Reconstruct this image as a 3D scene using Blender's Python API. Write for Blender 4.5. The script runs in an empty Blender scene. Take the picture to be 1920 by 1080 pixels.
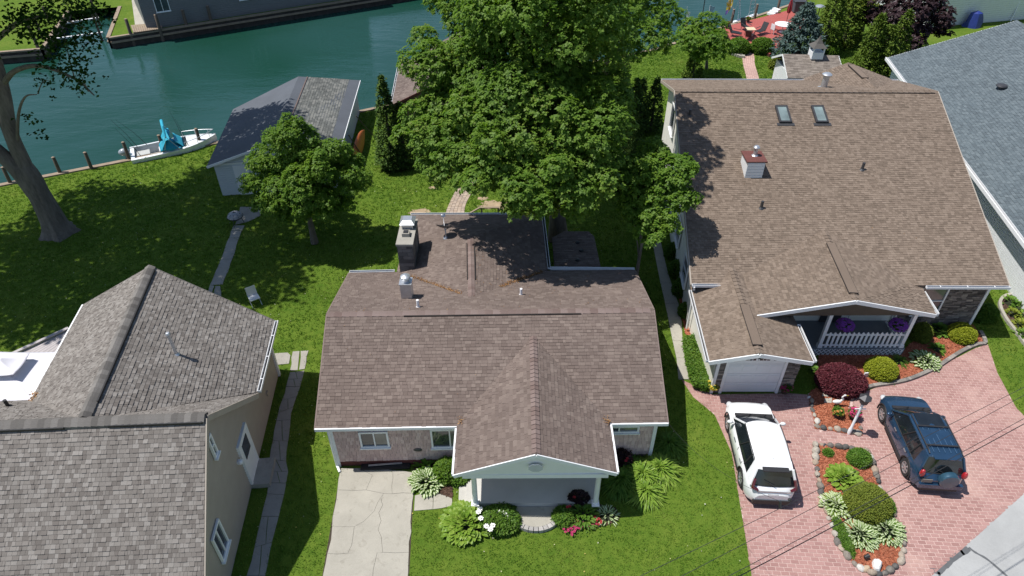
import bpy, math, random
import numpy as np
from mathutils import Vector, Matrix

random.seed(7)
rng = np.random.default_rng(7)
S = bpy.context.scene
COL = S.collection
R = math.radians

# ------------------------------------------------------------------ camera, sky, sun
CAM_H, CAM_F, CAM_T = 22.0, 1280.0, R(39)
cam_d = bpy.data.cameras.new('camera')
cam_d.sensor_width = 36.0
cam_d.lens = 24.0
cam_d.clip_end = 2000.0
cam = bpy.data.objects.new('camera', cam_d)
cam.location = (0, 0, CAM_H)
cam.rotation_euler = (math.pi / 2 - CAM_T, 0, 0)
COL.objects.link(cam)
S.camera = cam

SUN = Vector((0.45, -0.012, -1.0)).normalized()
world = bpy.data.worlds.new('World')
S.world = world
world.use_nodes = True
wn = world.node_tree
wn.nodes.clear()
sky = wn.nodes.new('ShaderNodeTexSky')
sky.sky_type = 'NISHITA'
sky.sun_disc = False
sky.sun_elevation = R(65.7)
sky.sun_rotation = R(-91)
sky.air_density = 1.0
sky.dust_density = 0.6
bg = wn.nodes.new('ShaderNodeBackground')
bg.inputs['Strength'].default_value = 0.098
wo = wn.nodes.new('ShaderNodeOutputWorld')
wn.links.new(sky.outputs[0], bg.inputs[0])
wn.links.new(bg.outputs[0], wo.inputs[0])
sl = bpy.data.lights.new('sun', 'SUN')
sl.energy = 4.6
sl.angle = R(0.53)
sl.color = (1.0, 0.96, 0.9)
so = bpy.data.objects.new('sun', sl)
so.rotation_mode = 'QUATERNION'
so.rotation_quaternion = SUN.to_track_quat('-Z', 'Y')
so.location = (-30, 0, 60)
COL.objects.link(so)
S.view_settings.view_transform = 'Standard'
S.view_settings.look = 'None'
S.view_settings.exposure = 0.28
S.view_settings.gamma = 1.0
S.view_settings.use_curve_mapping = False

def G(px, py, z=0.0):
    """the place at height z seen at a surveyed picture position"""
    c, s = math.cos(CAM_T), math.sin(CAM_T)
    a, b = (px - 960) / CAM_F, (540 - py) / CAM_F
    d = (a, c + b * s, -s + b * c)
    t = (z - CAM_H) / d[2]
    return Vector((d[0] * t, d[1] * t, z))

def GP(pts, z=0.0):
    return [G(p[0], p[1], z) for p in pts]

# ------------------------------------------------------------------ materials
def _nt(name):
    m = bpy.data.materials.new(name)
    m.use_nodes = True
    nt = m.node_tree
    b = nt.nodes['Principled BSDF']
    return m, nt, b

def ramp(nt, fac, stops, interp='LINEAR'):
    r = nt.nodes.new('ShaderNodeValToRGB')
    r.color_ramp.interpolation = interp
    e = r.color_ramp.elements
    while len(e) < len(stops):
        e.new(0.5)
    for i, (p, c) in enumerate(stops):
        e[i].position = p
        e[i].color = (c[0], c[1], c[2], 1)
    if fac is not None:
        nt.links.new(fac, r.inputs[0])
    return r.outputs[0]

def coords(nt, scale=(1, 1, 1)):
    tc = nt.nodes.new('ShaderNodeTexCoord')
    mp = nt.nodes.new('ShaderNodeMapping')
    mp.inputs['Scale'].default_value = scale
    nt.links.new(tc.outputs['Object'], mp.inputs[0])
    return mp.outputs[0]

def noise(nt, vec, scale, detail=4, rough=0.55, dist=0.0):
    n = nt.nodes.new('ShaderNodeTexNoise')
    n.inputs['Scale'].default_value = scale
    n.inputs['Detail'].default_value = detail
    n.inputs['Roughness'].default_value = rough
    n.inputs['Distortion'].default_value = dist
    nt.links.new(vec, n.inputs['Vector'])
    return n.outputs['Fac']

def mixc(nt, fac, a, b, mode='MIX'):
    m = nt.nodes.new('ShaderNodeMix')
    m.data_type = 'RGBA'
    m.blend_type = mode
    for s, v in ((m.inputs[0], fac), (m.inputs[6], a), (m.inputs[7], b)):
        if isinstance(v, (int, float)):
            s.default_value = v
        elif isinstance(v, tuple):
            s.default_value = (v[0], v[1], v[2], 1)
        else:
            nt.links.new(v, s)
    return m.outputs[2]

def math_(nt, op, a, b=0.0):
    m = nt.nodes.new('ShaderNodeMath')
    m.operation = op
    for s, v in ((m.inputs[0], a), (m.inputs[1], b)):
        if isinstance(v, (int, float)):
            s.default_value = v
        else:
            nt.links.new(v, s)
    return m.outputs[0]

def bump(nt, b, h, strength=0.3, dist=0.02):
    n = nt.nodes.new('ShaderNodeBump')
    n.inputs['Strength'].default_value = strength
    n.inputs['Distance'].default_value = dist
    nt.links.new(h, n.inputs['Height'])
    nt.links.new(n.outputs[0], b.inputs['Normal'])

def mat(name, col, rough=0.6, var=0.18, scale=3.0, fine=40.0, bmp=0.15, metal=0.0, spec=0.5, stretch=(1, 1, 1), coat=0.0):
    """painted or plain material: base colour with soft mottling, fine grain and grain relief"""
    m, nt, b = _nt(name)
    v = coords(nt, stretch)
    n1 = noise(nt, v, scale, 5)
    n2 = noise(nt, v, fine, 3)
    lo = tuple(c * (1 - var) for c in col)
    hi = tuple(min(1, c * (1 + var)) for c in col)
    c1 = ramp(nt, n1, [(0.3, lo), (0.7, hi)])
    c2 = mixc(nt, 0.35, c1, ramp(nt, n2, [(0.3, lo), (0.7, hi)]))
    nt.links.new(c2, b.inputs['Base Color'])
    b.inputs['Roughness'].default_value = rough
    b.inputs['Metallic'].default_value = metal
    b.inputs['Specular IOR Level'].default_value = spec
    b.inputs['Coat Weight'].default_value = coat
    if bmp:
        bump(nt, b, n2, bmp, 0.01)
    return m

def island_rand(nt):
    g = nt.nodes.new('ShaderNodeNewGeometry')
    oi = nt.nodes.new('ShaderNodeObjectInfo')
    a = math_(nt, 'ADD', g.outputs['Random Per Island'], oi.outputs['Random'])
    return math_(nt, 'FRACT', a)

def mat_pieces(name, stops, rough=0.9, fine=60.0, bmp=0.4, patch=0.25, patch_scale=0.5, spec=0.25, fine_amt=0.3):
    """many alike pieces: each piece takes its own tone out of stops; grains on top; broad wear patches"""
    m, nt, b = _nt(name)
    v = coords(nt)
    c = ramp(nt, island_rand(nt), stops)
    n2 = noise(nt, v, fine, 3, 0.7)
    n1 = noise(nt, v, patch_scale, 4, 0.6)
    g = ramp(nt, n2, [(0.25, (1 - fine_amt,) * 3), (0.75, (1 + fine_amt,) * 3)])
    c = mixc(nt, 1.0, c, g, 'MULTIPLY')
    p = ramp(nt, n1, [(0.3, (1 - patch,) * 3), (0.7, (1 + patch * 0.6,) * 3)])
    c = mixc(nt, 1.0, c, p, 'MULTIPLY')
    nt.links.new(c, b.inputs['Base Color'])
    b.inputs['Roughness'].default_value = rough
    b.inputs['Specular IOR Level'].default_value = spec
    bump(nt, b, n2, bmp, 0.006)
    return m

def mat_leaf(name, stops, rough=0.5, trans=0.42, big=0.6, own=0.6, drift=1.0):
    """leaves: a tone per leaf, tone drifting through the crown, light coming through"""
    m, nt, b = _nt(name)
    v = coords(nt)
    r = island_rand(nt)
    n1 = noise(nt, v, big, 3)
    f = math_(nt, 'ADD', math_(nt, 'MULTIPLY', r, own), math_(nt, 'MULTIPLY', math_(nt, 'SUBTRACT', n1, 0.3), drift))
    c = ramp(nt, f, stops)
    nt.links.new(c, b.inputs['Base Color'])
    b.inputs['Roughness'].default_value = rough
    b.inputs['Specular IOR Level'].default_value = 0.18
    t = nt.nodes.new('ShaderNodeBsdfTranslucent')
    nt.links.new(mixc(nt, 1.0, c, (1.3, 1.5, 0.5), 'MULTIPLY'), t.inputs[0])
    mx = nt.nodes.new('ShaderNodeMixShader')
    mx.inputs[0].default_value = trans
    nt.links.new(b.outputs[0], mx.inputs[1])
    nt.links.new(t.outputs[0], mx.inputs[2])
    nt.links.new(mx.outputs[0], nt.nodes['Material Output'].inputs[0])
    return m

def mat_glass(name, col, rough=0.05):
    m, nt, b = _nt(name)
    v = coords(nt)
    n = noise(nt, v, 1.5, 2)
    nt.links.new(ramp(nt, n, [(0.3, tuple(c * 0.7 for c in col)), (0.7, tuple(c * 1.3 for c in col))]), b.inputs['Base Color'])
    b.inputs['Roughness'].default_value = rough
    b.inputs['Specular IOR Level'].default_value = 0.7
    b.inputs['Coat Weight'].default_value = 0.3
    return m

def mat_paint(name, col, rough=0.25, metal=0.0, coat=0.8):
    m, nt, b = _nt(name)
    v = coords(nt)
    n = noise(nt, v, 2.5, 4)
    nt.links.new(ramp(nt, n, [(0.3, tuple(c * 0.92 for c in col)), (0.7, tuple(min(1, c * 1.05) for c in col))]), b.inputs['Base Color'])
    b.inputs['Roughness'].default_value = rough
    b.inputs['Metallic'].default_value = metal
    b.inputs['Coat Weight'].default_value = coat
    b.inputs['Coat Roughness'].default_value = 0.06
    return m

# ------------------------------------------------------------------ mesh builder
class MB:
    def __init__(s):
        s.v, s.f, s.m = [], [], []
    def add(s, verts, faces, mi=0):
        o = len(s.v)
        s.v += [tuple(p) for p in verts]
        s.f += [tuple(i + o for i in f) for f in faces]
        s.m += [mi] * len(faces)
        return s
    def box(s, c, size, yaw=0.0, mi=0, M=None):
        hx, hy, hz = size[0] / 2, size[1] / 2, size[2] / 2
        P = [Vector((x * hx, y * hy, z * hz)) for z in (-1, 1) for y in (-1, 1) for x in (-1, 1)]
        T = M if M is not None else Matrix.Translation(c) @ Matrix.Rotation(yaw, 4, 'Z')
        P = [T @ p for p in P]
        return s.add(P, [(0, 2, 3, 1), (4, 5, 7, 6), (0, 1, 5, 4), (2, 6, 7, 3), (0, 4, 6, 2), (1, 3, 7, 5)], mi)
    def bar(s, a, b, w, h, mi=0, up=(0, 0, 1)):
        a, b = Vector(a), Vector(b)
        d = b - a
        L = d.length
        x = d.normalized()
        u = Vector(up)
        y = u.cross(x)
        if y.length < 1e-4:
            y = Vector((0, 1, 0)).cross(x)
        y.normalize()
        z = x.cross(y)
        M = Matrix((x, y, z)).transposed().to_4x4()
        M.translation = (a + b) / 2
        return s.box(None, (L, w, h), M=M, mi=mi)
    def tube(s, pts, r, n=8, mi=0, cap=True):
        pts = [Vector(p) for p in pts]
        if not hasattr(r, '__len__'):
            r = [r] * len(pts)
        V, F = [], []
        ref = Vector((0.31, 0.72, 0.62))
        for i, p in enumerate(pts):
            d = (pts[min(i + 1, len(pts) - 1)] - pts[max(i - 1, 0)])
            d.normalize()
            x = (ref - d * ref.dot(d)).normalized()
            y = d.cross(x)
            ref = x
            for k in range(n):
                a = 2 * math.pi * k / n
                V.append(p + (x * math.cos(a) + y * math.sin(a)) * r[i])
        for i in range(len(pts) - 1):
            for k in range(n):
                k2 = (k + 1) % n
                F.append((i * n + k, i * n + k2, (i + 1) * n + k2, (i + 1) * n + k))
        if cap:
            F.append(tuple(range(n - 1, -1, -1)))
            F.append(tuple((len(pts) - 1) * n + k for k in range(n)))
        return s.add(V, F, mi)
    def lathe(s, prof, n=16, mi=0, M=None, cap=True):
        V, F = [], []
        for r, z in prof:
            for k in range(n):
                a = 2 * math.pi * k / n
                p = Vector((r * math.cos(a), r * math.sin(a), z))
                V.append(M @ p if M is not None else p)
        for i in range(len(prof) - 1):
            for k in range(n):
                k2 = (k + 1) % n
                F.append((i * n + k, i * n + k2, (i + 1) * n + k2, (i + 1) * n + k))
        if cap:
            F.append(tuple(range(n - 1, -1, -1)))
            F.append(tuple((len(prof) - 1) * n + k for k in range(n)))
        return s.add(V, F, mi)
    def prism(s, poly, z0, z1, mi=0):
        """poly: list of (x, y[, ...]) ; vertical prism"""
        n = len(poly)
        ar = sum(poly[i][0] * poly[(i + 1) % n][1] - poly[(i + 1) % n][0] * poly[i][1] for i in range(n))
        if ar < 0:
            poly = poly[::-1]
        V = [(p[0], p[1], z0) for p in poly] + [(p[0], p[1], z1) for p in poly]
        F = [tuple(range(n - 1, -1, -1)), tuple(range(n, 2 * n))]
        F += [(i, (i + 1) % n, n + (i + 1) % n, n + i) for i in range(n)]
        return s.add(V, F, mi)
    def slab(s, poly3, th, mi=0):
        """tilted polygon with thickness th straight down from its top face"""
        n = len(poly3)
        P = [Vector(p) for p in poly3]
        nz = sum((P[i].x * P[(i + 1) % n].y - P[(i + 1) % n].x * P[i].y) for i in range(n))
        if nz < 0:
            P = P[::-1]
        V = P + [p - Vector((0, 0, th)) for p in P]
        st = 0 if nz >= 0 else n - 1          # the fan always starts at the first given corner
        F = [((st) % n, (st + i) % n, (st + i + 1) % n) for i in range(1, n - 1)] + [tuple(range(2 * n - 1, n - 1, -1))]
        F += [(i, n + i, n + (i + 1) % n, (i + 1) % n) for i in range(n)]
        return s.add(V, F, mi)
    def grid(s, rows, mi=0, closed=False):
        """rows: list of equal-length point lists"""
        n = len(rows[0])
        V = [p for r in rows for p in r]
        F = []
        for i in range(len(rows) - 1):
            for k in range(n if closed else n - 1):
                k2 = (k + 1) % n
                F.append((i * n + k, i * n + k2, (i + 1) * n + k2, (i + 1) * n + k))
        return s.add(V, F, mi)
    def ell(s, c, r, n=10, m=6, mi=0, M=None):
        rows = []
        for i in range(m + 1):
            t = -math.pi / 2 + math.pi * i / m
            rows.append([])
            for k in range(n):
                a = 2 * math.pi * k / n
                p = Vector((r[0] * math.cos(t) * math.cos(a), r[1] * math.cos(t) * math.sin(a), r[2] * math.sin(t)))
                if M is not None:
                    p = M @ p
                rows[-1].append(p + Vector(c))
        return s.grid(rows, mi, closed=True)
    def mesh(s, name, mats, smooth=False):
        me = bpy.data.meshes.new(name)
        me.from_pydata(s.v, [], s.f)
        for m in (mats if isinstance(mats, (list, tuple)) else [mats]):
            me.materials.append(m)
        if len(me.materials) > 1:
            me.polygons.foreach_set('material_index', s.m)
        if smooth:
            me.polygons.foreach_set('use_smooth', [True] * len(me.polygons))
            try:
                me.set_sharp_from_angle(angle=R(smooth if smooth is not True else 40))
            except Exception:
                pass
        me.validate()
        me.update()
        return me
    def build(s, name, mats, parent=None, smooth=False, bevel=0.0):
        o = link(name, s.mesh(name, mats, smooth), parent)
        if bevel:
            b = o.modifiers.new('bevel', 'BEVEL')
            b.width = bevel
            b.segments = 1
            b.limit_method = 'ANGLE'
        return o

def link(name, data, parent=None):
    o = bpy.data.objects.new(name, data)
    COL.objects.link(o)
    if parent is not None:
        o.parent = parent
        if parent.get('_w'):                      # meshes of this thing are written in world metres
            o.location = -Vector(parent['_base'])
    return o

def tag(o, label=None, cat=None, group=None, kind=None):
    if label: o['label'] = label
    if cat: o['category'] = cat
    if group: o['group'] = group
    if kind: o['kind'] = kind
    return o

def thing(name, label, cat, loc=(0, 0, 0), group=None, yaw=0.0, world_mesh=False):
    o = bpy.data.objects.new(name, None)
    o.empty_display_size = 0.3
    o.location = loc
    o.rotation_euler = (0, 0, yaw)
    COL.objects.link(o)
    if world_mesh:
        o['_w'] = True
        o['_base'] = tuple(loc)
    return tag(o, label, cat, group)

def copy_tree(o, parent=None):
    c = o.copy()
    COL.objects.link(c)
    if parent is not None:
        c.parent = parent
    for ch in o.children:
        copy_tree(ch, c)
    return c

def np_mesh(name, V, F, mats, mi=None, smooth=False):
    """V (n,3), F (m,k) all faces with k corners"""
    me = bpy.data.meshes.new(name)
    k = F.shape[1]
    me.vertices.add(len(V))
    me.vertices.foreach_set('co', np.ascontiguousarray(V, dtype=np.float32).ravel())
    me.loops.add(F.size)
    me.loops.foreach_set('vertex_index', np.ascontiguousarray(F, dtype=np.int32).ravel())
    me.polygons.add(len(F))
    me.polygons.foreach_set('loop_start', np.arange(0, F.size, k, dtype=np.int32))
    me.polygons.foreach_set('loop_total', np.full(len(F), k, dtype=np.int32))
    for m in (mats if isinstance(mats, (list, tuple)) else [mats]):
        me.materials.append(m)
    if mi is not None:
        me.polygons.foreach_set('material_index', np.asarray(mi, dtype=np.int32))
    if smooth:
        me.polygons.foreach_set('use_smooth', np.ones(len(F), dtype=bool))
    me.update(calc_edges=True)
    return me

def inpoly(P, poly):
    x, y = P[:, 0], P[:, 1]
    r = np.zeros(len(P), bool)
    n = len(poly)
    for i in range(n):
        x1, y1 = poly[i][0], poly[i][1]
        x2, y2 = poly[(i + 1) % n][0], poly[(i + 1) % n][1]
        if y1 == y2:
            continue
        c = ((y1 > y) != (y2 > y)) & (x < (x2 - x1) * (y - y1) / (y2 - y1) + x1)
        r ^= c
    return r

def catmull(pts, k=6, closed=False):
    P = [Vector(p) for p in pts]
    n = len(P)
    out = []
    for i in range(n if closed else n - 1):
        a, b, c, d = (P[(i - 1) % n], P[i], P[(i + 1) % n], P[(i + 2) % n]) if closed else (P[max(i - 1, 0)], P[i], P[i + 1], P[min(i + 2, n - 1)])
        for j in range(k):
            t = j / k
            out.append(0.5 * ((2 * b) + (c - a) * t + (2 * a - 5 * b + 4 * c - d) * t * t + (3 * b - a - 3 * c + d) * t ** 3))
    if not closed:
        out.append(P[-1])
    return out

def clip_convex(sub, clip):
    """Sutherland-Hodgman; both CCW lists of 2D tuples"""
    out = sub
    n = len(clip)
    for i in range(n):
        ax, ay = clip[i]
        bx, by = clip[(i + 1) % n]
        inp, out = out, []
        if not inp:
            return []
        def side(p):
            return (bx - ax) * (p[1] - ay) - (by - ay) * (p[0] - ax)
        for j in range(len(inp)):
            p, q = inp[j], inp[(j + 1) % len(inp)]
            sp, sq = side(p), side(q)
            if sp >= 0:
                out.append(p)
            if (sp >= 0) != (sq >= 0):
                t = sp / (sp - sq)
                out.append((p[0] + (q[0] - p[0]) * t, p[1] + (q[1] - p[1]) * t))
    return out

def area2(p):
    return 0.5 * sum(p[i][0] * p[(i + 1) % len(p)][1] - p[(i + 1) % len(p)][0] * p[i][1] for i in range(len(p)))

# ------------------------------------------------------------------ shingled roof planes
class RoofCover:
    """lays shingles course by course over flat roof planes; the nearest go in as single pieces, the rest joined"""
    def __init__(s, expo=0.15, widths=(0.16, 0.22, 0.28, 0.34), th=0.014, lift=0.5):
        s.expo, s.widths, s.th, s.lift = expo, widths, th, lift
        s.full, s.cut = [], []
    def plane(s, poly3, eave):
        P = [Vector(p) for p in poly3]
        n = Vector((0, 0, 0))
        for i in range(len(P)):
            n += P[i].cross(P[(i + 1) % len(P)])
        n.normalize()
        if n.z < 0:
            n = -n
        tris = [(P[0], P[i], P[i + 1]) for i in range(1, len(P) - 1)]
        cen = sum(P, Vector()) / len(P)
        def dz(p):
            best, bd = 0.0, 1e9
            for a, b, c in tris:
                d = (b.x - a.x) * (c.y - a.y) - (c.x - a.x) * (b.y - a.y)
                if abs(d) < 1e-9:
                    continue
                u1 = ((p.x - a.x) * (c.y - a.y) - (c.x - a.x) * (p.y - a.y)) / d
                v1 = ((b.x - a.x) * (p.y - a.y) - (p.x - a.x) * (b.y - a.y)) / d
                out = max(0, -u1) + max(0, -v1) + max(0, u1 + v1 - 1)
                if out < bd:
                    bd = out
                    best = a.z + (b.z - a.z) * u1 + (c.z - a.z) * v1 - p.z
            return Vector((0, 0, best))
        e = Vector(eave)
        e = (e - n * e.dot(n)).normalized()
        u = n.cross(e)
        if u.z < 0:
            e, u = -e, -u
        O = cen
        Q = [((p - O).dot(e), (p - O).dot(u)) for p in P]
        if area2(Q) < 0:
            Q = Q[::-1]
        s0, s1 = min(q[0] for q in Q), max(q[0] for q in Q)
        v0, v1 = min(q[1] for q in Q), max(q[1] for q in Q)
        k = 0
        v = v0 - 0.02
        while v < v1:
            x = s0 - random.random() * 0.3
            while x < s1:
                w = random.choice(s.widths)
                rect = [(x + .003, v + 0.001), (x + w - .003, v + 0.001), (x + w - .003, v + s.expo + 0.004), (x + .003, v + s.expo + 0.004)]
                c = clip_convex(rect, Q)
                if len(c) > 2:
                    a = abs(area2(c))
                    hi = random.random() < s.lift
                    if a > 0.995 * (w - .006) * (s.expo + .003):
                        p0 = O + e * x + u * v
                        s.full.append((p0 + dz(p0 + e * (w / 2) + u * s.expo * .5) + n * 0.002, e, u, n, w, hi))
                    elif a > 0.0006:
                        pc = O + e * (sum(q[0] for q in c) / len(c)) + u * (sum(q[1] for q in c) / len(c))
                        s.cut.append((c, v, O + dz(pc), e, u, n, hi))
                x += w
            v += s.expo
            k += 1
    def tab(s, mb, M, w, hi):
        t = s.th * (1.6 if hi else 0.8)
        a, b, ex = 0.003, w - 0.003, s.expo + 0.004
        V = [(a, 0, -.002), (b, 0, -.002), (b, 0, t), (a, 0, t), (b, ex, .002), (a, ex, .002), (b, ex, -.002), (a, ex, -.002)]
        F = [(0, 1, 2, 3), (3, 2, 4, 5), (1, 6, 4, 2), (0, 3, 5, 7)]
        mb.add([M @ Vector(p) for p in V], F)
    def build(s, roof, material, singles=300, name='shingle'):
        cp = Vector((0, 0, CAM_H))
        s.full.sort(key=lambda f: (f[0] - cp).length + (0 if s.vis(f[0]) else 100))
        meshes = {}
        for i, (p, e, u, n, w, hi) in enumerate(s.full[:singles]):
            if (w, hi) not in meshes:
                mb = MB()
                s.tab(mb, Matrix.Identity(4), w, hi)
                meshes[(w, hi)] = mb.mesh(name, material)
            o = bpy.data.objects.new(name, meshes[(w, hi)])
            M = Matrix((e, u, n)).transposed().to_4x4()
            M.translation = p
            COL.objects.link(o)
            o.parent = roof
            o.matrix_basis = M
        mb = MB()
        for (p, e, u, n, w, hi) in s.full[singles:]:
            M = Matrix((e, u, n)).transposed().to_4x4()
            M.translation = p
            s.tab(mb, M, w, hi)
        for (c, v, O, e, u, n, hi) in s.cut:
            t = s.th * (1.6 if hi else 0.8)
            k = len(c)
            top = []
            for q in c:
                f = max(0.0, min(1.0, 1 - (q[1] - v) / s.expo))
                top.append(O + e * q[0] + u * q[1] + n * (0.004 + t * f))
            bot = [O + e * q[0] + u * q[1] - n * 0.002 for q in c]
            mb.add(top + bot, [tuple(range(k))] + [(i, k + i, k + (i + 1) % k, (i + 1) % k) for i in range(k)])
        o = mb.build(name + '_field', material)
        o.parent = roof
        tag(o, kind='stuff')
        return o
    def vis(s, p):
        c, sn = math.cos(CAM_T), math.sin(CAM_T)
        d = p.y * c + (CAM_H - p.z) * sn
        x = p.x / d * CAM_F
        y = (p.y * sn - (CAM_H - p.z) * c) / d * CAM_F
        return abs(x) < 955 and abs(y) < 535
# ------------------------------------------------------------------ shared materials
M_white = mat('white_trim', (0.78, 0.79, 0.8), 0.45, 0.05, 2, 60, 0.05)
M_whitevinyl = mat('white_vinyl', (0.72, 0.74, 0.76), 0.5, 0.06, 3, 50, 0.05)
M_cream = mat('cream_siding', (0.83, 0.81, 0.74), 0.55, 0.06, 2, 50, 0.05)
M_tan = mat('taupe_siding', (0.36, 0.315, 0.265), 0.6, 0.08, 2, 50, 0.08)
M_gutter = mat('gutter_inside', (0.05, 0.05, 0.05), 0.7, 0.3, 3, 40, 0.1)
def mat_concrete(name, col, stain, amount=.55, sc=.9):
    m, nt, b = _nt(name)
    v = coords(nt)
    n1 = noise(nt, v, sc, 6, .65, .5); n2 = noise(nt, v, 45, 3, .7); n3 = noise(nt, v, sc * 3.3, 5, .7, 1.2)
    c = ramp(nt, n1, [(.3, tuple(x * .86 for x in col)), (.7, tuple(x * 1.08 for x in col))])
    c = mixc(nt, math_(nt, 'MULTIPLY', ramp(nt, n3, [(.56, (0, 0, 0)), (.78, (1, 1, 1))]), amount), c, stain)
    c = mixc(nt, 1.0, c, ramp(nt, n2, [(.25, (.86,) * 3), (.75, (1.1,) * 3)]), 'MULTIPLY')
    nt.links.new(c, b.inputs['Base Color']); b.inputs['Roughness'].default_value = .9
    b.inputs['Specular IOR Level'].default_value = .25
    bump(nt, b, n2, .3, .008)
    return m
M_conc = mat_concrete('concrete', (0.375, 0.355, 0.305), (.2, .182, .15), .75, .8)
M_conc_old = mat_concrete('old_concrete', (0.33, 0.315, 0.28), (.17, .16, .14), .6, 1.3)
M_porch = mat('porch_concrete', (0.50, 0.49, 0.46), 0.85, 0.1, 1.5, 40, 0.2)
M_soil = mat('soil', (0.055, 0.042, 0.03), 1.0, 0.35, 4, 40, 0.6)
M_black = mat('black_plastic', (0.018, 0.018, 0.02), 0.5, 0.2, 5, 50, 0.1)
M_metal = mat('galvanised', (0.55, 0.57, 0.6), 0.38, 0.12, 6, 60, 0.05, metal=0.7)
M_dkmetal = mat('dark_metal', (0.06, 0.06, 0.065), 0.45, 0.2, 6, 60, 0.05, metal=0.3)
M_wood = mat('weathered_wood', (0.26, 0.2, 0.145), 0.85, 0.25, 2, 40, 0.4, stretch=(1, 1, 0.2))
M_wood_dk = mat('dark_piling_wood', (0.11, 0.085, 0.065), 0.9, 0.3, 2, 40, 0.5, stretch=(1, 1, 0.2))
M_glass = mat_glass('window_glass', (0.035, 0.045, 0.055))
M_glass_lt = mat_glass('curtained_glass', (0.13, 0.14, 0.13), 0.1)
M_pvc = mat('white_pipe', (0.8, 0.8, 0.82), 0.4, 0.04, 3, 40, 0.03)
M_mulch_dk = mat('dark_mulch', (0.085, 0.05, 0.035), 1.0, 0.4, 6, 50, 0.8)

def mat_lawn():
    m, nt, b = _nt('lawn_soil')
    v = coords(nt)
    n1 = noise(nt, v, 0.35, 5, 0.6, 0.4)
    n2 = noise(nt, v, 3.2, 5, 0.65)
    n3 = noise(nt, v, 26, 3, 0.7)
    a = ramp(nt, n1, [(0.3, (0.055, 0.12, 0.011)), (0.55, (0.105, 0.175, 0.02)), (0.75, (0.18, 0.215, 0.04))])
    c = ramp(nt, n2, [(0.3, (0.052, 0.11, 0.011)), (0.7, (0.145, 0.195, 0.028))])
    d = mixc(nt, 0.5, a, c)
    e = mixc(nt, 1.0, d, ramp(nt, n3, [(0.2, (0.55,) * 3), (0.8, (1.35,) * 3)]), 'MULTIPLY')
    nt.links.new(e, b.inputs['Base Color'])
    b.inputs['Roughness'].default_value = 0.95
    b.inputs['Specular IOR Level'].default_value = 0.1
    bump(nt, b, n3, 0.8, 0.04)
    return m
M_lawn = mat_lawn()

def mat_water():
    m, nt, b = _nt('canal_water')
    v = coords(nt, (1.0, 1.0, 1.0))
    tc = nt.nodes.new('ShaderNodeTexCoord')
    mp = nt.nodes.new('ShaderNodeMapping')
    mp.inputs['Rotation'].default_value = (0, 0, R(-30))
    mp.inputs['Scale'].default_value = (0.55, 1.5, 1)
    nt.links.new(tc.outputs['Object'], mp.inputs[0])
    w = mp.outputs[0]
    n1 = noise(nt, w, 1.3, 4, 0.55, 0.5)
    n2 = noise(nt, w, 0.22, 3, 0.5, 0.6)
    n3 = noise(nt, w, 4.5, 3, 0.6)
    c = ramp(nt, noise(nt, v, 0.045, 3, .5, .8), [(0.38, (0.008, 0.046, 0.031)), (0.62, (0.016, 0.06, 0.053))])
    nt.links.new(c, b.inputs['Base Color'])
    b.inputs['Roughness'].default_value = 0.06
    b.inputs['IOR'].default_value = 1.33
    b.inputs['Specular IOR Level'].default_value = 0.5
    h = math_(nt, 'ADD', math_(nt, 'ADD', n1, math_(nt, 'MULTIPLY', n2, 2.2)), math_(nt, 'MULTIPLY', n3, 0.3))
    hh = math_(nt, 'MULTIPLY', h, ramp(nt, noise(nt, v, .06, 3, .5, 1.0), [(.35, (.35,) * 3), (.65, (1.3,) * 3)]))
    bump(nt, b, hh, 0.15, 0.25)
    return m
M_water = mat_water()

# ------------------------------------------------------------------ ground, canal
SEA = [(-300, -95), (-32.1, 37.3), (-20.5, 43.0), (-11.0, 48.3), (12.7, 61.0), (16.4, 63.8), (20.6, 67.2), (28.0, 73.2), (34, 78.0), (300, 290)]
ground_poly = SEA + [(300, -100), (-300, -100)]
SLIP = [(-42.4, 61.2), (-38.5, 71.5)]
mb = MB()
V = [(p[0], p[1], 0) for p in ground_poly]
mb.add(V, [tuple(range(len(V) - 1, -1, -1))])
tag(mb.build('lawn', M_lawn), kind='structure')
mb = MB()
FAR = [(-300, -70), (-46, 60.4), (-42.4, 61.3), (-45.5, 72), (-40.7, 73.6), (-37.6, 64.2), (-22.6, 72.8), (-5, 82.9), (14, 94), (300, 260)]
V = [(p[0], p[1], 0.05) for p in FAR + [(300, 500), (-300, 500)]]
mb.add(V, [tuple(range(len(V)))])
tag(mb.build('far_bank', M_lawn), kind='structure')
mb = MB()
mb.add([(-320, -120, -0.95), (320, -120, -0.95), (320, 420, -0.95), (-320, 420, -0.95)], [(0, 1, 2, 3)])
tag(mb.build('canal_water', M_water), kind='structure')

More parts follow.
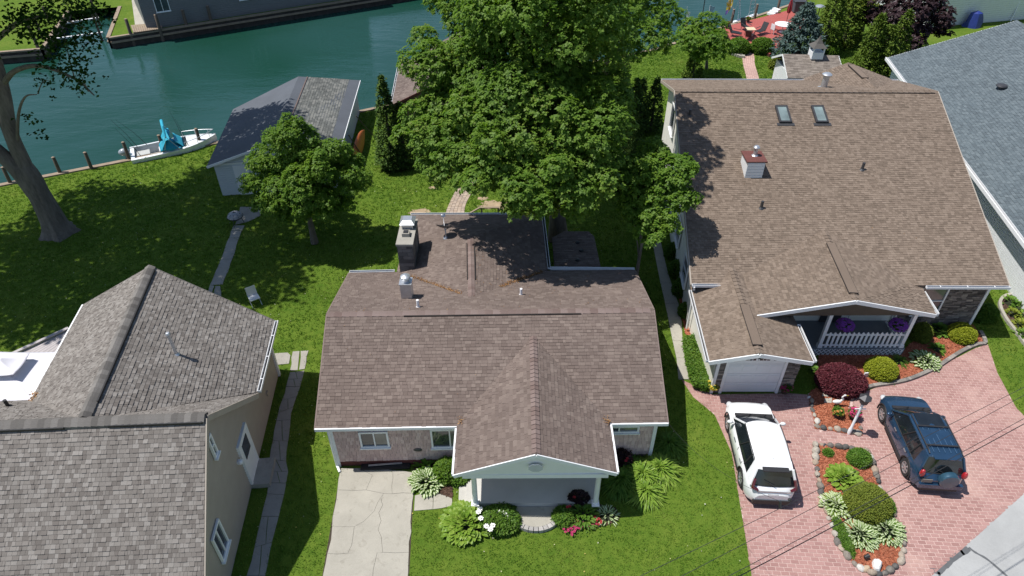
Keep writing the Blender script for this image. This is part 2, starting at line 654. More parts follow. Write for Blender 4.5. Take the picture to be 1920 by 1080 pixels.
def seawall(pts, z1, th, mm, capm, label, side=1):
    root = thing('seawall', label, 'seawall', (pts[0][0], pts[0][1], 0), world_mesh=True)
    n = len(pts)
    w, c = MB(), MB()
    for i in range(n - 1):
        a, b = Vector(pts[i] + (0,)) if len(pts[i]) == 2 else Vector(pts[i]), Vector(pts[i + 1] + (0,)) if len(pts[i + 1]) == 2 else Vector(pts[i + 1])
        d = (b - a).normalized()
        nn = Vector((-d.y, d.x, 0)) * side
        L = (b - a).length
        k = int(L / 0.22)
        # corrugated sheet piling under a timber cap
        P = []
        for j in range(k + 1):
            q = a + d * (L * j / k) + nn * (0.10 + (0.07 if j % 4 < 2 else 0.0))
            P.append(q)
        w.grid([[(q.x, q.y, -1.6) for q in P], [(q.x, q.y, z1 - 0.1) for q in P]])
        c.bar(a + nn * 0.08 + Vector((0, 0, z1 - 0.04)), b + nn * 0.08 + Vector((0, 0, z1 - 0.04)), 0.34, 0.14)
        c.bar(a + nn * 0.22 + Vector((0, 0, z1 - 0.45)), b + nn * 0.22 + Vector((0, 0, z1 - 0.45)), 0.14, 0.18)
    w.build('sheet_piling', mm, root)
    c.build('cap', capm, root)
    return root

M_pile = mat('rusty_piling', (0.05, 0.042, 0.036), 0.9, 0.4, 1.5, 30, 0.5)
seawall([(-60, 23.5), (-32.1, 37.3), (-20.5, 43.0), (-11.0, 48.3), (12.7, 61.0), (16.4, 63.8), (20.6, 67.2), (28.0, 73.2), (40, 83)], 0.06, 0.2, M_pile, M_wood,
        'long seawall with a timber cap along the near lawn edge')
seawall([(-60, 53.3), (-46, 60.4), (-42.4, 61.3), (-45.5, 72)], 0.1, 0.2, M_pile, M_wood, 'short seawall at the far left lawn left of the boat slip', -1)
seawall([(-40.7, 73.6), (-37.6, 64.2), (-22.6, 72.8), (-5, 82.9), (14, 94)], 0.1, 0.2, M_pile, M_wood, 'dark seawall below the grey house across the canal', -1)

# mooring piles
def piling(px, py, h, label, grp='mooring piles along the near seawall', r=0.11, z0=0.0, base=None):
    p = base if base is not None else G(px, py, z0)
    root = thing('mooring_pile', label, 'pile', (p.x, p.y, 0), grp)
    mb = MB()
    mb.tube([(0, 0, -1.8), (0.01, 0, 0.3), (0.02, 0.015, h - .03), (0.02, 0.015, h)], [r, r, r * 0.95, r * 0.8], 10)
    mb.build('post', M_wood_dk, root, smooth=True)
    mb = MB()
    mb.lathe([(r * .9, h + .001), (r * .6, h + .03), (0.01, h + .04)], 10)
    mb.build('pile_top', M_wood, root)
    return root
for px, py, h, lb in [(20, 344, 1.15, 'leftmost mooring pile, beside the big grey trunk'), (113, 325, 1.15, 'mooring pile standing right of the big grey trunk'),
                      (172, 317, 1.2, 'mooring pile on the seawall left of the moored boat'), (243, 300, 1.3, 'dark mooring pile at the outboard motor of the white boat'),
                      (309, 288, 1.35, 'dark mooring pile in front of the blue canvas on the boat'), (377, 274, 1.3, 'dark mooring pile at the bow of the white boat')]:
    piling(px, py, h, lb)
for i, (px, py) in enumerate([(252, 84), (306, 76), (355, 66), (401, 58), (447, 46), (497, 36)]):
    piling(px, py, 1.5, ['leftmost pile along the far seawall, by the small grey dock', 'second pile along the far seawall from the left, right of the small dock',
                         'third pile along the far seawall from the left', 'fourth pile along the far seawall from the left',
                         'fifth pile along the far seawall from the left', 'rightmost pile along the far seawall below the grey house'][i], 'mooring piles along the far seawall', 0.15, -0.9)

# ------------------------------------------------------------------ paving
EXCL = []       # where no grass grows
def jag(a, b, amp=0.03, step=0.35):
    """edge from a to b broken up the same way whichever side asks"""
    ka, kb = (round(a[0], 3), round(a[1], 3)), (round(b[0], 3), round(b[1], 3))
    rev = ka > kb
    if rev:
        a, b = b, a
    rr = random.Random(str((min(ka, kb), max(ka, kb))))
    L = math.hypot(b[0] - a[0], b[1] - a[1])
    n = max(1, int(L / step))
    nx, ny = -(b[1] - a[1]) / max(L, 1e-6), (b[0] - a[0]) / max(L, 1e-6)
    P = [(a[0], a[1])]
    for i in range(1, n):
        t = i / n
        o = rr.uniform(-amp, amp)
        P.append((a[0] + (b[0] - a[0]) * t + nx * o, a[1] + (b[1] - a[1]) * t + ny * o))
    P.append((b[0], b[1]))
    return P[::-1] if rev else P

def slab_piece(poly, z0, z1, m, parent, gap=0.012, amp=0.03, name='slab'):
    pts = []
    n = len(poly)
    for i in range(n):
        pts += jag(poly[i], poly[(i + 1) % n], amp)[:-1]
    if area2(pts) < 0:
        pts = pts[::-1]
    k = len(pts)
    ins = []
    for i in range(k):
        ax, ay = pts[i - 1]; bx, by = pts[(i + 1) % k]
        L = math.hypot(bx - ax, by - ay) or 1
        ins.append((pts[i][0] - (by - ay) / L * gap, pts[i][1] + (bx - ax) / L * gap))
    mb = MB()
    mb.prism(ins, z0, z1)
    return mb.build(name, m, parent)

def crop7(x, y):
    return (580 + x / 3.375, 740 + y / 3.375)
def W(fn, pts, z=0.0):
    return [tuple(G(*fn(*p), z)[:2]) for p in pts]

drive = thing('concrete_driveway', 'cracked pale concrete driveway in front of the brown house', 'driveway', (-4.5, 12.5, 0), world_mesh=True)
tag(drive, kind='structure')
A_ = [(470, 628), (410, 740), (345, 805), (285, 838)]
B_ = [(470, 628), (455, 672), (465, 700), (440, 750), (455, 800), (435, 855), (455, 900), (465, 1000)]
slabs = [
    [(200, 468), (312, 468), (400, 512), (360, 605), (178, 605)],
    [(312, 468), (528, 480), (525, 630), (470, 628), (360, 605), (400, 512)],
    [(528, 480), (655, 495), (660, 628), (525, 630)],
    [(178, 605), (360, 605)] + A_ + [(145, 838)],
    [(145, 838), (285, 838), (270, 950), (245, 1005), (115, 1008)],
    B_ + [(245, 1005), (270, 950)] + A_[::-1][:-1],
    [(470, 628), (525, 630), (660, 628), (630, 1000)] + B_[::-1][:-1],
    [(115, 1008), (245, 1005), (430, 1001), (405, 1110), (380, 1500), (20, 1500)],
    [(430, 1001), (465, 1000), (630, 1000), (612, 1500), (380, 1500), (405, 1110)]]
for sl_ in slabs:
    slab_piece(W(crop7, sl_), -0.1, 0.03 + random.uniform(-.004, .004), M_conc, drive, 0.005, 0.045)
dout = W(crop7, [(200, 468), (655, 495), (660, 628), (612, 1500), (20, 1500)])
EXCL.append(dout)
mb = MB(); mb.prism(dout, -0.05, 0.006); o = mb.build('joint_sand', M_soil, drive)
wk = thing('front_walk', 'short concrete walk between driveway and porch steps', 'walkway', (-2.6, 14.2, 0), world_mesh=True)
tag(wk, kind='structure')
for q in ([(668, 640), (782, 612), (782, 728), (662, 738)], [(782, 612), (800, 608), (905, 660), (905, 706), (835, 722), (782, 728)]):
    slab_piece(W(crop7, q), -0.1, 0.03, M_conc, wk, 0.01, 0.02)
EXCL.append(W(crop7, [(650, 500), (910, 500), (925, 700), (660, 745)]))

# side path along the left house
def crop5(x, y):
    return (340 + x / 2.25, 600 + y / 2.25)
sp = thing('side_path', 'broken concrete path beside the taupe house', 'path', (-8.5, 17, 0), world_mesh=True)
tag(sp, kind='structure')
left = [(458, 222), (440, 288), (410, 390), (400, 430), (372, 590), (372, 640), (362, 735), (338, 830), (305, 975), (275, 1080), (255, 1180)]
right = [(520, 214), (500, 290), (474, 360), (460, 430), (443, 596), (452, 640), (434, 738), (412, 830), (380, 950), (355, 1080), (335, 1180)]
def lerp_path(P, t):
    i = min(int(t), len(P) - 2)
    f = t - i
    return (P[i][0] + (P[i + 1][0] - P[i][0]) * f, P[i][1] + (P[i + 1][1] - P[i][1]) * f)
cuts = [0, .45, .9, 1.5, 2.1, 2.9, 3.5, 4, 5, 5.5, 6, 7, 7.9, 9, 10]
for a, b in zip(cuts[:-1], cuts[1:]):
    q = [lerp_path(left, a), lerp_path(right, a), lerp_path(right, b), lerp_path(left, b)]
    if random.random() < 0.45:      # a slab broken in two
        m1 = ((q[0][0] * .6 + q[1][0] * .4), (q[0][1] * .6 + q[1][1] * .4)); m2 = ((q[3][0] * .35 + q[2][0] * .65), (q[3][1] * .35 + q[2][1] * .65))
        slab_piece(W(crop5, [q[0], m1, m2, q[3]]), -0.1, 0.025, M_conc_old, sp, 0.013, 0.03)
        slab_piece(W(crop5, [m1, q[1], q[2], m2]), -0.1, 0.025 + random.uniform(-.01, .01), M_conc_old, sp, 0.013, 0.03)
    else:
        slab_piece(W(crop5, q), -0.1, 0.025 + random.uniform(-.008, .008), M_conc_old, sp, 0.013, 0.03)
for q in ([(328, 598), (390, 598), (374, 698), (300, 697)], [(388, 142), (450, 138), (462, 150), (455, 186), (398, 192)], [(470, 134), (500, 132), (492, 213), (458, 215)], [(503, 132), (538, 130), (522, 208), (496, 212)]):
    slab_piece(W(crop5, q), -0.1, 0.03, M_conc_old, sp, 0.015, 0.03)
EXCL.append(W(crop5, left + right[::-1]))
EXCL.append(W(crop5, [(388, 140), (538, 130), (520, 212), (455, 220), (450, 190), (398, 194)]))
EXCL.append(W(crop5, [(328, 598), (390, 598), (374, 698), (300, 697)]))

# back path from the left house to the boathouse
def crop3b(x, y):
    return (300 + x / 4.153, 360 + y / 4.153)
bp = thing('back_path', 'narrow concrete slab path across the shaded lawn to the boathouse', 'path', (-14, 31, 0), world_mesh=True)
tag(bp, kind='structure')
for q in ([(388, 728), (425, 732), (405, 800), (370, 790)], [(432, 735), (470, 735), (478, 822), (415, 795)], [(475, 528), (565, 522), (490, 722), (388, 728)], [(535, 364), (618, 360), (565, 522), (475, 528)],
          [(552, 305), (640, 303), (618, 358), (538, 362)], [(575, 262), (662, 262), (642, 300), (556, 303)], [(625, 118), (810, 118), (780, 190), (690, 232), (585, 258), (612, 170)]):
    slab_piece(W(crop3b, q), -0.1, 0.03, M_conc_old, bp, 0.013, 0.03)
    EXCL.append(W(crop3b, q))

# curved paver path behind the centre house
pp = thing('paver_path', 'curving tan paver path on the lawn behind the brown house', 'path', (-2.7, 33, 0), world_mesh=True)
tag(pp, kind='structure')
M_paver = mat_pieces('tan_pavers', [(0, (0.34, 0.26, 0.2)), (0.5, (0.42, 0.34, 0.27)), (1, (0.3, 0.24, 0.2))], 0.9, 50, 0.3, 0.12, 1.0)
L_ = catmull([G(832, 410), G(841, 385), G(853, 360), G(868, 336), G(878, 318)], 8)
R_ = catmull([G(870, 410), G(873, 385), G(884, 362), G(893, 338), G(900, 318)], 8)
mbp = {}
npv = 0
for i in range(len(L_) - 1):
    for k in range(5):
        q = []
        for (ii, kk) in ((i, k), (i, k + 1), (i + 1, k + 1), (i + 1, k)):
            q.append(L_[ii].lerp(R_[ii], kk / 5))
        c = sum(q, Vector()) / 4
        q = [c + (p - c) * 0.93 for p in q]
        mb = MB(); mb.prism([(p.x, p.y) for p in q], -0.02, 0.03 + random.uniform(-.006, .006))
        mb.build('paver', M_paver, pp)
pq = [tuple(p[:2]) for p in L_] + [tuple(p[:2]) for p in R_[::-1]]
mb = MB(); mb.prism(pq, -.02, 0.008); mb.build('joint_sand', M_soil, pp)
EXCL.append(pq)

# ------------------------------------------------------------------ stamped brick driveway of the tan house
def mat_brick_drive():
    """stamped and stained concrete: a tone per brick, worn pale in drifting patches"""
    m, nt, b = _nt('stamped_brick')
    v = coords(nt)
    c = ramp(nt, island_rand(nt), [(0, (0.285, 0.155, 0.138)), (0.4, (0.325, 0.182, 0.163)), (1, (0.375, 0.22, 0.197))])
    n1 = noise(nt, v, 0.42, 5, 0.62, 0.6)
    n2 = noise(nt, v, 40, 3, 0.7)
    c = mixc(nt, ramp(nt, n1, [(0.50, (0, 0, 0)), (0.72, (0.8, 0.8, 0.8))]), c, (0.47, 0.31, 0.265))
    c = mixc(nt, 1.0, c, ramp(nt, n2, [(0.25, (.85,) * 3), (0.75, (1.12,) * 3)]), 'MULTIPLY')
    nt.links.new(c, b.inputs['Base Color'])
    b.inputs['Roughness'].default_value = 0.85
    bump(nt, b, n2, .25, .006)
    return m
M_brick = mat_brick_drive()
M_joint = mat('pale_mortar', (0.50, 0.37, 0.335), 0.9, 0.12, 0.8, 40, 0.2)
M_bare = mat('worn_pink_concrete', (0.45, 0.29, 0.25), 0.88, 0.2, 0.6, 35, 0.2)
drive_px = [(1278, 712), (1300, 722), (1328, 738), (1335, 742), (1480, 738), (1528, 742), (1530, 835), (1545, 900), (1557, 960), (1580, 1015), (1610, 1050), (1660, 1066), (1688, 1048), (1693, 1010), (1685, 985), (1660, 900), (1645, 868), (1612, 838), (1560, 832), (1530, 790),
            (1525, 742), (1545, 700), (1620, 735), (1700, 720), (1790, 690), (1848, 652), (1862, 700), (1900, 760), (1935, 800), (1935, 915), (1840, 995), (1740, 1085), (1410, 1085), (1390, 960), (1372, 850), (1340, 778), (1312, 752), (1285, 735)]
# two convexish pads are covered one after the other
padA = [tuple(G(*p)[:2]) for p in [(1278, 712), (1335, 740), (1480, 738), (1534, 742), (1537, 835), (1552, 900), (1566, 960), (1594, 1018), (1645, 1056), (1690, 1050), (1730, 1095), (1412, 1095), (1390, 960), (1372, 850), (1340, 778), (1300, 745)]]
padB = [tuple(G(*p)[:2]) for p in [(1612, 840), (1565, 832), (1532, 790), (1532, 838), (1580, 835)]]
padC = [tuple(G(*p)[:2]) for p in [(1600, 744), (1640, 728), (1677, 721), (1735, 703), (1781, 678), (1829, 653), (1852, 646), (1870, 700), (1905, 765), (1960, 820), (1960, 890), (1840, 998), (1730, 1095), (1676, 1056), (1680, 1005), (1672, 980), (1648, 900), (1634, 872), (1606, 846), (1526, 846), (1526, 810), (1590, 806), (1596, 785)]]
bd = thing('brick_driveway', 'pink stamped brick driveway of the tan house', 'driveway', (13, 16, 0), world_mesh=True)
tag(bd, kind='structure')
mbj = MB()
for z_, pd in ((0.010, padA), (0.012, padC)):
    mbj.add([(p[0], p[1], z_) for p in (pd if area2(pd) > 0 else pd[::-1])], [tuple(range(len(pd)))])
    EXCL.append(pd)
pdX = [tuple(G(*p)[:2]) for p in [(1515, 738), (1600, 728), (1655, 738), (1622, 850), (1665, 900), (1698, 1010), (1694, 1062), (1640, 1080), (1575, 1030), (1522, 850)]]
mbj.add([(p[0], p[1], .008) for p in (pdX if area2(pdX) > 0 else pdX[::-1])], [tuple(range(len(pdX)))]); EXCL.append(pdX)
o = mbj.build('mortar_bed', M_joint, bd)
bw, bh = 0.285, 0.15
bricks = []
yaw_b = R(-4)
ca, sa = math.cos(yaw_b), math.sin(yaw_b)
for pd in (padA, padC):
    xs = [p[0] for p in pd]; ys = [p[1] for p in pd]
    jj = 0
    y = min(ys) - 1.5
    row = 0
    while y < max(ys) + 1.5:
        x = min(xs) - 1.5 + (bw / 2 if row % 2 else 0)
        while x < max(xs) + 1.5:
            cx, cy = x + bw / 2, y + bh / 2
            wx = cx * ca - cy * sa; wy = cx * sa + cy * ca
            bricks.append((wx, wy, pd is padA))
            x += bw
        y += bh
        row += 1
BP = np.array([(b[0], b[1]) for b in bricks])
fl = np.array([b[2] for b in bricks])
def inset_ok(P, pd, e=0.1):
    ok = np.ones(len(P), bool)
    for dx, dy in ((-e, -e * .5), (e, -e * .5), (e, e * .5), (-e, e * .5)):
        ok &= inpoly(P + np.array([dx, dy]), pd)
    return ok
okA = inset_ok(BP, padA) & fl
okC = inset_ok(BP, padC) & ~fl & ~inpoly(BP, padA)
ok = okA | okC
# bricks cut by the edge of the paving
cutb = []
for (b, k) in zip(bricks, ok):
    if k: continue
    pd = padA if b[2] else padC
    hw, hh = bw / 2 - .008, bh / 2 - .008
    rect = [(sx * hw * ca - sy * hh * sa + b[0], sx * hw * sa + sy * hh * ca + b[1]) for sx, sy in ((-1, -1), (1, -1), (1, 1), (-1, 1))]
    c_ = clip_convex(pd if area2(pd) > 0 else pd[::-1], rect)
    if len(c_) > 2 and area2(c_) > .004 and (b[2] or not inpoly(np.array([[b[0], b[1]]]), padA)[0]):
        cutb.append(c_)
kp = [(b[0], b[1]) for b, k in zip(bricks, ok) if k]
kp.sort(key=lambda p: p[0] ** 2 + p[1] ** 2)
def brick_mesh(mb, x, y, z=0.0):
    hw, hh, bev = bw / 2 - .008, bh / 2 - .008, .006
    P = [(-hw, -hh, .012), (hw, -hh, .012), (hw, hh, .012), (-hw, hh, .012), (-hw + bev, -hh + bev, .021), (hw - bev, -hh + bev, .021), (hw - bev, hh - bev, .021), (-hw + bev, hh - bev, .021)]
    mb.add([(p[0] * ca - p[1] * sa + x, p[0] * sa + p[1] * ca + y, p[2] + z) for p in P], [(4, 5, 6, 7), (0, 1, 5, 4), (1, 2, 6, 5), (2, 3, 7, 6), (3, 0, 4, 7)])
mb = MB(); brick_mesh(mb, 0, 0); bm0 = mb.mesh('brick', M_brick)
for (x, y) in kp[:300]:
    o = bpy.data.objects.new('brick', bm0)
    COL.objects.link(o); o.parent = bd
    o.location = (x - bd.location.x, y - bd.location.y, random.uniform(-.001, .001))
mb = MB()
for (x, y) in kp[300:]:
    brick_mesh(mb, x, y, random.uniform(-.001, .001))
for c_ in cutb:
    mb.prism(c_, .011, .020)
tag(mb.build('brick_field', M_brick, bd), kind='stuff')

# road in the corner
road_poly = [tuple(G(*p)[:2]) for p in [(1735, 1090), (1790, 1042), (1840, 996), (1880, 958), (1925, 920), (1990, 870)]]
road_poly = [(-60, -12)] + [(4.0, 2.4)] + road_poly + [(60, 42), (75, 10), (0, -40)]
M_road = mat_concrete('road_concrete', (0.37, 0.375, 0.37), (.29, .29, .285), .5, .5)
mb = MB(); q = road_poly if area2(road_poly) > 0 else road_poly[::-1]
mb.add([(p[0], p[1], 0.016) for p in q], [tuple(range(len(q)))])
rd = mb.build('road', M_road); tag(rd, kind='structure'); EXCL.append(road_poly)
# cast shadow of a pole and its line, painted on the road as dark strips
M_pole_shadow = mat('painted_pole_shadow', (.10, .105, .11), 0.75, 0.2, 4, 40, 0.1)
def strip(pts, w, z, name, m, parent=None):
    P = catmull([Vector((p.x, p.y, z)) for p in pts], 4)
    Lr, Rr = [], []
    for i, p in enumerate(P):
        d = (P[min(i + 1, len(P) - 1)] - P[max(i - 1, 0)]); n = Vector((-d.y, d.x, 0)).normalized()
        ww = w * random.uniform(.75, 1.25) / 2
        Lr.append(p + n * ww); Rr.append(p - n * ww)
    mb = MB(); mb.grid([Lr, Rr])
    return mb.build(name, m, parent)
c5 = lambda x, y: (1480 + x / 4.155, 820 + y / 4.155)
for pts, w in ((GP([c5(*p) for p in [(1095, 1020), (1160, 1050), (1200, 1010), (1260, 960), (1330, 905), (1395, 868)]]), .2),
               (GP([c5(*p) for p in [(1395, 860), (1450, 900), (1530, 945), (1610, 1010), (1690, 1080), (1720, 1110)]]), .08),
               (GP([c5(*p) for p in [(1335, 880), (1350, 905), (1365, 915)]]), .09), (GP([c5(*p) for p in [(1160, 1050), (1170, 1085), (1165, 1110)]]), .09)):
    o = strip(pts, w, 0.019, 'pole_shadow_strip', M_pole_shadow, rd)

# walk between centre and tan houses, and the far walk by the house across the canal
def crop1g(x, y):
    return (1240 + x / 5.4, 540 + y / 5.4)
sw = thing('side_walk', 'pale concrete walk along the left wall of the tan house', 'walkway', (7, 24, 0), world_mesh=True)
tag(sw, kind='structure')
Lw = [(1272, 712), (1268, 672), (1261, 640), (1254, 605), (1247, 570), (1238, 530), (1230, 490), (1222, 450), (1214, 418), (1210, 400)]
Rw = [(1292, 712), (1284, 672), (1280, 640), (1278, 605), (1272, 570), (1258, 530), (1247, 490), (1238, 450), (1230, 418), (1226, 400)]
for i in range(len(Lw) - 1):
    q = [tuple(G(*p)[:2]) for p in (Lw[i], Rw[i], Rw[i + 1], Lw[i + 1])]
    slab_piece(q, -0.1, 0.035, M_conc, sw, 0.008, 0.004)
EXCL.append([tuple(G(*p)[:2]) for p in Lw + Rw[::-1]])

# worn bare spots in the back lawn
M_bare_soil = mat('dry_bare_soil', (.33, .25, .16), 1, .25, 3, 30, .6)
for k, (px, py, rx, ry) in enumerate([(787, 397, .75, .35), (930, 384, 1.1, .5), (905, 372, .4, .25), (812, 352, .3, .2)]):
    c_ = G(px, py)
    q = []
    for j in range(26):
        a = 2 * math.pi * j / 26
        r_ = random.uniform(.65, 1.15)
        q.append((c_.x + rx * r_ * math.cos(a), c_.y + ry * r_ * math.sin(a)))
    mb = MB(); mb.add([(p[0], p[1], .004 + .001 * k) for p in q], [tuple(range(26))])
    tag(mb.build('bare_soil', M_bare_soil), kind='structure')
    EXCL.append([(c_.x + (p[0] - c_.x) * .85, c_.y + (p[1] - c_.y) * .85) for p in q])
# ------------------------------------------------------------------ houses
SH_BROWN = mat_pieces('brown_shingle', [(0, (0.128, 0.098, 0.085)), (0.4, (0.15, 0.116, 0.101)), (0.75, (0.166, 0.13, 0.113)), (1, (0.195, 0.155, 0.134))], 0.95, 90, 0.4, 0.12, 0.35)
SH_TAN = mat_pieces('tan_shingle', [(0, (0.138, 0.106, 0.082)), (0.35, (0.172, 0.132, 0.103)), (0.7, (0.195, 0.151, 0.118)), (1, (0.22, 0.172, 0.136))], 0.95, 90, 0.4, 0.06, 0.3)
SH_GREY = mat_pieces('taupe_shingle', [(0, (0.135, 0.12, 0.109)), (0.3, (0.17, 0.154, 0.14)), (0.65, (0.2, 0.182, 0.166)), (1, (0.25, 0.232, 0.214))], 0.95, 90, 0.4, 0.12, 0.4)
SH_BLUE = mat_pieces('blue_grey_shingle', [(0, (0.085, 0.105, 0.118)), (0.35, (0.1, 0.125, 0.14)), (0.7, (0.114, 0.14, 0.155)), (1, (0.132, 0.16, 0.175))], 0.95, 90, 0.4, 0.06, 0.25)
SH_MOSS = mat_pieces('weathered_shingle', [(0, (0.1, 0.105, 0.1)), (0.5, (0.15, 0.155, 0.145)), (1, (0.2, 0.2, 0.185))], 0.95, 90, 0.4, 0.2, 0.5)
M_deck_brown = mat('brown_felt', (0.1, 0.075, 0.065), 0.95, 0.2)
M_ridge_dk = mat_pieces('grey_ridge_cap', [(0, (.1, .093, .086)), (.5, (.15, .14, .13)), (1, (.19, .178, .166))], 0.95, 80, .4, .1, .6)
M_rolldark = mat('slate_roll_roofing', (0.085, 0.095, 0.112), 0.9, 0.15, 0.8, 60, 0.3)
M_rollgrey = mat('grey_roll_roofing', (0.21, 0.235, 0.26), 0.9, 0.12, 0.8, 60, 0.3)
M_stone_s = mat_pieces('ledge_stone', [(0, (0.07, 0.06, 0.055)), (0.4, (0.14, 0.12, 0.11)), (0.75, (0.22, 0.19, 0.17)), (1, (0.33, 0.29, 0.25))], 0.9, 30, 0.5, 0.2, 1.2)
M_pink = mat_pieces('pink_shake', [(0, (0.5, 0.36, 0.33)), (0.5, (0.6, 0.44, 0.4)), (1, (0.68, 0.52, 0.47))], 0.85, 40, 0.3, 0.14, 0.8)
M_backing = mat('wall_backing', (0.12, 0.09, 0.08), 0.95, 0.2)
M_redbrick = mat('painted_brick_red', (0.12, 0.035, 0.03), 0.9, 0.3, 6, 40, 0.4)

V3 = lambda p: Vector(p)
def on_plane(px, py, a, b, c):
    a, b, c = Vector(a), Vector(b), Vector(c)
    n = (b - a).cross(c - a)
    o = Vector((0, 0, CAM_H)); d = G(px, py, 0) - o
    return o + d * ((a - o).dot(n) / d.dot(n))
def on_wall(px, py, a, b):
    a = Vector((a[0], a[1], 0)); b = Vector((b[0], b[1], 0))
    return on_plane(px, py, a, b, a + Vector((0, 0, 1)))

def wall_window(parent, a, b, px, frame=M_white, glass=M_glass, out=0.085, mull=1, name='window', fw=0.075, horiz=False):
    """window on the wall line a-b; px: opposite corners as surveyed, or (s0, z0, s1, z1) along the wall"""
    a = Vector((a[0], a[1], 0)); b = Vector((b[0], b[1], 0))
    d = (b - a).normalized()
    n = Vector((d.y, -d.x, 0))
    if n.dot(-a) < 0:
        n = -n
    s0, z0, s1, z1 = px
    s0, s1 = sorted((s0, s1)); z0, z1 = sorted((z0, z1))
    P = lambda s, z, o=0.0: a + d * s + Vector((0, 0, z)) + n * o
    f = MB()
    for (p, q, w) in ((P(s0 - fw / 2, z0, out), P(s1 + fw / 2, z0, out), fw), (P(s0 - fw / 2, z1, out), P(s1 + fw / 2, z1, out), fw)):
        f.bar(p, q, 0.07, w)
    for s in (s0, s1):
        f.bar(P(s, z0 + fw / 2, out), P(s, z1 - fw / 2, out), 0.07, fw, up=n)
    for k in range(mull):
        t = (k + 1) / (mull + 1)
        if horiz:
            f.bar(P(s0 + fw / 2, z0 + (z1 - z0) * t, out), P(s1 - fw / 2, z0 + (z1 - z0) * t, out), 0.05, 0.05)
        else:
            f.bar(P(s0 + (s1 - s0) * t, z0 + fw / 2, out), P(s0 + (s1 - s0) * t, z1 - fw / 2, out), 0.05, 0.05, up=n)
    f.bar(P(s0 - fw, z0 - fw * .7, out + .03), P(s1 + fw, z0 - fw * .7, out + .03), 0.12, 0.05)
    w = f.build(name, frame, parent)
    for k in range(mull + 1):
        g = MB()
        if horiz:
            za, zb = z0 + (z1 - z0) * k / (mull + 1), z0 + (z1 - z0) * (k + 1) / (mull + 1)
            Q = [P(s0, za, out - .012), P(s1, za, out - .012), P(s1, zb, out - .012), P(s0, zb, out - .012)]
        else:
            sa, sb = s0 + (s1 - s0) * k / (mull + 1), s0 + (s1 - s0) * (k + 1) / (mull + 1)
            Q = [P(sa, z0, out - .012), P(sb, z0, out - .012), P(sb, z1, out - .012), P(sa, z1, out - .012)]
        Q2 = [p - n * 0.02 for p in Q]
        g.add(Q + Q2, [(0, 1, 2, 3), (7, 6, 5, 4), (0, 4, 5, 1), (1, 5, 6, 2), (2, 6, 7, 3), (3, 7, 4, 0)])
        gl = glass[k % len(glass)] if isinstance(glass, (list, tuple)) else glass
        g.build('pane', gl, w)
    return w

def win_px(a, b, x0, y0, x1, y1):
    a3 = Vector((a[0], a[1], 0)); d = (Vector((b[0], b[1], 0)) - a3).normalized()
    p, q = on_wall(x0, y0, a, b), on_wall(x1, y1, a, b)
    return ((p - a3).dot(d), p.z, (q - a3).dot(d), q.z)

def gable_wall(parent, pts, m, th=0.15, name='wall'):
    """upright polygon wall of thickness th, inward along its normal"""
    P = [Vector(p) for p in pts]
    n = (P[1] - P[0]).cross(P[2] - P[0]).normalized()
    V = P + [p - n * th for p in P]
    k = len(P)
    mb = MB()
    mb.add(V, [tuple(range(k)), tuple(range(2 * k - 1, k - 1, -1))] + [(i, k + i, k + (i + 1) % k, (i + 1) % k) for i in range(k)])
    return mb.build(name, m, parent)

def fascia(parent, pts, m=M_white, h=0.16, t=0.04, name='fascia', drop=0.0):
    mb = MB()
    for a, b in zip(pts[:-1], pts[1:]):
        mb.bar(Vector(a) - Vector((0, 0, h / 2 + drop)), Vector(b) - Vector((0, 0, h / 2 + drop)), t, h)
    return mb.build(name, m, parent)

def gutter(parent, a, b, out, m=M_white, w=0.12, name='gutter', straps=True):
    a, b, o = Vector(a), Vector(b), Vector(out).normalized()
    z = Vector((0, 0, 1))
    mb = MB()
    mb.bar(a + o * (w + .01) - z * .05, b + o * (w + .01) - z * .05, 0.018, 0.12)
    mb.bar(a + o * .012 - z * .05, b + o * .012 - z * .05, 0.016, 0.1)
    mb.bar(a + o * (w / 2 + .01) - z * .102, b + o * (w / 2 + .01) - z * .102, w, 0.012, mi=1)
    d = (b - a); L = d.length; d.normalize()
    for s in (0.009, L - 0.009):
        mb.bar(a + d * s + o * .02 - z * .05, a + d * s + o * w - z * .05, 0.012, 0.1)
    if straps:
        s = 0.6
        while s < L:
            mb.bar(a + d * s + o * .01 + z * .012, a + d * s + o * (w + .015) + z * .012, 0.03, 0.012)
            s += 1.2
    return mb.build(name, [m, M_gutter], parent)

def pipe(parent, p, h, r, m, name='vent_pipe', lean=(0, 0), cap=None):
    mb = MB()
    p = Vector(p)
    mb.tube([p - Vector((0, 0, .15)), p + Vector((lean[0], lean[1], h))], r, 12)
    mb.lathe([(r * 2.0, -.02), (r * 1.15, .05), (r * 1.05, .06)], 12, M=Matrix.Translation(p), cap=False)
    if cap:
        mb.lathe([(r * 1.5, h - .02), (r * 1.6, h + .03), (r * 1.0, h + .1), (.01, h + .11)], 12, M=Matrix.Translation(p))
    return mb.build(name, m, parent, smooth=True)

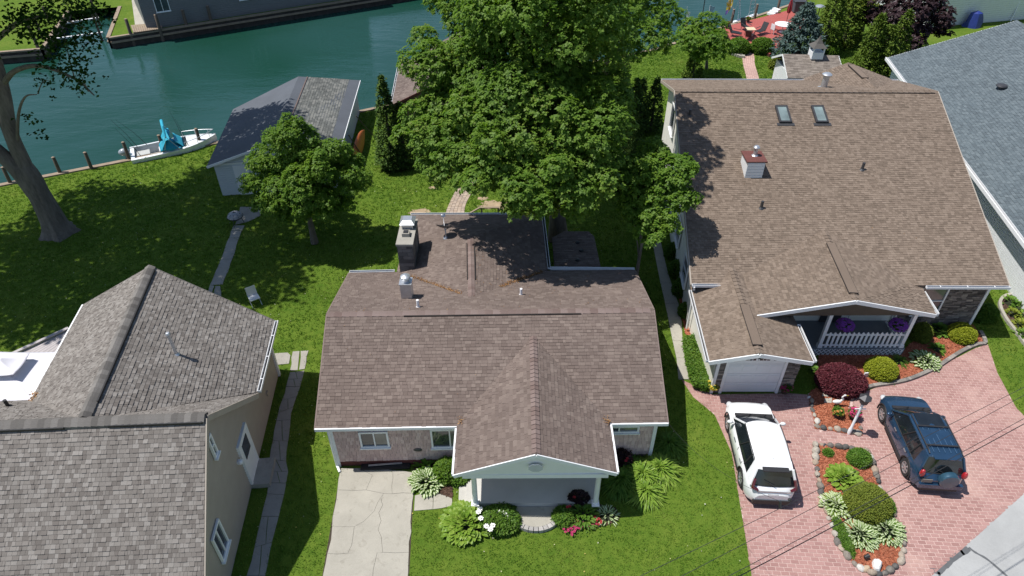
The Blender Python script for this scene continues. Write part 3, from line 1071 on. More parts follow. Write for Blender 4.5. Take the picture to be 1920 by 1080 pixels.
# ================= centre house
ch = thing('brown_house', 'low pink sided house with plain brown shingle roof and front porch, in the middle', 'house', (-0.7, 20.5, 0), world_mesh=True)
FL, FR = V3((-7.12, 15.99, 2.5)), V3((5.68, 16.26, 2.5))
RL, RR = V3((-7.36, 20.47, 4.1)), V3((5.68, 20.74, 4.1))
BL, BR = V3((-7.6, 25.20, 2.5)), V3((5.76, 25.43, 2.5))
PJ = V3((0.83, 19.56, 3.75)); PA = V3((0.79, 13.93, 3.74))
PL, PR_ = V3((-1.99, 14.02, 2.5)), V3((3.58, 14.1, 2.5))
PLb, PRb = V3((-2.0, 16.2, 2.53)), V3((3.56, 16.28, 2.53))
WJ = V3((-1.70, 22.1, 3.58)); WE = V3((-1.97, 26.6, 3.57))
WL, WR = V3((-5.38, 25.3, 2.5)), V3((1.68, 25.45, 2.5))
WLb, WRb = V3((-5.3, 30.15, 2.5)), V3((1.55, 30.2, 2.5))
up = Vector((0, 0, 1))
mb = MB()
T = 0.14
mb.slab([FL, FR, RR, RL], T); mb.slab([RL, RR, BR, BL], T)
mb.slab([PL, PA, PJ, PLb], T); mb.slab([PA, PR_, PRb, PJ], T)
mb.slab([WL, WJ, WE, WLb], T); mb.slab([WJ, WR, WRb, WE], T); mb.slab([WLb, WE, WRb], T)
roof = mb.build('roof', M_deck_brown, ch)
rc = RoofCover(0.14, (0.12, 0.17, 0.22, 0.27), 0.013, 0.45)
ex = Vector((1, 0.02, 0)); ey = Vector((0, 1, 0))
rc.plane([FL, FR, RR, RL], ex); rc.plane([BL, RL, RR, BR], ex)
rc.plane([PL, PLb, PJ, PA], ey); rc.plane([PA, PJ, PRb, PR_], ey)
rc.plane([WL, WLb, WE, WJ], ey); rc.plane([WJ, WE, WRb, WR], ey); rc.plane([WLb, WRb, WE], ex)
rc.build(roof, SH_BROWN, 300)
M_cap_b = mat_pieces('brown_ridge_cap', [(0, (0.15, 0.107, 0.095)), (1, (0.215, 0.165, 0.15))], 0.95, 90, 0.4, 0.1, 0.6)
def ridge_caps(roof, a, b, m, w=0.17, slope=0.36, step=0.2, name='ridge_cap', singles=True, jit=0.004, vent=0.0):
    a, b = Vector(a), Vector(b)
    d = b - a; L = d.length; d.normalize()
    side = Vector((-d.y, d.x, 0)).normalized()
    u = side.cross(d) if side.cross(d).z < 0 else d.cross(side)
    if u.z < 0: u = -u
    n = int(L / step)
    def cap(mb, M, dz=0):
        q = []
        for (x, h) in ((0, .042), (step * 1.02, .014)):
            for (s, z) in ((-w, -w * slope), (-w * .35, -.05 * slope), (0, 0.008), (w * .35, -.05 * slope), (w, -w * slope)):
                q.append(Vector((x, s, z + h + vent)))
        for (x, h) in ((0, 0), (step * 1.02, 0)):
            for s in (-w, w):
                q.append(Vector((x, s, -w * slope - .02)))
        F = [(i, i + 1, i + 6, i + 5) for i in range(4)]
        F += [(0, 10, 11, 4, 3, 2, 1), (0, 5, 12, 10), (4, 11, 13, 9)]
        mb.add([M @ p for p in q], F)
    M0 = Matrix((d, side, u)).transposed().to_4x4()
    if singles:
        k = MB(); cap(k, Matrix.Identity(4)); me = k.mesh(name, m)
        for i in range(n):
            o = bpy.data.objects.new(name, me); COL.objects.link(o); o.parent = roof
            M = M0.copy(); M.translation = a + d * (i * step) + u * random.uniform(0, jit)
            o.matrix_basis = M
    else:
        k = MB()
        for i in range(n):
            M = M0.copy(); M.translation = a + d * (i * step) + u * random.uniform(0, jit)
            cap(k, M)
        o = k.build(name + '_row', m); o.parent = roof; tag(o, kind='stuff')
ridge_caps(roof, RL, RR, M_cap_b, 0.16, 0.36, 0.3, singles=True)
ridge_caps(roof, PA + V3((0, .02, 0)), PJ, M_cap_b, 0.15, 0.4, 0.2, singles=True)
ridge_caps(roof, WE, WJ, M_cap_b, 0.15, 0.3, 0.2, singles=True)
# raised ridge vents
M_ventslot = mat('vent_slot', (0.03, 0.024, 0.022), 0.9, 0.2)
mb = MB()
a_, b_ = RL.lerp(RR, .235), RL.lerp(RR, .775)
mb.bar(a_ + V3((0, -.17, -.03)), b_ + V3((0, -.17, -.03)), .05, .05)
mb.build('ridge_vent', M_ventslot, roof).location = (0, 0, 0)
mb = MB()
for s in (-.17, .17):
    mb.bar(WE.lerp(WJ, .12) + V3((s, 0, .0)), WE.lerp(WJ, .72) + V3((s, 0, .0)), .04, .05)
mb.build('ridge_vent', M_ventslot, roof)
fascia(ch, [FL + V3((-.02, -.03, .02)), V3((-2.0, 16.08, 2.52))], M_white, 0.13, 0.06)
fascia(ch, [V3((3.58, 16.2, 2.52)), FR + V3((.03, -.03, .02))], M_white, 0.13, 0.06)
fascia(ch, [PL + V3((-.03, -.0, .03)), V3((-2.03, 16.0, 2.53))], M_white, 0.13, 0.07)
fascia(ch, [PR_ + V3((.03, 0, .03)), V3((3.6, 16.15, 2.53))], M_white, 0.13, 0.07)
fascia(ch, [PL + V3((0, -.025, .0)), PA + V3((0, -.025, 0)), PR_ + V3((0, -.025, 0))], M_white, 0.15, 0.04, 'rake_board')
fascia(ch, [FR + V3((.025, 0, 0)), RR + V3((.025, 0, 0)), BR + V3((.025, 0, 0))], M_cap_b, 0.14, 0.04, 'rake_board')
fascia(ch, [FL + V3((-.025, 0, 0)), RL + V3((-.025, 0, 0)), BL + V3((-.025, 0, 0))], M_cap_b, 0.14, 0.04, 'rake_board')
gutter(ch, BL + V3((0, 0, .03)), V3((-5.5, 25.27, 2.53)), (0, 1, 0), straps=False)
gutter(ch, V3((1.8, 25.5, 2.53)), BR + V3((0, 0, .03)), (0, 1, 0), straps=False)
gutter(ch, WLb + V3((0, 0, .03)), WRb + V3((0, 0, .03)), (0, 1, 0), straps=False)
gutter(ch, WR + V3((0, .1, .03)), WRb + V3((0, 0, .03)), (1, 0, 0), straps=False)
# walls
wa, wb = (-6.66, 16.25), (5.36, 16.62)
WB = [V3((-6.66, 16.25, 0)), V3((5.36, 16.62, 0)), V3((5.4, 25.0, 0)), V3((-7.15, 24.8, 0))]
mb = MB()
mb.prism([tuple(p[:2]) for p in WB], 0, 2.36)
mb.prism([(-4.95, 24.6), (1.25, 24.7), (1.15, 29.75), (-4.9, 29.7)], 0, 2.34)
# gable ends below the rakes
for xx, F_, R_, B_ in ((-6.85, FL, RL, BL), (5.34, FR, RR, BR)):
    mb.add([(xx, F_.y + .5, 2.3), (xx, R_.y, 3.95), (xx, B_.y - .5, 2.3), (xx + .1, F_.y + .5, 2.3), (xx + .1, R_.y, 3.95), (xx + .1, B_.y - .5, 2.3)], [(0, 1, 2), (5, 4, 3), (0, 3, 4, 1), (1, 4, 5, 2)])
mb.build('wall', M_backing, ch)
def shake_wall(parent, a, b, z0, z1, m, row=0.2, wr=(.11, .2), th=0.026, name='shake_siding', out=0.02, skip=()):
    a, b = Vector((a[0], a[1], 0)), Vector((b[0], b[1], 0))
    d = (b - a); L = d.length; d.normalize(); n = Vector((d.y, -d.x, 0))
    mb = MB()
    z = z0
    while z < z1:
        s = -random.random() * .1
        while s < L:
            w = random.uniform(*wr)
            s1, s2 = max(s + .004, 0), min(s + w - .004, L)
            zt = min(z + row, z1)
            if s2 - s1 > .01 and not any(k[0] < (s1 + s2) / 2 < k[2] and k[1] < z + row / 2 < k[3] for k in skip):
                zb = z + random.uniform(-.008, .008)
                t = th * random.uniform(.8, 1.3)
                q = [a + d * s1 + n * (out + t) + up * zb, a + d * s2 + n * (out + t) + up * zb, a + d * s2 + n * (out + .004) + up * zt, a + d * s1 + n * (out + .004) + up * zt,
                     a + d * s1 + n * 0 + up * zb, a + d * s2 + n * 0 + up * zb, a + d * s2 + up * zt, a + d * s1 + up * zt]
                mb.add(q, [(0, 1, 2, 3), (4, 5, 1, 0), (1, 5, 6, 2), (4, 0, 3, 7)])
            s += w
        z += row
    o = mb.build(name, m, parent)
    return tag(o, kind='stuff')
shake_wall(ch, wa, wb, 0.28, 2.36, M_pink)
shake_wall(ch, (-7.13, 24.8), wa, 0.28, 2.36, M_pink)
shake_wall(ch, wb, (5.4, 25.0), 0.28, 2.36, M_pink)
mb = MB()
mb.bar(V3((-6.66, 16.24, .13)), V3((-2.0, 16.38, .13)), .06, .26)
mb.build('brick_foundation', M_redbrick, ch)
wall_window(ch, wa, wb, win_px(wa, wb, 674, 808, 730, 833), glass=[M_glass, M_glass_lt])
s0 = win_px(wa, wb, 808, 803, 852, 834)
wall_window(ch, wa, wb, (s0[0], s0[1], s0[0] + 1.35, s0[3]), glass=[M_glass, M_glass_lt])
s0 = win_px(wa, wb, 1150, 797, 1194, 812)
wall_window(ch, wa, wb, (s0[0] - .5, s0[1], s0[2], s0[3] + .2), glass=[M_glass, M_glass_lt])
mb = MB()
mb.tube([(-6.72, 16.02, 2.4), (-6.74, 16.12, 2.2), (-6.74, 16.14, .15), (-6.6, 15.9, .06)], .05, 8)
mb.build('downspout', M_white, ch)
mb = MB(); mb.box((5.36, 16.58, 1.18), (.13, .13, 2.36), R(2)); mb.build('corner_board', M_white, ch)
mb = MB(); mb.box((-6.66, 16.21, 1.18), (.1, .1, 2.36), R(2)); mb.build('corner_board', M_white, ch)
# little wall plaque and a cellar hatch mat
p = on_wall(784, 843, wa, wb)
mb = MB()
mb.lathe([(.16, 0), (.17, .03), (.1, .05), (.01, .055)], 14, M=Matrix.Translation(p + V3((0, -.03, .05))) @ Matrix.Rotation(R(90), 4, 'X') @ Matrix.Diagonal((1, .55, 1, 1)))
mb.build('wall_plaque', M_dkmetal, ch)
# porch
porch_roof_z = 2.36
mb = MB()
mb.prism([(-1.40, 14.33), (3.16, 14.33), (3.2, 16.42), (-1.5, 16.42)], 0, .35)
mb.build('porch_floor', M_porch, ch)
M_step = mat('porch_steps', (0.45, 0.44, 0.41), 0.9, 0.12, 1.5, 40, .2)
for k, (x0, x1, z) in enumerate([(-1.68, -1.40, .235), (-1.96, -1.68, .12)]):
    mb = MB(); mb.prism([(x0, 14.36), (x1, 14.36), (x1 - .04, 15.9), (x0 - .04, 15.9)], 0, z); mb.build('step', M_step, ch)
# gable front with vent and beam
gable_wall(ch, [PL + V3((.25, .06, -.19)), PR_ + V3((-.25, .06, -.19)), PA + V3((0, .06, -.14))], M_white, 0.12, 'pediment')
mb = MB(); mb.bar((-1.7, 14.17, 2.3), (3.3, 14.2, 2.3), .2, .2); mb.build('beam', M_white, ch)
mb = MB()
c = V3((.79, 13.97, 2.98))
mb.add([c + V3((.26 * math.cos(a + R(22.5)), 0, .2 * math.sin(a + R(22.5)))) for a in [k * math.pi / 4 for k in range(8)]] + [c + V3((.26 * math.cos(a + R(22.5)), -.05, .2 * math.sin(a + R(22.5)))) for a in [k * math.pi / 4 for k in range(8)]],
       [tuple(range(8)), tuple(range(15, 7, -1))] + [(i, i + 8, (i + 1) % 8 + 8, (i + 1) % 8) for i in range(8)])
mb.build('gable_vent', mat('vent_grey', (.5, .52, .53), .6, .1), ch)
for x in (-1.33, 3.02):
    mb = MB()
    mb.lathe([(.125, .36), (.125, .46), (.095, .48), (.1, .6), (.09, 2.05), (.12, 2.1), (.12, 2.2)], 14, M=Matrix.Translation((x, 14.32, 0)))
    mb.box((x, 14.32, .37), (.28, .28, .05))
    mb.build('column', M_white, ch, smooth=True)
mb = MB(); mb.slab([(-1.8, 14.2, 2.4), (3.35, 14.2, 2.4), (3.35, 16.4, 2.4), (-1.8, 16.4, 2.4)], .03); mb.build('porch_ceiling', M_white, ch)
# front door under the porch
mb = MB(); mb.box((1.3, 16.44, 1.4), (1.0, .08, 2.05), R(2)); dr = mb.build('door', M_white, ch)
mb = MB(); mb.ell((.95, 16.38, 1.35), (.03, .04, .03)); mb.build('handle', M_metal, dr).location = (0, 0, 0)
# chimney of grey block, built block by block
M_block = mat_pieces('grey_block', [(0, (.07, .07, .072)), (.5, (.13, .13, .13)), (1, (.2, .195, .19))], .92, 40, .5, .25, 2)
chm = MB(); chm.box((-4.85, 26.15, 3.2), (.62, 1.9, 1.78)); cho = chm.build('chimney', M_backing, ch)
x0, x1, y0, y1 = -5.18, -4.52, 25.18, 27.12
bl_n = 0
for r in range(9):
    z = 2.3 + r * .2
    off = .2 if r % 2 else 0
    for side in range(4):
        L = (x1 - x0) if side in (0, 2) else (y1 - y0)
        s = -off
        while s < L - .02:
            a, b = max(s, 0) + .006, min(s + .4, L) - .006
            if b - a > .03:
                mb = MB()
                cz = z + .1; m_ = (a + b) / 2; ln = b - a
                if side == 0: mb.box((x0 + m_, y0, cz), (ln, .06, .186))
                elif side == 2: mb.box((x0 + m_, y1, cz), (ln, .06, .186))
                elif side == 1: mb.box((x1, y0 + m_, cz), (.06, ln, .186))
                else: mb.box((x0, y0 + m_, cz), (.06, ln, .186))
                o = mb.build('block', M_block); o.parent = cho
            s += .4
mb = MB(); mb.box((-4.85, 26.15, 4.14), (.78, 2.1, .1)); o = mb.build('cap', M_conc_old); o.parent = cho
mb = MB(); mb.box((-4.85, 25.85, 4.27), (.34, .34, .2)); mb.box((-4.85, 25.85, 4.38), (.22, .22, .03), mi=1); o = mb.build('flue', [M_conc_old, M_black]); o.parent = cho
mb = MB()
for sx in (-.24, .24):
    for sy in (-.3, .3):
        mb.box((-4.85 + sx, 26.65 + sy, 4.32), (.04, .04, .3))
mb.box((-4.85, 26.65, 4.28), (.46, .56, .2))
mb.add([(-5.2, 26.25, 4.46), (-4.5, 26.25, 4.46), (-4.5, 27.05, 4.46), (-5.2, 27.05, 4.46), (-5.05, 26.45, 4.6), (-4.65, 26.45, 4.6), (-4.65, 26.85, 4.6), (-5.05, 26.85, 4.6)], [(3, 2, 1, 0), (4, 5, 6, 7), (0, 1, 5, 4), (1, 2, 6, 5), (2, 3, 7, 6), (3, 0, 4, 7)])
o = mb.build('chimney_hood', M_metal); o.parent = cho
# metal furnace chimney on the back slope
p = on_plane(763, 560, BL, BR, RL)
mb = MB()
mb.box((p.x, p.y + .2, p.z + .25), (.46, .46, 1.0))
mb.box((p.x, p.y + .2, p.z + .77), (.52, .52, .04))
mb.lathe([(.15, 0), (.15, .14), (.2, .16), (.22, .2), (.2, .26), (.12, .31), (.01, .33)], 16, M=Matrix.Translation((p.x, p.y + .2, p.z + .79)))
mb.build('furnace_vent', M_metal, ch, smooth=30)
for px, py, h in ((784, 576, .38), (977, 553, .34)):
    pipe(ch, on_plane(px, py, BL, BR, RL), h, .055, M_pvc)
# television dish
p = on_plane(836, 447, WL, WLb, WE)
dish = MB()
tilt = Matrix.Translation(p + V3((-.05, .1, .62))) @ Matrix.Rotation(R(-12), 4, 'Z') @ Matrix.Rotation(R(-35), 4, 'X')
dish.lathe([(.01, -.075), (.18, -.06), (.32, -.015), (.4, .03), (.4, .045), (.32, .0), (.18, -.045), (.01, -.06)], 22, M=tilt @ Matrix.Diagonal((1.0, .9, 1, 1)), cap=False)
dsh = thing('satellite_dish', 'dark satellite dish on the back wing roof of the middle house', 'satellite dish', tuple(p), world_mesh=True)
dish.build('reflector', M_dkmetal, dsh, smooth=True)
mb = MB(); mb.tube([p - V3((0, 0, .05)), p + V3((.02, -.02, .3)), p + V3((-.02, .06, .56))], .03, 8); mb.box(p + V3((0, 0, .01)), (.22, .22, .03)); mb.build('mast', M_metal, dsh)
mb = MB(); mb.tube([p + V3((-.03, .12, .45)), p + V3((-.1, .5, .62)), p + V3((-.12, .62, .85))], .015, 6); mb.box(p + V3((-.12, .62, .9)), (.2, .1, .1)); mb.build('feed_arm', M_pvc, dsh)

# round stoop with paver edge
st = thing('round_stoop', 'half round concrete stoop with a grey paver edge in front of the porch', 'step', (.85, 14.2, 0), world_mesh=True)
cx, cy, rr_ = .85, 14.32, 1.0
arc = [(cx + .86 * math.cos(a), cy - .82 * math.sin(a)) for a in [math.pi * k / 24 for k in range(25)]]
mb = MB(); mb.prism(arc + [(cx - .78, cy), (cx + .78, cy)][:0], 0, .16); mb.build('tread', M_conc, st)
M_edge = mat_pieces('stoop_pavers', [(0, (.3, .29, .28)), (1, (.44, .42, .4))], .9, 40, .4, .1, 2)
for k in range(17):
    a0, a1 = math.pi * k / 17 + .012, math.pi * (k + 1) / 17 - .012
    q = [(cx + r * math.cos(a), cy - r * .95 * math.sin(a)) for r, a in ((.87, a0), (1.04, a0), (1.04, a1), (.87, a1))]
    mb = MB(); mb.prism(q, 0, .165); mb.build('paver', M_edge, st)
EXCL.append([(cx + 1.05 * math.cos(a), cy - 1.0 * math.sin(a)) for a in [math.pi * k / 12 for k in range(13)]])
EXCL.append([(-7.2, 16.1), (5.5, 16.5), (5.5, 25), (-7.2, 25)]); EXCL.append([(-5, 24.5), (1.3, 24.5), (1.3, 29.9), (-5, 29.9)]); EXCL.append([(-2, 14.3), (3.2, 14.3), (3.2, 16.5), (-2, 16.5)])
# cellar window well in front of the pink wall
mb = MB()
p0, p1 = G(676, 884), G(768, 880)
wl = thing('cellar_hatch', 'low black cellar hatch against the pink wall at the driveway end', 'hatch', ((p0.x + p1.x) / 2, 16.0, 0), world_mesh=True)
mb.prism([(p0.x, p0.y + .02), (p1.x, p1.y), (p1.x + .03, p1.y + .28), (p0.x, p0.y + .3)], .0, .1)
mb.build('lid', M_black, wl)
mb = MB(); mb.bar((p0.x + .3, p0.y + .16, .16), (p1.x - .3, p1.y + .18, .16), .05, .05); mb.build('rail', M_metal, wl)

# dark brown shed roof behind the right wing
shed = thing('garden_shed', 'shaded brown roofed shed tucked behind the right end of the middle house', 'shed', (3.2, 27, 0), world_mesh=True)
sq = [tuple(G(*p, 2.1)) for p in [(1040, 506), (1035, 446), (1058, 434), (1104, 434), (1114, 444), (1127, 504)]]
mb = MB(); mb.slab(sq, .12); sr = mb.build('roof', M_deck_brown, shed)
r2 = RoofCover(0.15, (.2, .26, .32), .012); r2.plane(sq, ex); r2.build(sr, SH_BROWN, 0)
cxs = sum(p[0] for p in sq) / 6; cys = sum(p[1] for p in sq) / 6
mb = MB(); mb.prism([(cxs + (p[0] - cxs) * .85, cys + (p[1] - cys) * .85) for p in sq], 0, 1.99); mb.build('wall', M_wood, shed)
mb = MB()
for px, py in ((1083, 455), (1090, 470), (1083, 488)):
    q = G(px, py, 2.12); mb.lathe([(.12, 0), (.1, .06), (.01, .08)], 10, M=Matrix.Translation((q.x, q.y, 2.11)))
mb.build('roof_vent', M_black, shed)

# wooden handrail at the back steps
hr = thing('wooden_handrail', 'weathered wooden handrail at the back steps behind the middle house', 'railing', tuple(G(920, 400)), world_mesh=True)
c7 = lambda x, y: (700 + x / 4.174, 380 + y / 4.174)
mb = MB()
A1, A2, A3 = G(*c7(835, 38), .95), G(*c7(985, 38), .95), G(*c7(745, 88), .5)
mb.bar(A1, A2, .14, .05); mb.bar(A3, A1, .14, .05)
mb.build('top_rail', M_wood, hr)
for q in (A1.lerp(A2, .08), A2.lerp(A1, .05), A3):
    mb = MB(); mb.box((q.x, q.y, q.z / 2 - .02), (.1, .1, q.z - .04)); mb.build('post', M_wood, hr)

# ================= left house
lh = thing('taupe_house', 'taupe sided house with grey shingle cross gable roof, left', 'house', (-12.5, 15, 0), world_mesh=True)
LR0, LR1 = V3((-22, 13.3, 5.6)), V3((-9.50, 13.95, 5.6))
LE = V3((-9.42, 17.15, 3.1))                 # back eave corner at the right gable
LEw = V3((-22, 16.6, 3.1))
WR0, WR1 = V3((-13.24, 13.76, 5.6)), V3((-14.38, 21.6, 5.6))
WE0, WE1 = V3((-9.45, 17.2, 3.1)), V3((-9.84, 21.15, 3.1))
WF0, WF1 = V3((-17.6, 16.8, 3.1)), V3((-18.3, 22.2, 3.1))
LF0, LF1 = V3((-22, 9.4, 2.25)), V3((-9.12, 10.0, 2.25))
mb = MB()
mb.slab([LR0, LR1, LF1, LF0], .15)
mb.slab([WR0, LR1, LE], .15)
mb.slab([LR0, WR0, WF0, LEw], .15)
mb.slab([WR0, WE0, WE1, WR1], .15); mb.slab([WR0, WR1, WF1, WF0], .15)
lroof = mb.build('roof', M_deck_brown, lh)
r3 = RoofCover(0.135, (.08, .11, .15, .19), .018, .4)
lx = (LR1 - LR0).normalized(); ly = (WR1 - WR0).normalized()
r3.plane([LR0, LR1, LF1, LF0], lx)
r3.plane([WR0, LR1, LE], lx)
r3.plane([LR0, WR0, WF0, LEw], lx)
r3.plane([WR0, WR1, WE1, WE0], ly)
r3.plane([WR0, WF0, WF1, WR1], ly)
r3.build(lroof, SH_GREY, 300)
ridge_caps(lroof, V3((-17.5, 13.53, 5.6)), LR1 + V3((.0, 0, 0)), M_ridge_dk, .2, .6, .2, vent=.05)
ridge_caps(lroof, WR1, WR0, M_ridge_dk, .2, .6, .2, vent=.05)
mb = MB()
sd = Vector((-ly.y, ly.x, 0))
for (a, b, s_) in ((WR0.lerp(WR1, .1), WR0.lerp(WR1, .98), -sd * .2),):
    mb.bar(a + s_ + V3((0, 0, -.05)), b + s_ + V3((0, 0, -.05)), .05, .09)
mb.bar(V3((-17.5, 13.32, 5.53)), V3((-13.7, 13.52, 5.53)), .05, .08)
mb.bar(V3((-12.4, 13.6, 5.53)), V3((-9.55, 13.74, 5.53)), .05, .08)
mb.build('ridge_vent', M_black, lroof)
gutter(lh, WE0 + V3((0, .05, .03)), WE1 + V3((0, 0, .03)), (1, .1, 0))
fascia(lh, [WF0 + V3((-.03, 0, .02)), WF1 + V3((-.03, 0, .02))], M_white, .12, .06)
fascia(lh, [LE + V3((.03, 0, -.01)), LR1 + V3((.03, 0, -.01)), LF1 + V3((.03, 0, -.01))], M_tan, .2, .04, 'rake_board')
fascia(lh, [WE1 + V3((0, .03, 0)), WR1 + V3((0, .03, 0)), WF1 + V3((0, .03, 0))], M_ridge_dk, .16, .04, 'rake_board')
mb = MB(); mb.box((-9.72, 17.3, 2.96), (.45, .4, .18), R(5)); mb.build('eave_return', M_white, lh)
# right gable wall
dW = Vector((-.0933, .9956, 0)); nW = Vector((.9956, .0933, 0))
w0 = V3((-9.49, 12.08, 0)); 
wp = lambda s: w0 + dW * s          # s metres back along the wall from (−9.49, 12.08)
s_front, s_back = -1.9, 9.1
gz = lambda s: 5.45 - ((s - 1.88) * .78 if s > 1.88 else (1.88 - s) * .84)
outl = [wp(s_front), wp(s_back), wp(s_back) + up * 2.95, wp(5.05) + up * 2.95, wp(1.88) + up * 5.45, wp(s_front) + up * gz(s_front)]
gable_wall(lh, outl, M_tan, .2)
k = MB()
k.prism([tuple((wp(s_back) - nW * .1)[:2]), tuple((wp(s_back) - nW * 7.4)[:2]), tuple((wp(5.2) - nW * 7.4)[:2]), tuple((wp(5.2) - nW * .1)[:2])], 0, 2.95)
k.prism([tuple((wp(5.2) - nW * .1)[:2]), tuple((wp(5.2) - nW * 12)[:2]), tuple((wp(-1.8) - nW * 12)[:2]), tuple((wp(-1.8) - nW * .1)[:2])], 0, 2.2)
k.build('wall', M_tan, lh)
z = .12
while z < 5.35:
    zt = z + .145
    top_ok = lambda s: True
    # run of this board under the roof line
    sa = s_front if z + .1 < gz(s_front) else 1.88 - (5.40 - z - .12) / .84
    sb = s_back if z + .14 < 2.95 else 1.88 + (5.40 - z - .12) / .78
    if z + .14 >= 2.95: sb = min(sb, 5.05)
    if sb - sa > .2:
        a, b = wp(sa), wp(sb)
        q = [a + nW * .03 + up * z, b + nW * .03 + up * z, b + nW * .008 + up * zt, a + nW * .008 + up * zt, a + up * z, b + up * z]
        mb = MB(); mb.add(q, [(0, 1, 2, 3), (4, 5, 1, 0), (0, 3, 4), (1, 5, 2)])
        mb.build('siding_board', M_tan, lh)
    z += .145
def lwin(px, **kw):
    a, b = wp(-3), wp(9.1)
    a = (a.x, a.y); b = (b.x, b.y)
    return wall_window(lh, a, b, win_px(a, b, *px), **kw)
lwin((388, 815, 399, 858), glass=[M_glass_lt, M_glass], horiz=True, out=.085)
a, b = wp(-3), wp(9.1)
s = win_px((a.x, a.y), (b.x, b.y), 391, 1010, 424, 1018)
zc = (s[1] + s[3]) / 2
wall_window(lh, (a.x, a.y), (b.x, b.y), (s[0], zc - .62, s[2], zc + .62), glass=[M_glass, M_glass], out=.085)
mb = MB(); mb.box(wp(8.98) + nW * .03 + up * 1.48, (.14, .14, 2.95), R(5.35)); mb.build('corner_board', M_white, lh)
# side door
pd0, pd1 = on_wall(452, 860, (a.x, a.y), (b.x, b.y)), on_wall(482, 870, (a.x, a.y), (b.x, b.y))
sd0 = (pd0 - w0).dot(dW); sd1 = (pd1 - w0).dot(dW)
sm = (sd0 + sd1) / 2
mb = MB(); mb.box(wp(sm) + nW * .05 + up * 1.2, (.08, 1.0, 2.1), R(5.35)); sdoor = mb.build('door', M_white, lh)
mb = MB()
for so_ in (-.55, .55):
    mb.box(wp(sm + so_) + nW * .06 + up * 1.25, (.1, .1, 2.3), R(5.35))
mb.box(wp(sm) + nW * .06 + up * 2.34, (.1, 1.2, .1), R(5.35))
o = mb.build('frame', M_white); o.parent = sdoor
mb = MB(); mb.box(wp(sm) + nW * .10 + up * 1.75, (.02, .62, .75), R(5.35)); o = mb.build('pane', M_glass); o.parent = sdoor
mb = MB(); mb.box(wp(sm) + nW * .35 + up * .12, (.7, 1.2, .24), R(5.35)); mb.build('door_step', M_conc_old, lh)
# wall lamp beside the door
q = wp(sm - .85) + nW * .12 + up * 1.95
mb = MB(); mb.box(q - nW * .08, (.06, .14, .14), R(5)); mb.lathe([(.05, .1), (.1, .05), (.09, -.05), (.03, -.12)], 10, M=Matrix.Translation(q)); mb.build('wall_lamp', M_pvc, lh)
q = wp(7.1) + nW * .05 + up * .9
mb = MB(); mb.box(q, (.08, .14, .2), R(5)); mb.build('meter_box', M_tan, lh)
pipe(lh, on_plane(331, 664, WR0, WR1, WE1), .95, .06, M_metal, cap=True)
pipe(lh, on_plane(419, 740, WR0, LR1, LE), .42, .045, M_pvc)
pipe(lh, on_plane(16, 762, LR0, WR0, WF0), .32, .06, M_black)
EXCL.append([tuple(p[:2]) for p in (wp(s_front), wp(s_back), wp(s_back) - nW * 7.4, wp(5.2) - nW * 7.4, wp(5.2) - nW * 12, wp(-2) - nW * 12)])

# ================= right tan house
rh = thing('tan_roofed_house', 'cream house with a very broad tan shingle roof and two skylights', 'house', (15, 26, 0), world_mesh=True)
A = V3((8.01, 23.75, 3.0)); B = V3((22.07, 23.6, 3.0)); Cc = V3((8.86, 35.65, 7.0)); D = V3((23.08, 35.5, 7.0))
Eb, Fb = V3((9.08, 40.1, 5.75)), V3((23.4, 40.0, 5.75))
# the front porch gable
QA = V3((14.16, 21.5, 3.95)); QJ = on_plane(1545, 432, A, B, Cc) + V3((0, 0, .03))
QL, QR = G(1415, 591, 3.12), G(1755, 589, 2.66)
QLb, QRb = V3((QL.x - .1, 24.0, 3.1)), V3((QR.x + .1, 24.1, 2.9))
GA, GJ = G(1425, 663, 3.3), V3((9.95, 24.6, 3.3))
GL, GR = G(1330, 677, 2.5), G(1525, 678, 2.5)
GLb, GRb = V3((8.12, 24.2, 2.5)), V3((12.2, 24.2, 2.5))
mb = MB()
mb.slab([A, B, D, Cc], .16); mb.slab([Cc, D, Fb, Eb], .16)
mb.slab([QL, QA, QJ, QLb], .15); mb.slab([QA, QR, QRb, QJ], .15)
mb.slab([GL, GA, GJ, GLb], .15); mb.slab([GA, GR, GRb, GJ], .15)
# cross gable on the back slope
KA = V3((20.35, 40.7, 6.6)); KJ = V3((20.2, 36.2, 6.78)); KL = V3((17.2, 40.2, 5.6)); KR = V3((23.5, 40.2, 5.6))
mb.slab([KL, KA, KJ], .12); mb.slab([KA, KR, KJ], .12)
rroof = mb.build('roof', M_deck_brown, rh)
r4 = RoofCover(0.13, (.12, .16, .21), .013, .4)
r4.plane([A, B, D, Cc], ex * 1.0); r4.plane([Cc, D, Fb, Eb], ex)
r4.plane([QL, QLb, QJ, QA], QJ - QA); r4.plane([QA, QJ, QRb, QR], QJ - QA)
r4.plane([GL, GLb, GJ, GA], GJ - GA); r4.plane([GA, GJ, GRb, GR], GJ - GA)
r4.plane([KL, KA, KJ], KJ - KA); r4.plane([KA, KR, KJ], KJ - KA)
r4.build(rroof, SH_TAN, 300)
M_cap_t = mat_pieces('tan_ridge_cap', [(0, (.15, .115, .09)), (1, (.195, .152, .12))], .95, 90, .4, .1, .6)
ridge_caps(rroof, Cc, D, M_cap_t, .16, .33, .3)
ridge_caps(rroof, QA + (QJ - QA) * .02, QJ, M_cap_t, .15, .25, .25)
ridge_caps(rroof, GA, GJ, M_cap_t, .15, .3, .25)
mb = MB()
mb.bar(Cc.lerp(D, .02) + V3((0, -.2, -.05)), Cc.lerp(D, .985) + V3((0, -.2, -.05)), .05, .06)
mb.build('ridge_vent', M_ventslot, rroof)
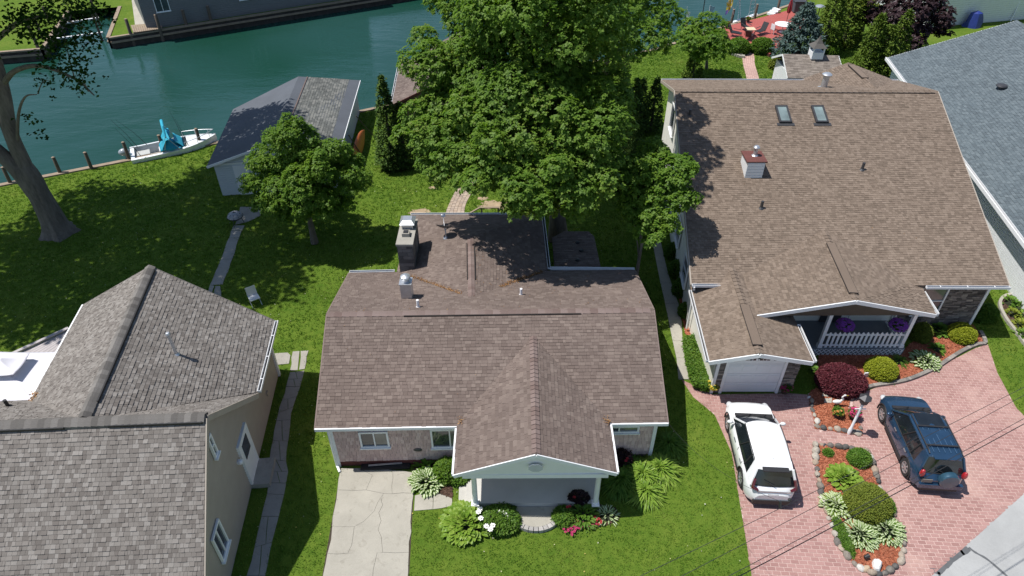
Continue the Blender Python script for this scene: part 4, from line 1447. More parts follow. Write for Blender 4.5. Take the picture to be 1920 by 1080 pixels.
def shingle_vent(a, b, w):
    a, b = Vector(a), Vector(b)
    mb = MB(); mb.bar(a + up * .012, b + up * .012, w, .04); o = mb.build('ridge_vent', M_cap_t); o.parent = rroof
    mb = MB()
    d = (b - a).normalized(); s = Vector((-d.y, d.x, 0)).normalized()
    for k in (-1, 1):
        mb.bar(a + s * k * (w / 2 + .008) + up * .004, b + s * k * (w / 2 + .008) + up * .004, .016, .05)
    mb.bar(a - d * .012 - s * (w / 2) + up * .02, a - d * .012 + s * (w / 2) + up * .02, .025, .07)
    o = mb.build('vent_slot', M_ventslot); o.parent = rroof
shingle_vent(QA.lerp(QJ, .08) + up * .02, QA.lerp(QJ, .78) + up * .02, .36)
shingle_vent(GA.lerp(GJ, .08) + up * .02, GA.lerp(GJ, .52) + up * .02, .36)
shingle_vent(KA.lerp(KJ, .1) + up * .02, KA.lerp(KJ, .6) + up * .02, .36)
fascia(rh, [QL + V3((0, -.03, 0)), QA + V3((0, -.03, 0)), QR + V3((0, -.03, 0))], M_white, .18, .05, 'rake_board')
fascia(rh, [GL + V3((0, -.03, 0)), GA + V3((0, -.03, 0)), GR + V3((0, -.03, 0))], M_white, .18, .05, 'rake_board')
fascia(rh, [A + V3((-.03, 0, 0)), Cc + V3((-.03, 0, 0)), Eb + V3((-.03, 0, 0))], M_tan, .16, .05, 'rake_board')
fascia(rh, [B + V3((.03, 0, 0)), D + V3((.03, 0, 0)), Fb + V3((.03, 0, 0))], M_tan, .2, .05, 'rake_board')
gutter(rh, V3((QRb.x + .05, 23.62, 3.02)), B + V3((.0, 0, .02)), (0, -1, 0))
gutter(rh, A + V3((0, 0, .02)), V3((9.75, 23.73, 3.02)), (0, -1, 0), straps=False)
gutter(rh, GLb + V3((-.0, -.3, .03)), GL + V3((-.0, 0, .03)), (-1, 0, 0), straps=False)
gutter(rh, V3((GR.x + .05, 21.6, 2.53)), GR + V3((0, 0, .03)), (1, 0, 0), straps=False)
gutter(rh, QRb + V3((0, -.5, -.2)), QR + V3((0, 0, .03)), (1, 0, 0), straps=False)
gutter(rh, Eb + V3((0, 0, .03)), Fb + V3((0, 0, .03)), (0, 1, 0), straps=False)
# side wall: upright cream wall below the left rake
gable_wall(rh, [V3((8.52, 20.1, 0)), V3((8.42, 24.2, 0)), V3((8.42, 24.2, 2.4)), V3((8.42, 20.1, 2.4))][::-1], M_cream, .15)
lw = [V3((8.36, 24.2, 0)), V3((9.5, 39.6, 0)), V3((9.5, 39.6, 5.7)), V3((9.2, 35.65, 6.8)), V3((8.36, 24.2, 2.95))]
gable_wall(rh, lw[::-1], M_cream, .15)
rw = [V3((21.7, 24.2, 0)), V3((23.0, 39.6, 0)), V3((23.0, 39.6, 5.7)), V3((22.75, 35.5, 6.8)), V3((21.7, 24.2, 2.95))]
gable_wall(rh, rw, M_cream, .15)
mb = MB(); mb.prism([(8.6, 24.2), (21.65, 24.2), (22.9, 39.5), (9.6, 39.6)], 0, 2.9); mb.prism([(9.65, 34), (22.6, 34), (22.8, 39.3), (9.75, 39.4)], 2.9, 5.6); mb.build('wall', M_cream, rh)
la, lb = (9.5, 39.6), (8.36, 24.2)
def lwr(x0, y0, x1, y1, **kw):
    return wall_window(rh, la, lb, win_px(la, lb, x0, y0, x1, y1), **kw)
LL = math.hypot(la[0] - lb[0], la[1] - lb[1])
wall_window(rh, la, lb, (2.6, 4.2, 3.9, 5.7), glass=M_glass, mull=0)
wall_window(rh, la, lb, (9.6, 1.3, 10.7, 2.6), glass=M_glass, horiz=True)
wall_window(rh, la, lb, (12.6, 1.1, 13.8, 2.4), glass=M_glass, horiz=True)
wall_window(rh, la, lb, (6.4, 1.3, 7.5, 2.6), glass=M_glass, horiz=True)
mb = MB(); mb.tube([(8.1, 23.62, 2.95), (8.14, 23.7, 2.7), (8.24, 23.9, 2.55), (8.26, 23.9, .2)], .05, 8); mb.build('downspout', M_white, rh)
# garage front
gx0, gx1, gy = 8.5, 11.95, 20.05
gable_wall(rh, [V3((gx0, gy, 0)), V3((gx1, gy, 0)), V3((gx1, gy, 2.42)), V3((9.95, gy, 3.1)), V3((gx0, gy, 2.42))], M_tan, .15)
mb = MB(); mb.prism([(gx0 + .1, gy + .1), (gx1 - .02, gy + .1), (gx1 - .02, 24.1), (gx0 + .1, 24.1)], 0, 2.38); mb.build('wall', M_tan, rh)
def ledge(parent, a, b, z0, z1, name='ledge_stone_veneer', skip=None):
    a, b = Vector((a[0], a[1], 0)), Vector((b[0], b[1], 0))
    d = (b - a); L = d.length; d.normalize(); n = Vector((d.y, -d.x, 0))
    mb = MB(); z = z0
    while z < z1 - .02:
        h = random.choice((.06, .08, .1)); s = -random.random() * .2
        while s < L:
            w = random.uniform(.18, .45); s1, s2 = max(0, s + .004), min(L, s + w - .004)
            if s2 - s1 > .02 and not (skip and skip[0] < (s1 + s2) / 2 < skip[2] and skip[1] < z + h / 2 < skip[3]):
                t = random.uniform(.03, .07)
                q = [a + d * x + n * o + up * zz for o in (0, t) for (x, zz) in ((s1, z + .003), (s2, z + .003), (s2, min(z1, z + h) - .003), (s1, min(z1, z + h) - .003))]
                mb.add(q, [(4, 5, 6, 7), (0, 1, 5, 4), (1, 2, 6, 5), (2, 3, 7, 6), (3, 0, 4, 7)])
            s += w
        z += h
    return tag(mb.build(name, M_stone_s, parent), kind='stuff')
gd0, gd1 = 8.98, 11.3
ledge(rh, (gx0 + .12, gy - .01), (gd0 - .1, gy - .01), 0, 2.35)
ledge(rh, (gd1 + .1, gy - .01), (gx1 - .0, gy - .01), 0, 2.35)
ledge(rh, (gx1 + .01, gy), (gx1 + .01, 22.2), 0, 2.35)
mb = MB(); mb.box((gx0 + .06, gy - .04, 1.2), (.13, .1, 2.4)); mb.build('corner_board', M_white, rh)
M_garage = mat('garage_door_white', (.74, .76, .78), .5, .04, 2, 40, .03)
mb = MB()
for x in (gd0 - .05, gd1 + .05):
    mb.box((x, gy - .04, 1.15), (.12, .1, 2.3))
mb.box(((gd0 + gd1) / 2, gy - .04, 2.33), (gd1 - gd0 + .22, .1, .1))
gdo = mb.build('garage_door', M_white, rh)
for r in range(4):
    mb = MB(); mb.box(((gd0 + gd1) / 2, gy - .015, .06 + .28 + r * .56), (gd1 - gd0, .05, .545))
    for c_ in range(4):
        xx = gd0 + (gd1 - gd0) * (c_ + .5) / 4
        if r < 3:
            mb.box((xx, gy - .045, .06 + .28 + r * .56), (.46, .02, .36))
    o = mb.build('panel', M_garage); o.parent = gdo
for c_ in range(4):
    mb = MB(); xx = gd0 + (gd1 - gd0) * (c_ + .5) / 4
    for k in range(3):
        mb.box((xx - .15 + k * .15, gy - .05, .06 + .28 + 3 * .56 + .04), (.12, .02, .2))
    o = mb.build('pane', M_glass); o.parent = gdo
# wreath over the garage door
mb = MB()
cw = V3((10.2, gy - .1, 2.32))
R0 = [(cw.x + .19 * math.cos(a), cw.z + .19 * math.sin(a)) for a in [2 * math.pi * k / 16 for k in range(16)]]
rows = []
for i in range(17):
    a = 2 * math.pi * i / 16
    rows.append([cw + V3(((.17 + .055 * math.cos(b)) * math.cos(a), .055 * math.sin(b), (.17 + .055 * math.cos(b)) * math.sin(a))) for b in [2 * math.pi * k / 8 for k in range(8)]])
mb.grid(rows, closed=True)
wr = thing('door_wreath', 'dark round wreath hanging above the white garage door', 'wreath', tuple(cw), world_mesh=True)
mb.build('ring', mat('wreath_green', (.02, .025, .018), .9, .5, 20, 60, 1.0), wr)
mb = MB()
for k in range(90):
    a = random.uniform(0, 2 * math.pi); r_ = random.uniform(.12, .23)
    p = cw + V3((r_ * math.cos(a), -.05, r_ * math.sin(a))); q = V3((random.uniform(-.05, .05), random.uniform(-.05, 0), random.uniform(-.05, .05)))
    mb.add([p, p + q, p + q * .5 + V3((.015, -.01, .015))], [(0, 1, 2)])
mb.build('sprigs', mat('wreath_sprig', (.035, .045, .025), .9, .5, 20, 60, .5), wr)
# porch
mb = MB(); mb.prism([(12.3, 22.32), (17.8, 22.32), (17.8, 24.2), (12.3, 24.2)], 0, .42); mb.build('porch_floor', mat('porch_grey_paint', (.16, .18, .2), .6, .15, 2, 40, .1), rh)
mb = MB(); mb.slab([QL + V3((1.6, .25, -.15)), QR + V3((-.2, .25, -.12)), QRb + V3((-.2, 0, -.25)), QLb + V3((1.6, .2, -.12))], .03)
gable_wall(rh, [QL + V3((.5, .12, -.14)), QR + V3((-.35, .12, -.16)), QA + V3((0, .12, -.16))], mat('brown_gable', (.075, .062, .05), .8, .15), .1, 'gable_panel')
for x in (13.93, 17.62):
    mb = MB(); mb.box((x, 22.42, 1.5), (.15, .15, 2.3)); mb.box((x, 22.42, .5), (.2, .2, .16)); mb.build('porch_post', M_white, rh)
def picket(parent, a, b, z0, z1, step=.2):
    a, b = Vector(a), Vector(b); d = (b - a); L = d.length; d.normalize()
    mb = MB()
    mb.bar(a + up * (z0 + .12), b + up * (z0 + .12), .04, .09); mb.bar(a + up * (z1 - .18), b + up * (z1 - .18), .04, .09); mb.build('rail', M_white, parent)
    n = int(L / step)
    me = None
    for i in range(1, n):
        p = a + d * (L * i / n)
        k = MB()
        s = d * .05; t = Vector((-d.y, d.x, 0)) * .012
        q = [-s, s, s + up * (z1 - z0 - .06), up * (z1 - z0), -s + up * (z1 - z0 - .06)]
        P = [x - t * 3 for x in q] + [x - t * 1 for x in q]
        k.add([x + p + up * z0 for x in P], [(0, 1, 2, 3, 4), (9, 8, 7, 6, 5)] + [(i_, 5 + i_, 5 + (i_ + 1) % 5, (i_ + 1) % 5) for i_ in range(5)])
        k.build('picket', M_white, parent)
fence = thing('porch_railing', 'white picket railing along the front of the tan house porch', 'railing', (15.8, 22.4, .42), world_mesh=True)
picket(fence, (14.0, 22.4, 0), (17.55, 22.4, 0), .42, 1.35)
picket(fence, (17.62, 22.5, 0), (17.62, 24.0, 0), .42, 1.35)
# lattice skirt
mb = MB()
for k in range(26):
    x = 12.4 + k * .21
    mb.bar((x, 22.29, .0), (min(x + .38, 17.75), 22.29, .38), .02, .035); mb.bar((x + .38 if x + .38 < 17.7 else 17.7, 22.27, .0), (x, 22.27, .38), .02, .035)
mb.build('lattice', M_white, rh)
# window wall right of the porch
va, vb = (17.9, 24.18), (21.72, 24.18)
ledge(rh, va, vb, 0, 2.8)
mb = MB(); mb.box((21.72, 24.14, 1.4), (.12, .12, 2.8)); mb.build('corner_board', M_white, rh)
wall_window(rh, va, vb, (.75, .95, 1.95, 2.55), glass=[M_glass, M_glass_lt], horiz=True, out=.12)
mb = MB(); mb.box((15.0, 24.12, 1.45), (.95, .08, 2.05)); mb.build('door', M_dkmetal, rh)
wall_window(rh, (12.4, 24.18), (17.8, 24.18), (.6, 1.3, 1.6, 2.3), glass=M_glass)
# skylights
def skylight(px, py, w, h):
    c0 = on_plane(px, py, A, B, Cc)
    e = (B - A).normalized(); n = (B - A).cross(Cc - A).normalized(); u = n.cross(e)
    M = Matrix((e, u, n)).transposed().to_4x4(); M.translation = c0
    f = MB()
    for (cx_, cy_, sx, sy) in ((0, -h / 2, w, .09), (0, h / 2, w, .09), (-w / 2, 0, .09, h + .09), (w / 2, 0, .09, h + .09)):
        f.box(None, (sx, sy, .14), M=M @ Matrix.Translation((cx_, cy_, .07)))
    f.box(None, (w + .35, .2, .02), M=M @ Matrix.Translation((0, -h / 2 - .13, .03)))
    o = f.build('skylight', M_dkmetal); o.parent = rroof
    g = MB(); g.box(None, (w - .09, h - .09, .02), M=M @ Matrix.Translation((0, 0, .1)))
    q = g.build('pane', mat_glass('skylight_glass', (.17, .22, .22), .08), None)
    q.parent = rh; q.location = -Vector(rh['_base'])
skylight(1468, 216, .56, 1.15)
skylight(1536, 216, .56, 1.15)
# boxed chimney, white louvre sides with red top
c0 = on_plane(1412, 333, A, B, Cc)
mb = MB(); mb.box((c0.x, c0.y + .5, c0.z + .25), (.86, 1.0, 1.2))
mb.build('boxed_chimney', M_whitevinyl, rh)
for k in range(6):
    mb = MB(); mb.box((c0.x, c0.y - .012, c0.z - .1 + k * .16), (.84, .03, .14)); mb.build('siding_board', M_whitevinyl, rh)
mb = MB(); mb.box((c0.x, c0.y + .5, c0.z + .88), (1.0, 1.14, .06)); mb.build('chimney_top', mat('red_metal_cap', (.13, .045, .035), .6, .2), rh)
pipe(rh, (c0.x + .05, c0.y + .6, c0.z + .9), .42, .1, M_metal, 'flue_pipe', cap=True)
for px, py, h, rr2 in ((1293, 217, .35, .07), (1616, 318, .38, .07), (1427, 390, .38, .07)):
    pipe(rh, on_plane(px, py, A, B, Cc), h, rr2, M_dkmetal)
pk = on_plane(1572, 157, Cc, D, Eb)
pipe(rh, V3((17.5, 36.9, 6.6)), .75, .17, M_metal, 'flue_pipe', cap=True)
EXCL.append([(8.3, 20), (12.3, 20), (12.3, 22.2), (17.9, 22.2), (17.9, 24), (21.8, 24), (23.1, 40), (9.3, 40)])

# ================= blue-grey roofed house far right
gh = thing('grey_roofed_house', 'house with a big blue grey shingle roof at the right edge', 'house', (33, 38, 0), world_mesh=True)
H0, H1 = V3((28.5, 51.2, 3.0)), V3((23.9, 21.0, 3.0))
e2 = (H1 - H0).normalized(); s2 = Vector((-e2.y, e2.x, 0))
if s2.x < 0: s2 = -s2
J0, J1 = V3((36.4, 50.4, 6.0)), V3((36.4, 50.4, 6.0)) + (H1 - H0)
K0, K1 = J0 + (J0 - H0) - V3((0, 0, 6.0)), J1 + (J1 - H1) - V3((0, 0, 6.0))
mb = MB(); mb.slab([H0, H1, J1, J0], .16); mb.slab([J0, J1, K1, K0], .16); groof = mb.build('roof', M_rollgrey, gh)
r5 = RoofCover(.17, (.16, .22, .28), .016, .4); r5.plane([H0, H1, J1, J0], e2); r5.plane([J0, J1, K1, K0], e2); r5.build(groof, SH_BLUE, 0)
ridge_caps(groof, J0, J1, SH_BLUE, .16, .36, .3, singles=False)
gutter(gh, H0 + V3((0, 0, .03)), H1 + V3((0, 0, .03)), -s2, straps=False, w=.14)
fascia(gh, [H0 - s2 * .17 + V3((0, 0, .03)), H1 - s2 * .17 + V3((0, 0, .03))], M_white, .2, .03)
fascia(gh, [H0, J0, K0], M_white, .2, .05, 'rake_board')
g0, g1 = H0 + s2 * .45 - e2 * -.5 - up * 3.0, H1 + s2 * .45 - up * 3.0
wl_ = [tuple(p[:2]) for p in (g0, g1, g1 + s2 * 14.5, g0 + s2 * 14.5)]
mb = MB(); mb.prism(wl_, 0, 2.85)
mb.add([g0 + up * 2.8, g0 + s2 * 14.5 + up * 2.8, J0 + e2 * .4 - up * .2], [(0, 1, 2)])
mb.build('wall', M_whitevinyl, gh)
mb = MB()
nb = 18
for k in range(nb):
    z = .15 + k * .15
    mb.bar(g0 - s2 * .012 + up * z, g1 - s2 * .012 + up * z, .03, .135)
tag(mb.build('siding_boards', M_whitevinyl, gh), kind='stuff')
c0 = on_plane(1876, 166, H0, H1, J1)
mb = MB(); mb.lathe([(.15, -.1), (.15, .12), (.3, .13), (.34, .18), (.3, .25), (.15, .3), (.01, .31)], 20, M=Matrix.Translation(c0))
mb.build('roof_vent', M_dkmetal, gh, smooth=30)
EXCL.append(wl_)

# ================= boathouse on the seawall
bo = thing('boathouse', 'pale blue grey boathouse with a grey roof on the seawall behind the small tree', 'boathouse', (-14.5, 41, 0), world_mesh=True)
bLF, bRF, bRB, bLB = V3((-18.0, 35.8, 2.25)), V3((-10.5, 36.9, 2.25)), V3((-11.2, 48.7, 2.25)), V3((-18.95, 43.7, 2.25))
bF, bB = V3((-14.1, 36.3, 3.5)), V3((-14.9, 46.3, 3.5))
mb = MB(); mb.slab([bLF, bF, bB, bLB], .12); mb.slab([bF, bRF, bRB, bB], .12)
broof = mb.build('roof', M_rolldark, bo)
r6 = RoofCover(.16, (.22, .3, .36), .014); 
t = lambda a, b, k: a.lerp(b, k)
r6.plane([t(bF, bRF, .16), t(bF, bRF, .82), t(bB, bRB, .82), t(bB, bRB, .16)], bB - bF)
r6.build(broof, SH_MOSS, 0)
mb = MB(); q = [t(bF, bRF, .14), t(bB, bRB, .14)]; mb.bar(q[0] + up * .02, q[1] + up * .02, .08, .03); o = mb.build('roof_seam', M_backing); o.parent = broof
M_wallblue = mat('pale_boathouse_siding', (.55, .6, .64), .6, .06, 2, 40, .05)
ins = lambda p, k=.93: V3((-14.6 + (p.x + 14.6) * k, 41.3 + (p.y - 41.3) * k, 0))
mb = MB(); q = [ins(p) for p in (bLF, bRF, bRB, bLB)]; mb.prism([tuple(p[:2]) for p in q], -.8, 2.1)
mb.add([q[0] + up * 2.1, q[1] + up * 2.1, V3((-14.15, q[0].lerp(q[1], .5).y, 3.35))], [(0, 1, 2)])
mb.add([q[3] + up * 2.1, q[2] + up * 2.1, V3((-14.85, q[3].lerp(q[2], .5).y, 3.35))], [(0, 2, 1)])
mb.build('wall', M_wallblue, bo)
fa, fb = q[0], q[1]
fd = (fb - fa).normalized(); fn = Vector((fd.y, -fd.x, 0))
for k in range(14):
    mb = MB(); z = .12 + k * .15; mb.bar(fa + fn * .015 + up * z, fb + fn * .015 + up * z, .03, .138); mb.build('siding_board', M_wallblue, bo)
mb = MB(); mb.bar(fa + fn * .04 + up * 2.16, fb + fn * .04 + up * 2.16, .06, .12); mb.build('trim_board', M_white, bo)
mb = MB(); mb.box(fa + fd * 1.5 + fn * .04 + up * 1.0, (.9, .06, 2.0), math.atan2(fd.y, fd.x)); mb.build('door', M_white, bo)
fascia(bo, [bLF + V3((0, -.03, 0)), bF + V3((0, -.03, 0)), bRF + V3((0, -.03, 0))], M_white, .14, .04, 'rake_board')
fascia(bo, [bRF + V3((.03, 0, 0)), bRB + V3((.03, 0, 0))], M_white, .14, .04)
EXCL.append([tuple(p[:2]) for p in q])
# second boathouse, mostly behind the maple
b2 = thing('boathouse', 'brown roofed boathouse half hidden behind the huge maple', 'boathouse', (-5, 48, 0), world_mesh=True)
pLF, pF, pRF = V3((-8.2, 44.0, 2.4)), V3((-4.9, 45.2, 3.6)), V3((-1.5, 46.4, 2.4))
pLB, pB, pRB = V3((-8.6, 51.2, 2.4)), V3((-4.25, 55.2, 3.6)), V3((-1.0, 57.3, 2.4))
mb = MB(); mb.slab([pLF, pF, pB, pLB], .12); mb.slab([pF, pRF, pRB, pB], .12); b2r = mb.build('roof', M_deck_brown, b2)
r9 = RoofCover(.16, (.2, .28), .014); r9.plane([pLF, pF, pB, pLB], pB - pF); r9.plane([pF, pRF, pRB, pB], pB - pF); r9.build(b2r, SH_BROWN, 0)
gutter(b2, pLF + V3((0, 0, .03)), pLB + V3((0, 0, .03)), (-1, 0, 0))
fascia(b2, [pLF, pF, pRF], M_redbrick, .16, .05, 'rake_board')
mb = MB(); mb.prism([(-7.8, 44.5), (-1.8, 46.8), (-1.4, 56.2), (-8.2, 50.9)], -.8, 2.25); mb.add([(-7.7, 44.5, 2.2), (-1.8, 46.8, 2.2), (-4.85, 45.65, 3.4)], [(0, 1, 2)]); mb.build('wall', mat('brown_boathouse_wall', (.2, .135, .1), .8, .15), b2)
EXCL.append([(-7.8, 44.5), (-1.8, 46.8), (-1.4, 56.2), (-8.2, 50.9)])
# canoe and planks leaning on its right wall
cn = thing('orange_canoe', 'orange canoe leaning against the right wall of the boathouse', 'canoe', (-10.2, 41.5, 0), world_mesh=True)
rows = []
for i in range(13):
    tt = -1 + i / 6
    w = .42 * max(0.02, (1 - abs(tt) ** 2.2)); yy = 41.4 + tt * 2.3
    rows.append([V3((-10.05 - .35 * (zz / 1.6) + .35 * math.sin(a) * w, yy, zz)) for a in [math.pi * k / 8 for k in range(9)] for zz in (.75 + w * 1.25 * math.cos(a),)])
mb = MB(); mb.grid(rows)
o = mb.build('hull', mat('orange_hull', (.5, .13, .03), .45, .15), cn, smooth=True)
sm_ = o.modifiers.new('thick', 'SOLIDIFY'); sm_.thickness = .03
for k in range(2):
    bdv = thing('leaning_pole', ['grey pole leaning on the boathouse right wall nearest the canal', 'grey pole leaning on the boathouse right wall beside the canoe'][k], 'pole', (-10.0, 43.6 - k * 3.2, 0), 'poles leaning on the boathouse', world_mesh=True)
    mb = MB(); mb.tube([(-9.6 - .1 * k, 43.9 - k * 3.4, 0), (-10.55, 43.2 - k * 2.8, 2.0)], .035, 6); mb.build('shaft', M_wood_dk, bdv)
# ------------------------------------------------------------------ trees and plants
M_bark = mat('grey_bark', (0.15, 0.13, 0.108), 0.95, 0.45, 4.5, 16, 1.0, stretch=(1, 1, .25))
M_bark_dk = mat('dark_bark', (0.06, 0.05, 0.042), 0.95, 0.35, 3, 25, 0.8, stretch=(1, 1, .25))
LEAF_MAPLE = mat_leaf('maple_leaf', [(0.1, (0.079, 0.159, 0.024)), (0.45, (0.122, 0.217, 0.032)), (0.8, (0.169, 0.262, 0.041)), (1, (0.256, 0.268, 0.067))])
LEAF_LIGHT = mat_leaf('light_leaf', [(0.1, (0.072, 0.155, 0.021)), (0.5, (0.121, 0.218, 0.028)), (0.85, (0.175, 0.270, 0.037)), (1, (0.229, 0.299, 0.052))])
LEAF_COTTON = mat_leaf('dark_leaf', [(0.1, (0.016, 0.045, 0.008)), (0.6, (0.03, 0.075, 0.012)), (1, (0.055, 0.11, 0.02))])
LEAF_CEDAR = mat_leaf('cedar_spray', [(0.1, (0.039, 0.081, 0.018)), (0.55, (0.068, 0.125, 0.025)), (1, (0.118, 0.169, 0.035))], 0.7, 0.12, 1.5)
LEAF_CEDAR_Y = mat_leaf('golden_cedar_spray', [(0.1, (0.064, 0.110, 0.015)), (0.55, (0.104, 0.165, 0.022)), (1, (0.162, 0.209, 0.033))], 0.7, 0.12, 1.5)
LEAF_SPRUCE = mat_leaf('blue_spruce_needles', [(0.1, (0.05, 0.085, 0.08)), (0.5, (0.085, 0.135, 0.125)), (1, (0.14, 0.2, 0.19))], 0.7, 0.1, 1.5)
LEAF_PURPLE = mat_leaf('purple_leaf', [(0.1, (0.02, 0.012, 0.014)), (0.6, (0.04, 0.022, 0.026)), (1, (0.085, 0.055, 0.06))], 0.4, 0.15)
LEAF_RED = mat_leaf('barberry_leaf', [(0.1, (0.07, 0.014, 0.022)), (0.5, (0.115, 0.026, 0.036)), (1, (0.18, 0.05, 0.06))], 0.5, 0.2, 3)
LEAF_YEW = mat_leaf('clipped_leaf', [(0.1, (0.091, 0.127, 0.018)), (0.5, (0.145, 0.184, 0.025)), (1, (0.205, 0.230, 0.034))], 0.6, 0.15, 3)
LEAF_GOLDBALL = mat_leaf('golden_clipped_leaf', [(0.1, (0.17, 0.21, 0.016)), (0.5, (0.25, 0.285, 0.02)), (1, (0.32, 0.34, 0.035))], 0.6, 0.2, 3)
LEAF_GOLD = mat_leaf('golden_shrub_leaf', [(0.1, (0.10, 0.15, 0.015)), (0.5, (0.19, 0.23, 0.03)), (1, (0.30, 0.32, 0.06))], 0.5, 0.25, 2)
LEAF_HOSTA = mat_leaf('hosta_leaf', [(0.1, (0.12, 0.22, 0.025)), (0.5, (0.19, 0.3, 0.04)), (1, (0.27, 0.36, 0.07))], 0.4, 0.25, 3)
LEAF_HOSTA_DK = mat_leaf('hosta_leaf_green', [(0.1, (0.075, 0.17, 0.024)), (0.5, (0.125, 0.23, 0.034)), (1, (0.18, 0.28, 0.055))], 0.4, 0.25, 3)
LEAF_PALE = mat_leaf('hosta_pale_stripe', [(0.1, (0.42, 0.47, 0.28)), (0.5, (0.52, 0.57, 0.38)), (1, (0.62, 0.66, 0.5))], 0.4, 0.2, 3)
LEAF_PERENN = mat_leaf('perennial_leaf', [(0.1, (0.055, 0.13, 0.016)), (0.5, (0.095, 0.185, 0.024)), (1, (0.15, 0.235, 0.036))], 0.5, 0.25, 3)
PET_WHITE = mat('white_petal', (.8, .8, .76), .6, .06, 8, 60, .1)
PET_RED = mat('red_petal', (.35, .02, .03), .6, .25, 8, 60, .1)
PET_PINK = mat('magenta_petal', (.42, .03, .12), .6, .25, 8, 60, .1)
PET_PURPLE = mat('violet_petal', (.42, .12, .55), .6, .35, 8, 60, .1)
PET_ORANGE = mat('orange_petal', (.5, .2, .05), .6, .25, 8, 60, .1)
PET_YELL = mat('yellow_petal', (.6, .45, .05), .6, .2, 8, 60, .1)
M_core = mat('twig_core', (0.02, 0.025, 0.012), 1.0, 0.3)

def _unit(n):
    v = rng.normal(size=(n, 3))
    return v / np.linalg.norm(v, axis=1, keepdims=True)

def leaf_quads(P, N, L, W, fold=0.25):
    """one folded four-cornered leaf per row: P base, N outward direction of the leaf axis"""
    n = len(P)
    A = N + rng.normal(size=(n, 3)) * 0.25
    A[:, 2] *= 0.45                       # blades hold themselves flat to the sky
    A /= np.linalg.norm(A, axis=1, keepdims=True)
    upv = np.array([0, 0, 1.0]) + rng.normal(size=(n, 3)) * 0.42
    B = np.cross(A, upv)
    B /= np.maximum(np.linalg.norm(B, axis=1, keepdims=True), 1e-4)
    C = np.cross(B, A)
    l = (L * rng.uniform(.7, 1.25, n))[:, None]
    w = (W * rng.uniform(.7, 1.25, n))[:, None]
    V = np.stack([P, P + A * l * .5 + B * w * .5 + C * w * fold, P + A * l - C * l * .15, P + A * l * .5 - B * w * .5 + C * w * fold], 1)
    F = np.arange(n * 4).reshape(n, 4)
    return V.reshape(-1, 3), F

def crown_points(lobes, density, shell=(0.72, 1.02), inner=0.35, bias_up=0.15, rough=0.18):
    """points over lumpy lobes: most near the outside, some within"""
    PP, NN = [], []
    for (c, r) in lobes:
        r3 = np.array(r if hasattr(r, '__len__') else (r, r, r * .85))
        n = int(density * 4 * math.pi * (r3.mean() ** 2))
        u = _unit(n)
        rad = np.where(rng.random(n) < inner, rng.uniform(.35, .8, n), rng.uniform(shell[0], shell[1], n))
        # sub-lumps
        k = _unit(14)
        d = np.max(u @ k.T, axis=1)
        rad *= (1 - rough) + rough * 1.3 * np.clip((d - .62) / .38, 0, 1)
        p = np.array(c) + u * r3 * rad[:, None]
        # drop what lies deep inside a neighbour lobe
        keep = np.ones(n, bool)
        for (c2, r2) in lobes:
            if c2 is c:
                continue
            r23 = np.array(r2 if hasattr(r2, '__len__') else (r2, r2, r2 * .85))
            keep &= (np.linalg.norm((p - np.array(c2)) / r23, axis=1) > .62)
        PP.append(p[keep]); NN.append(u[keep])
    return np.concatenate(PP), np.concatenate(NN)

def foliage(name, P, N, m, parent, per=6, L=.16, W=.11, spread=.1, up=.3):
    """a rosette of leaves at every twig tip"""
    n = len(P)
    idx = np.repeat(np.arange(n), per)
    d = _unit(n * per) * .9 + N[idx] * .5 + np.array([0, 0, up])
    d /= np.linalg.norm(d, axis=1, keepdims=True)
    b = P[idx] + rng.normal(size=(n * per, 3)) * spread
    V, F = leaf_quads(b, d, L, W)
    base = np.array(parent.location) if parent is not None and not parent.get('_w') else 0
    me = np_mesh(name, V - base, F, m)
    return link(name, me, parent)

def clumps(lobes, k=13, size=.40, low=-.35):
    """break every lobe of a crown into smaller leafy clumps"""
    out = []
    for c, r in lobes:
        u = _unit(k * 2)
        u = u[u[:, 2] > low][:k]
        for v in u:
            s = r * size * rng.uniform(.7, 1.25)
            out.append((tuple(np.array(c) + v * r * np.array([.78, .78, .7]) * rng.uniform(.85, 1.1)), s))
        out.append((tuple(c), r * .62))
    return out

def rosettes(name, P, N, m, parent, per=8, L=.17, W=.1):
    """every twig ends in a flat star of leaves"""
    n = len(P)
    ax = N * .55 + np.array([-.15, 0, .8]) + rng.normal(size=(n, 3)) * .22
    ax /= np.linalg.norm(ax, axis=1, keepdims=True)
    t = np.cross(ax, np.array([.3, .9, .1])); t /= np.linalg.norm(t, axis=1, keepdims=True)
    b = np.cross(ax, t)
    idx = np.repeat(np.arange(n), per)
    k = np.tile(np.arange(per), n)
    a = 2 * math.pi * k / per + rng.uniform(-.35, .35, n * per)
    el = rng.uniform(-.25, .45, n * per)[:, None]
    A = (t[idx] * np.cos(a)[:, None] + b[idx] * np.sin(a)[:, None]) * np.sqrt(1 - el ** 2) + ax[idx] * el
    B = np.cross(A, ax[idx]); B /= np.maximum(np.linalg.norm(B, axis=1, keepdims=True), 1e-4)
    C = np.cross(B, A)
    l = (L * rng.uniform(.7, 1.2, n * per))[:, None]; w = (W * rng.uniform(.75, 1.2, n * per))[:, None]
    Q = P[idx] + rng.normal(size=(n * per, 3)) * .02
    V = np.stack([Q, Q + A * l * .5 + B * w * .5 + C * w * .18, Q + A * l - ax[idx] * l * .12, Q + A * l * .5 - B * w * .5 + C * w * .18], 1).reshape(-1, 3)
    base = np.array(parent.location)
    return link(name, np_mesh(name, V - base, np.arange(n * per * 4).reshape(-1, 4), m), parent)

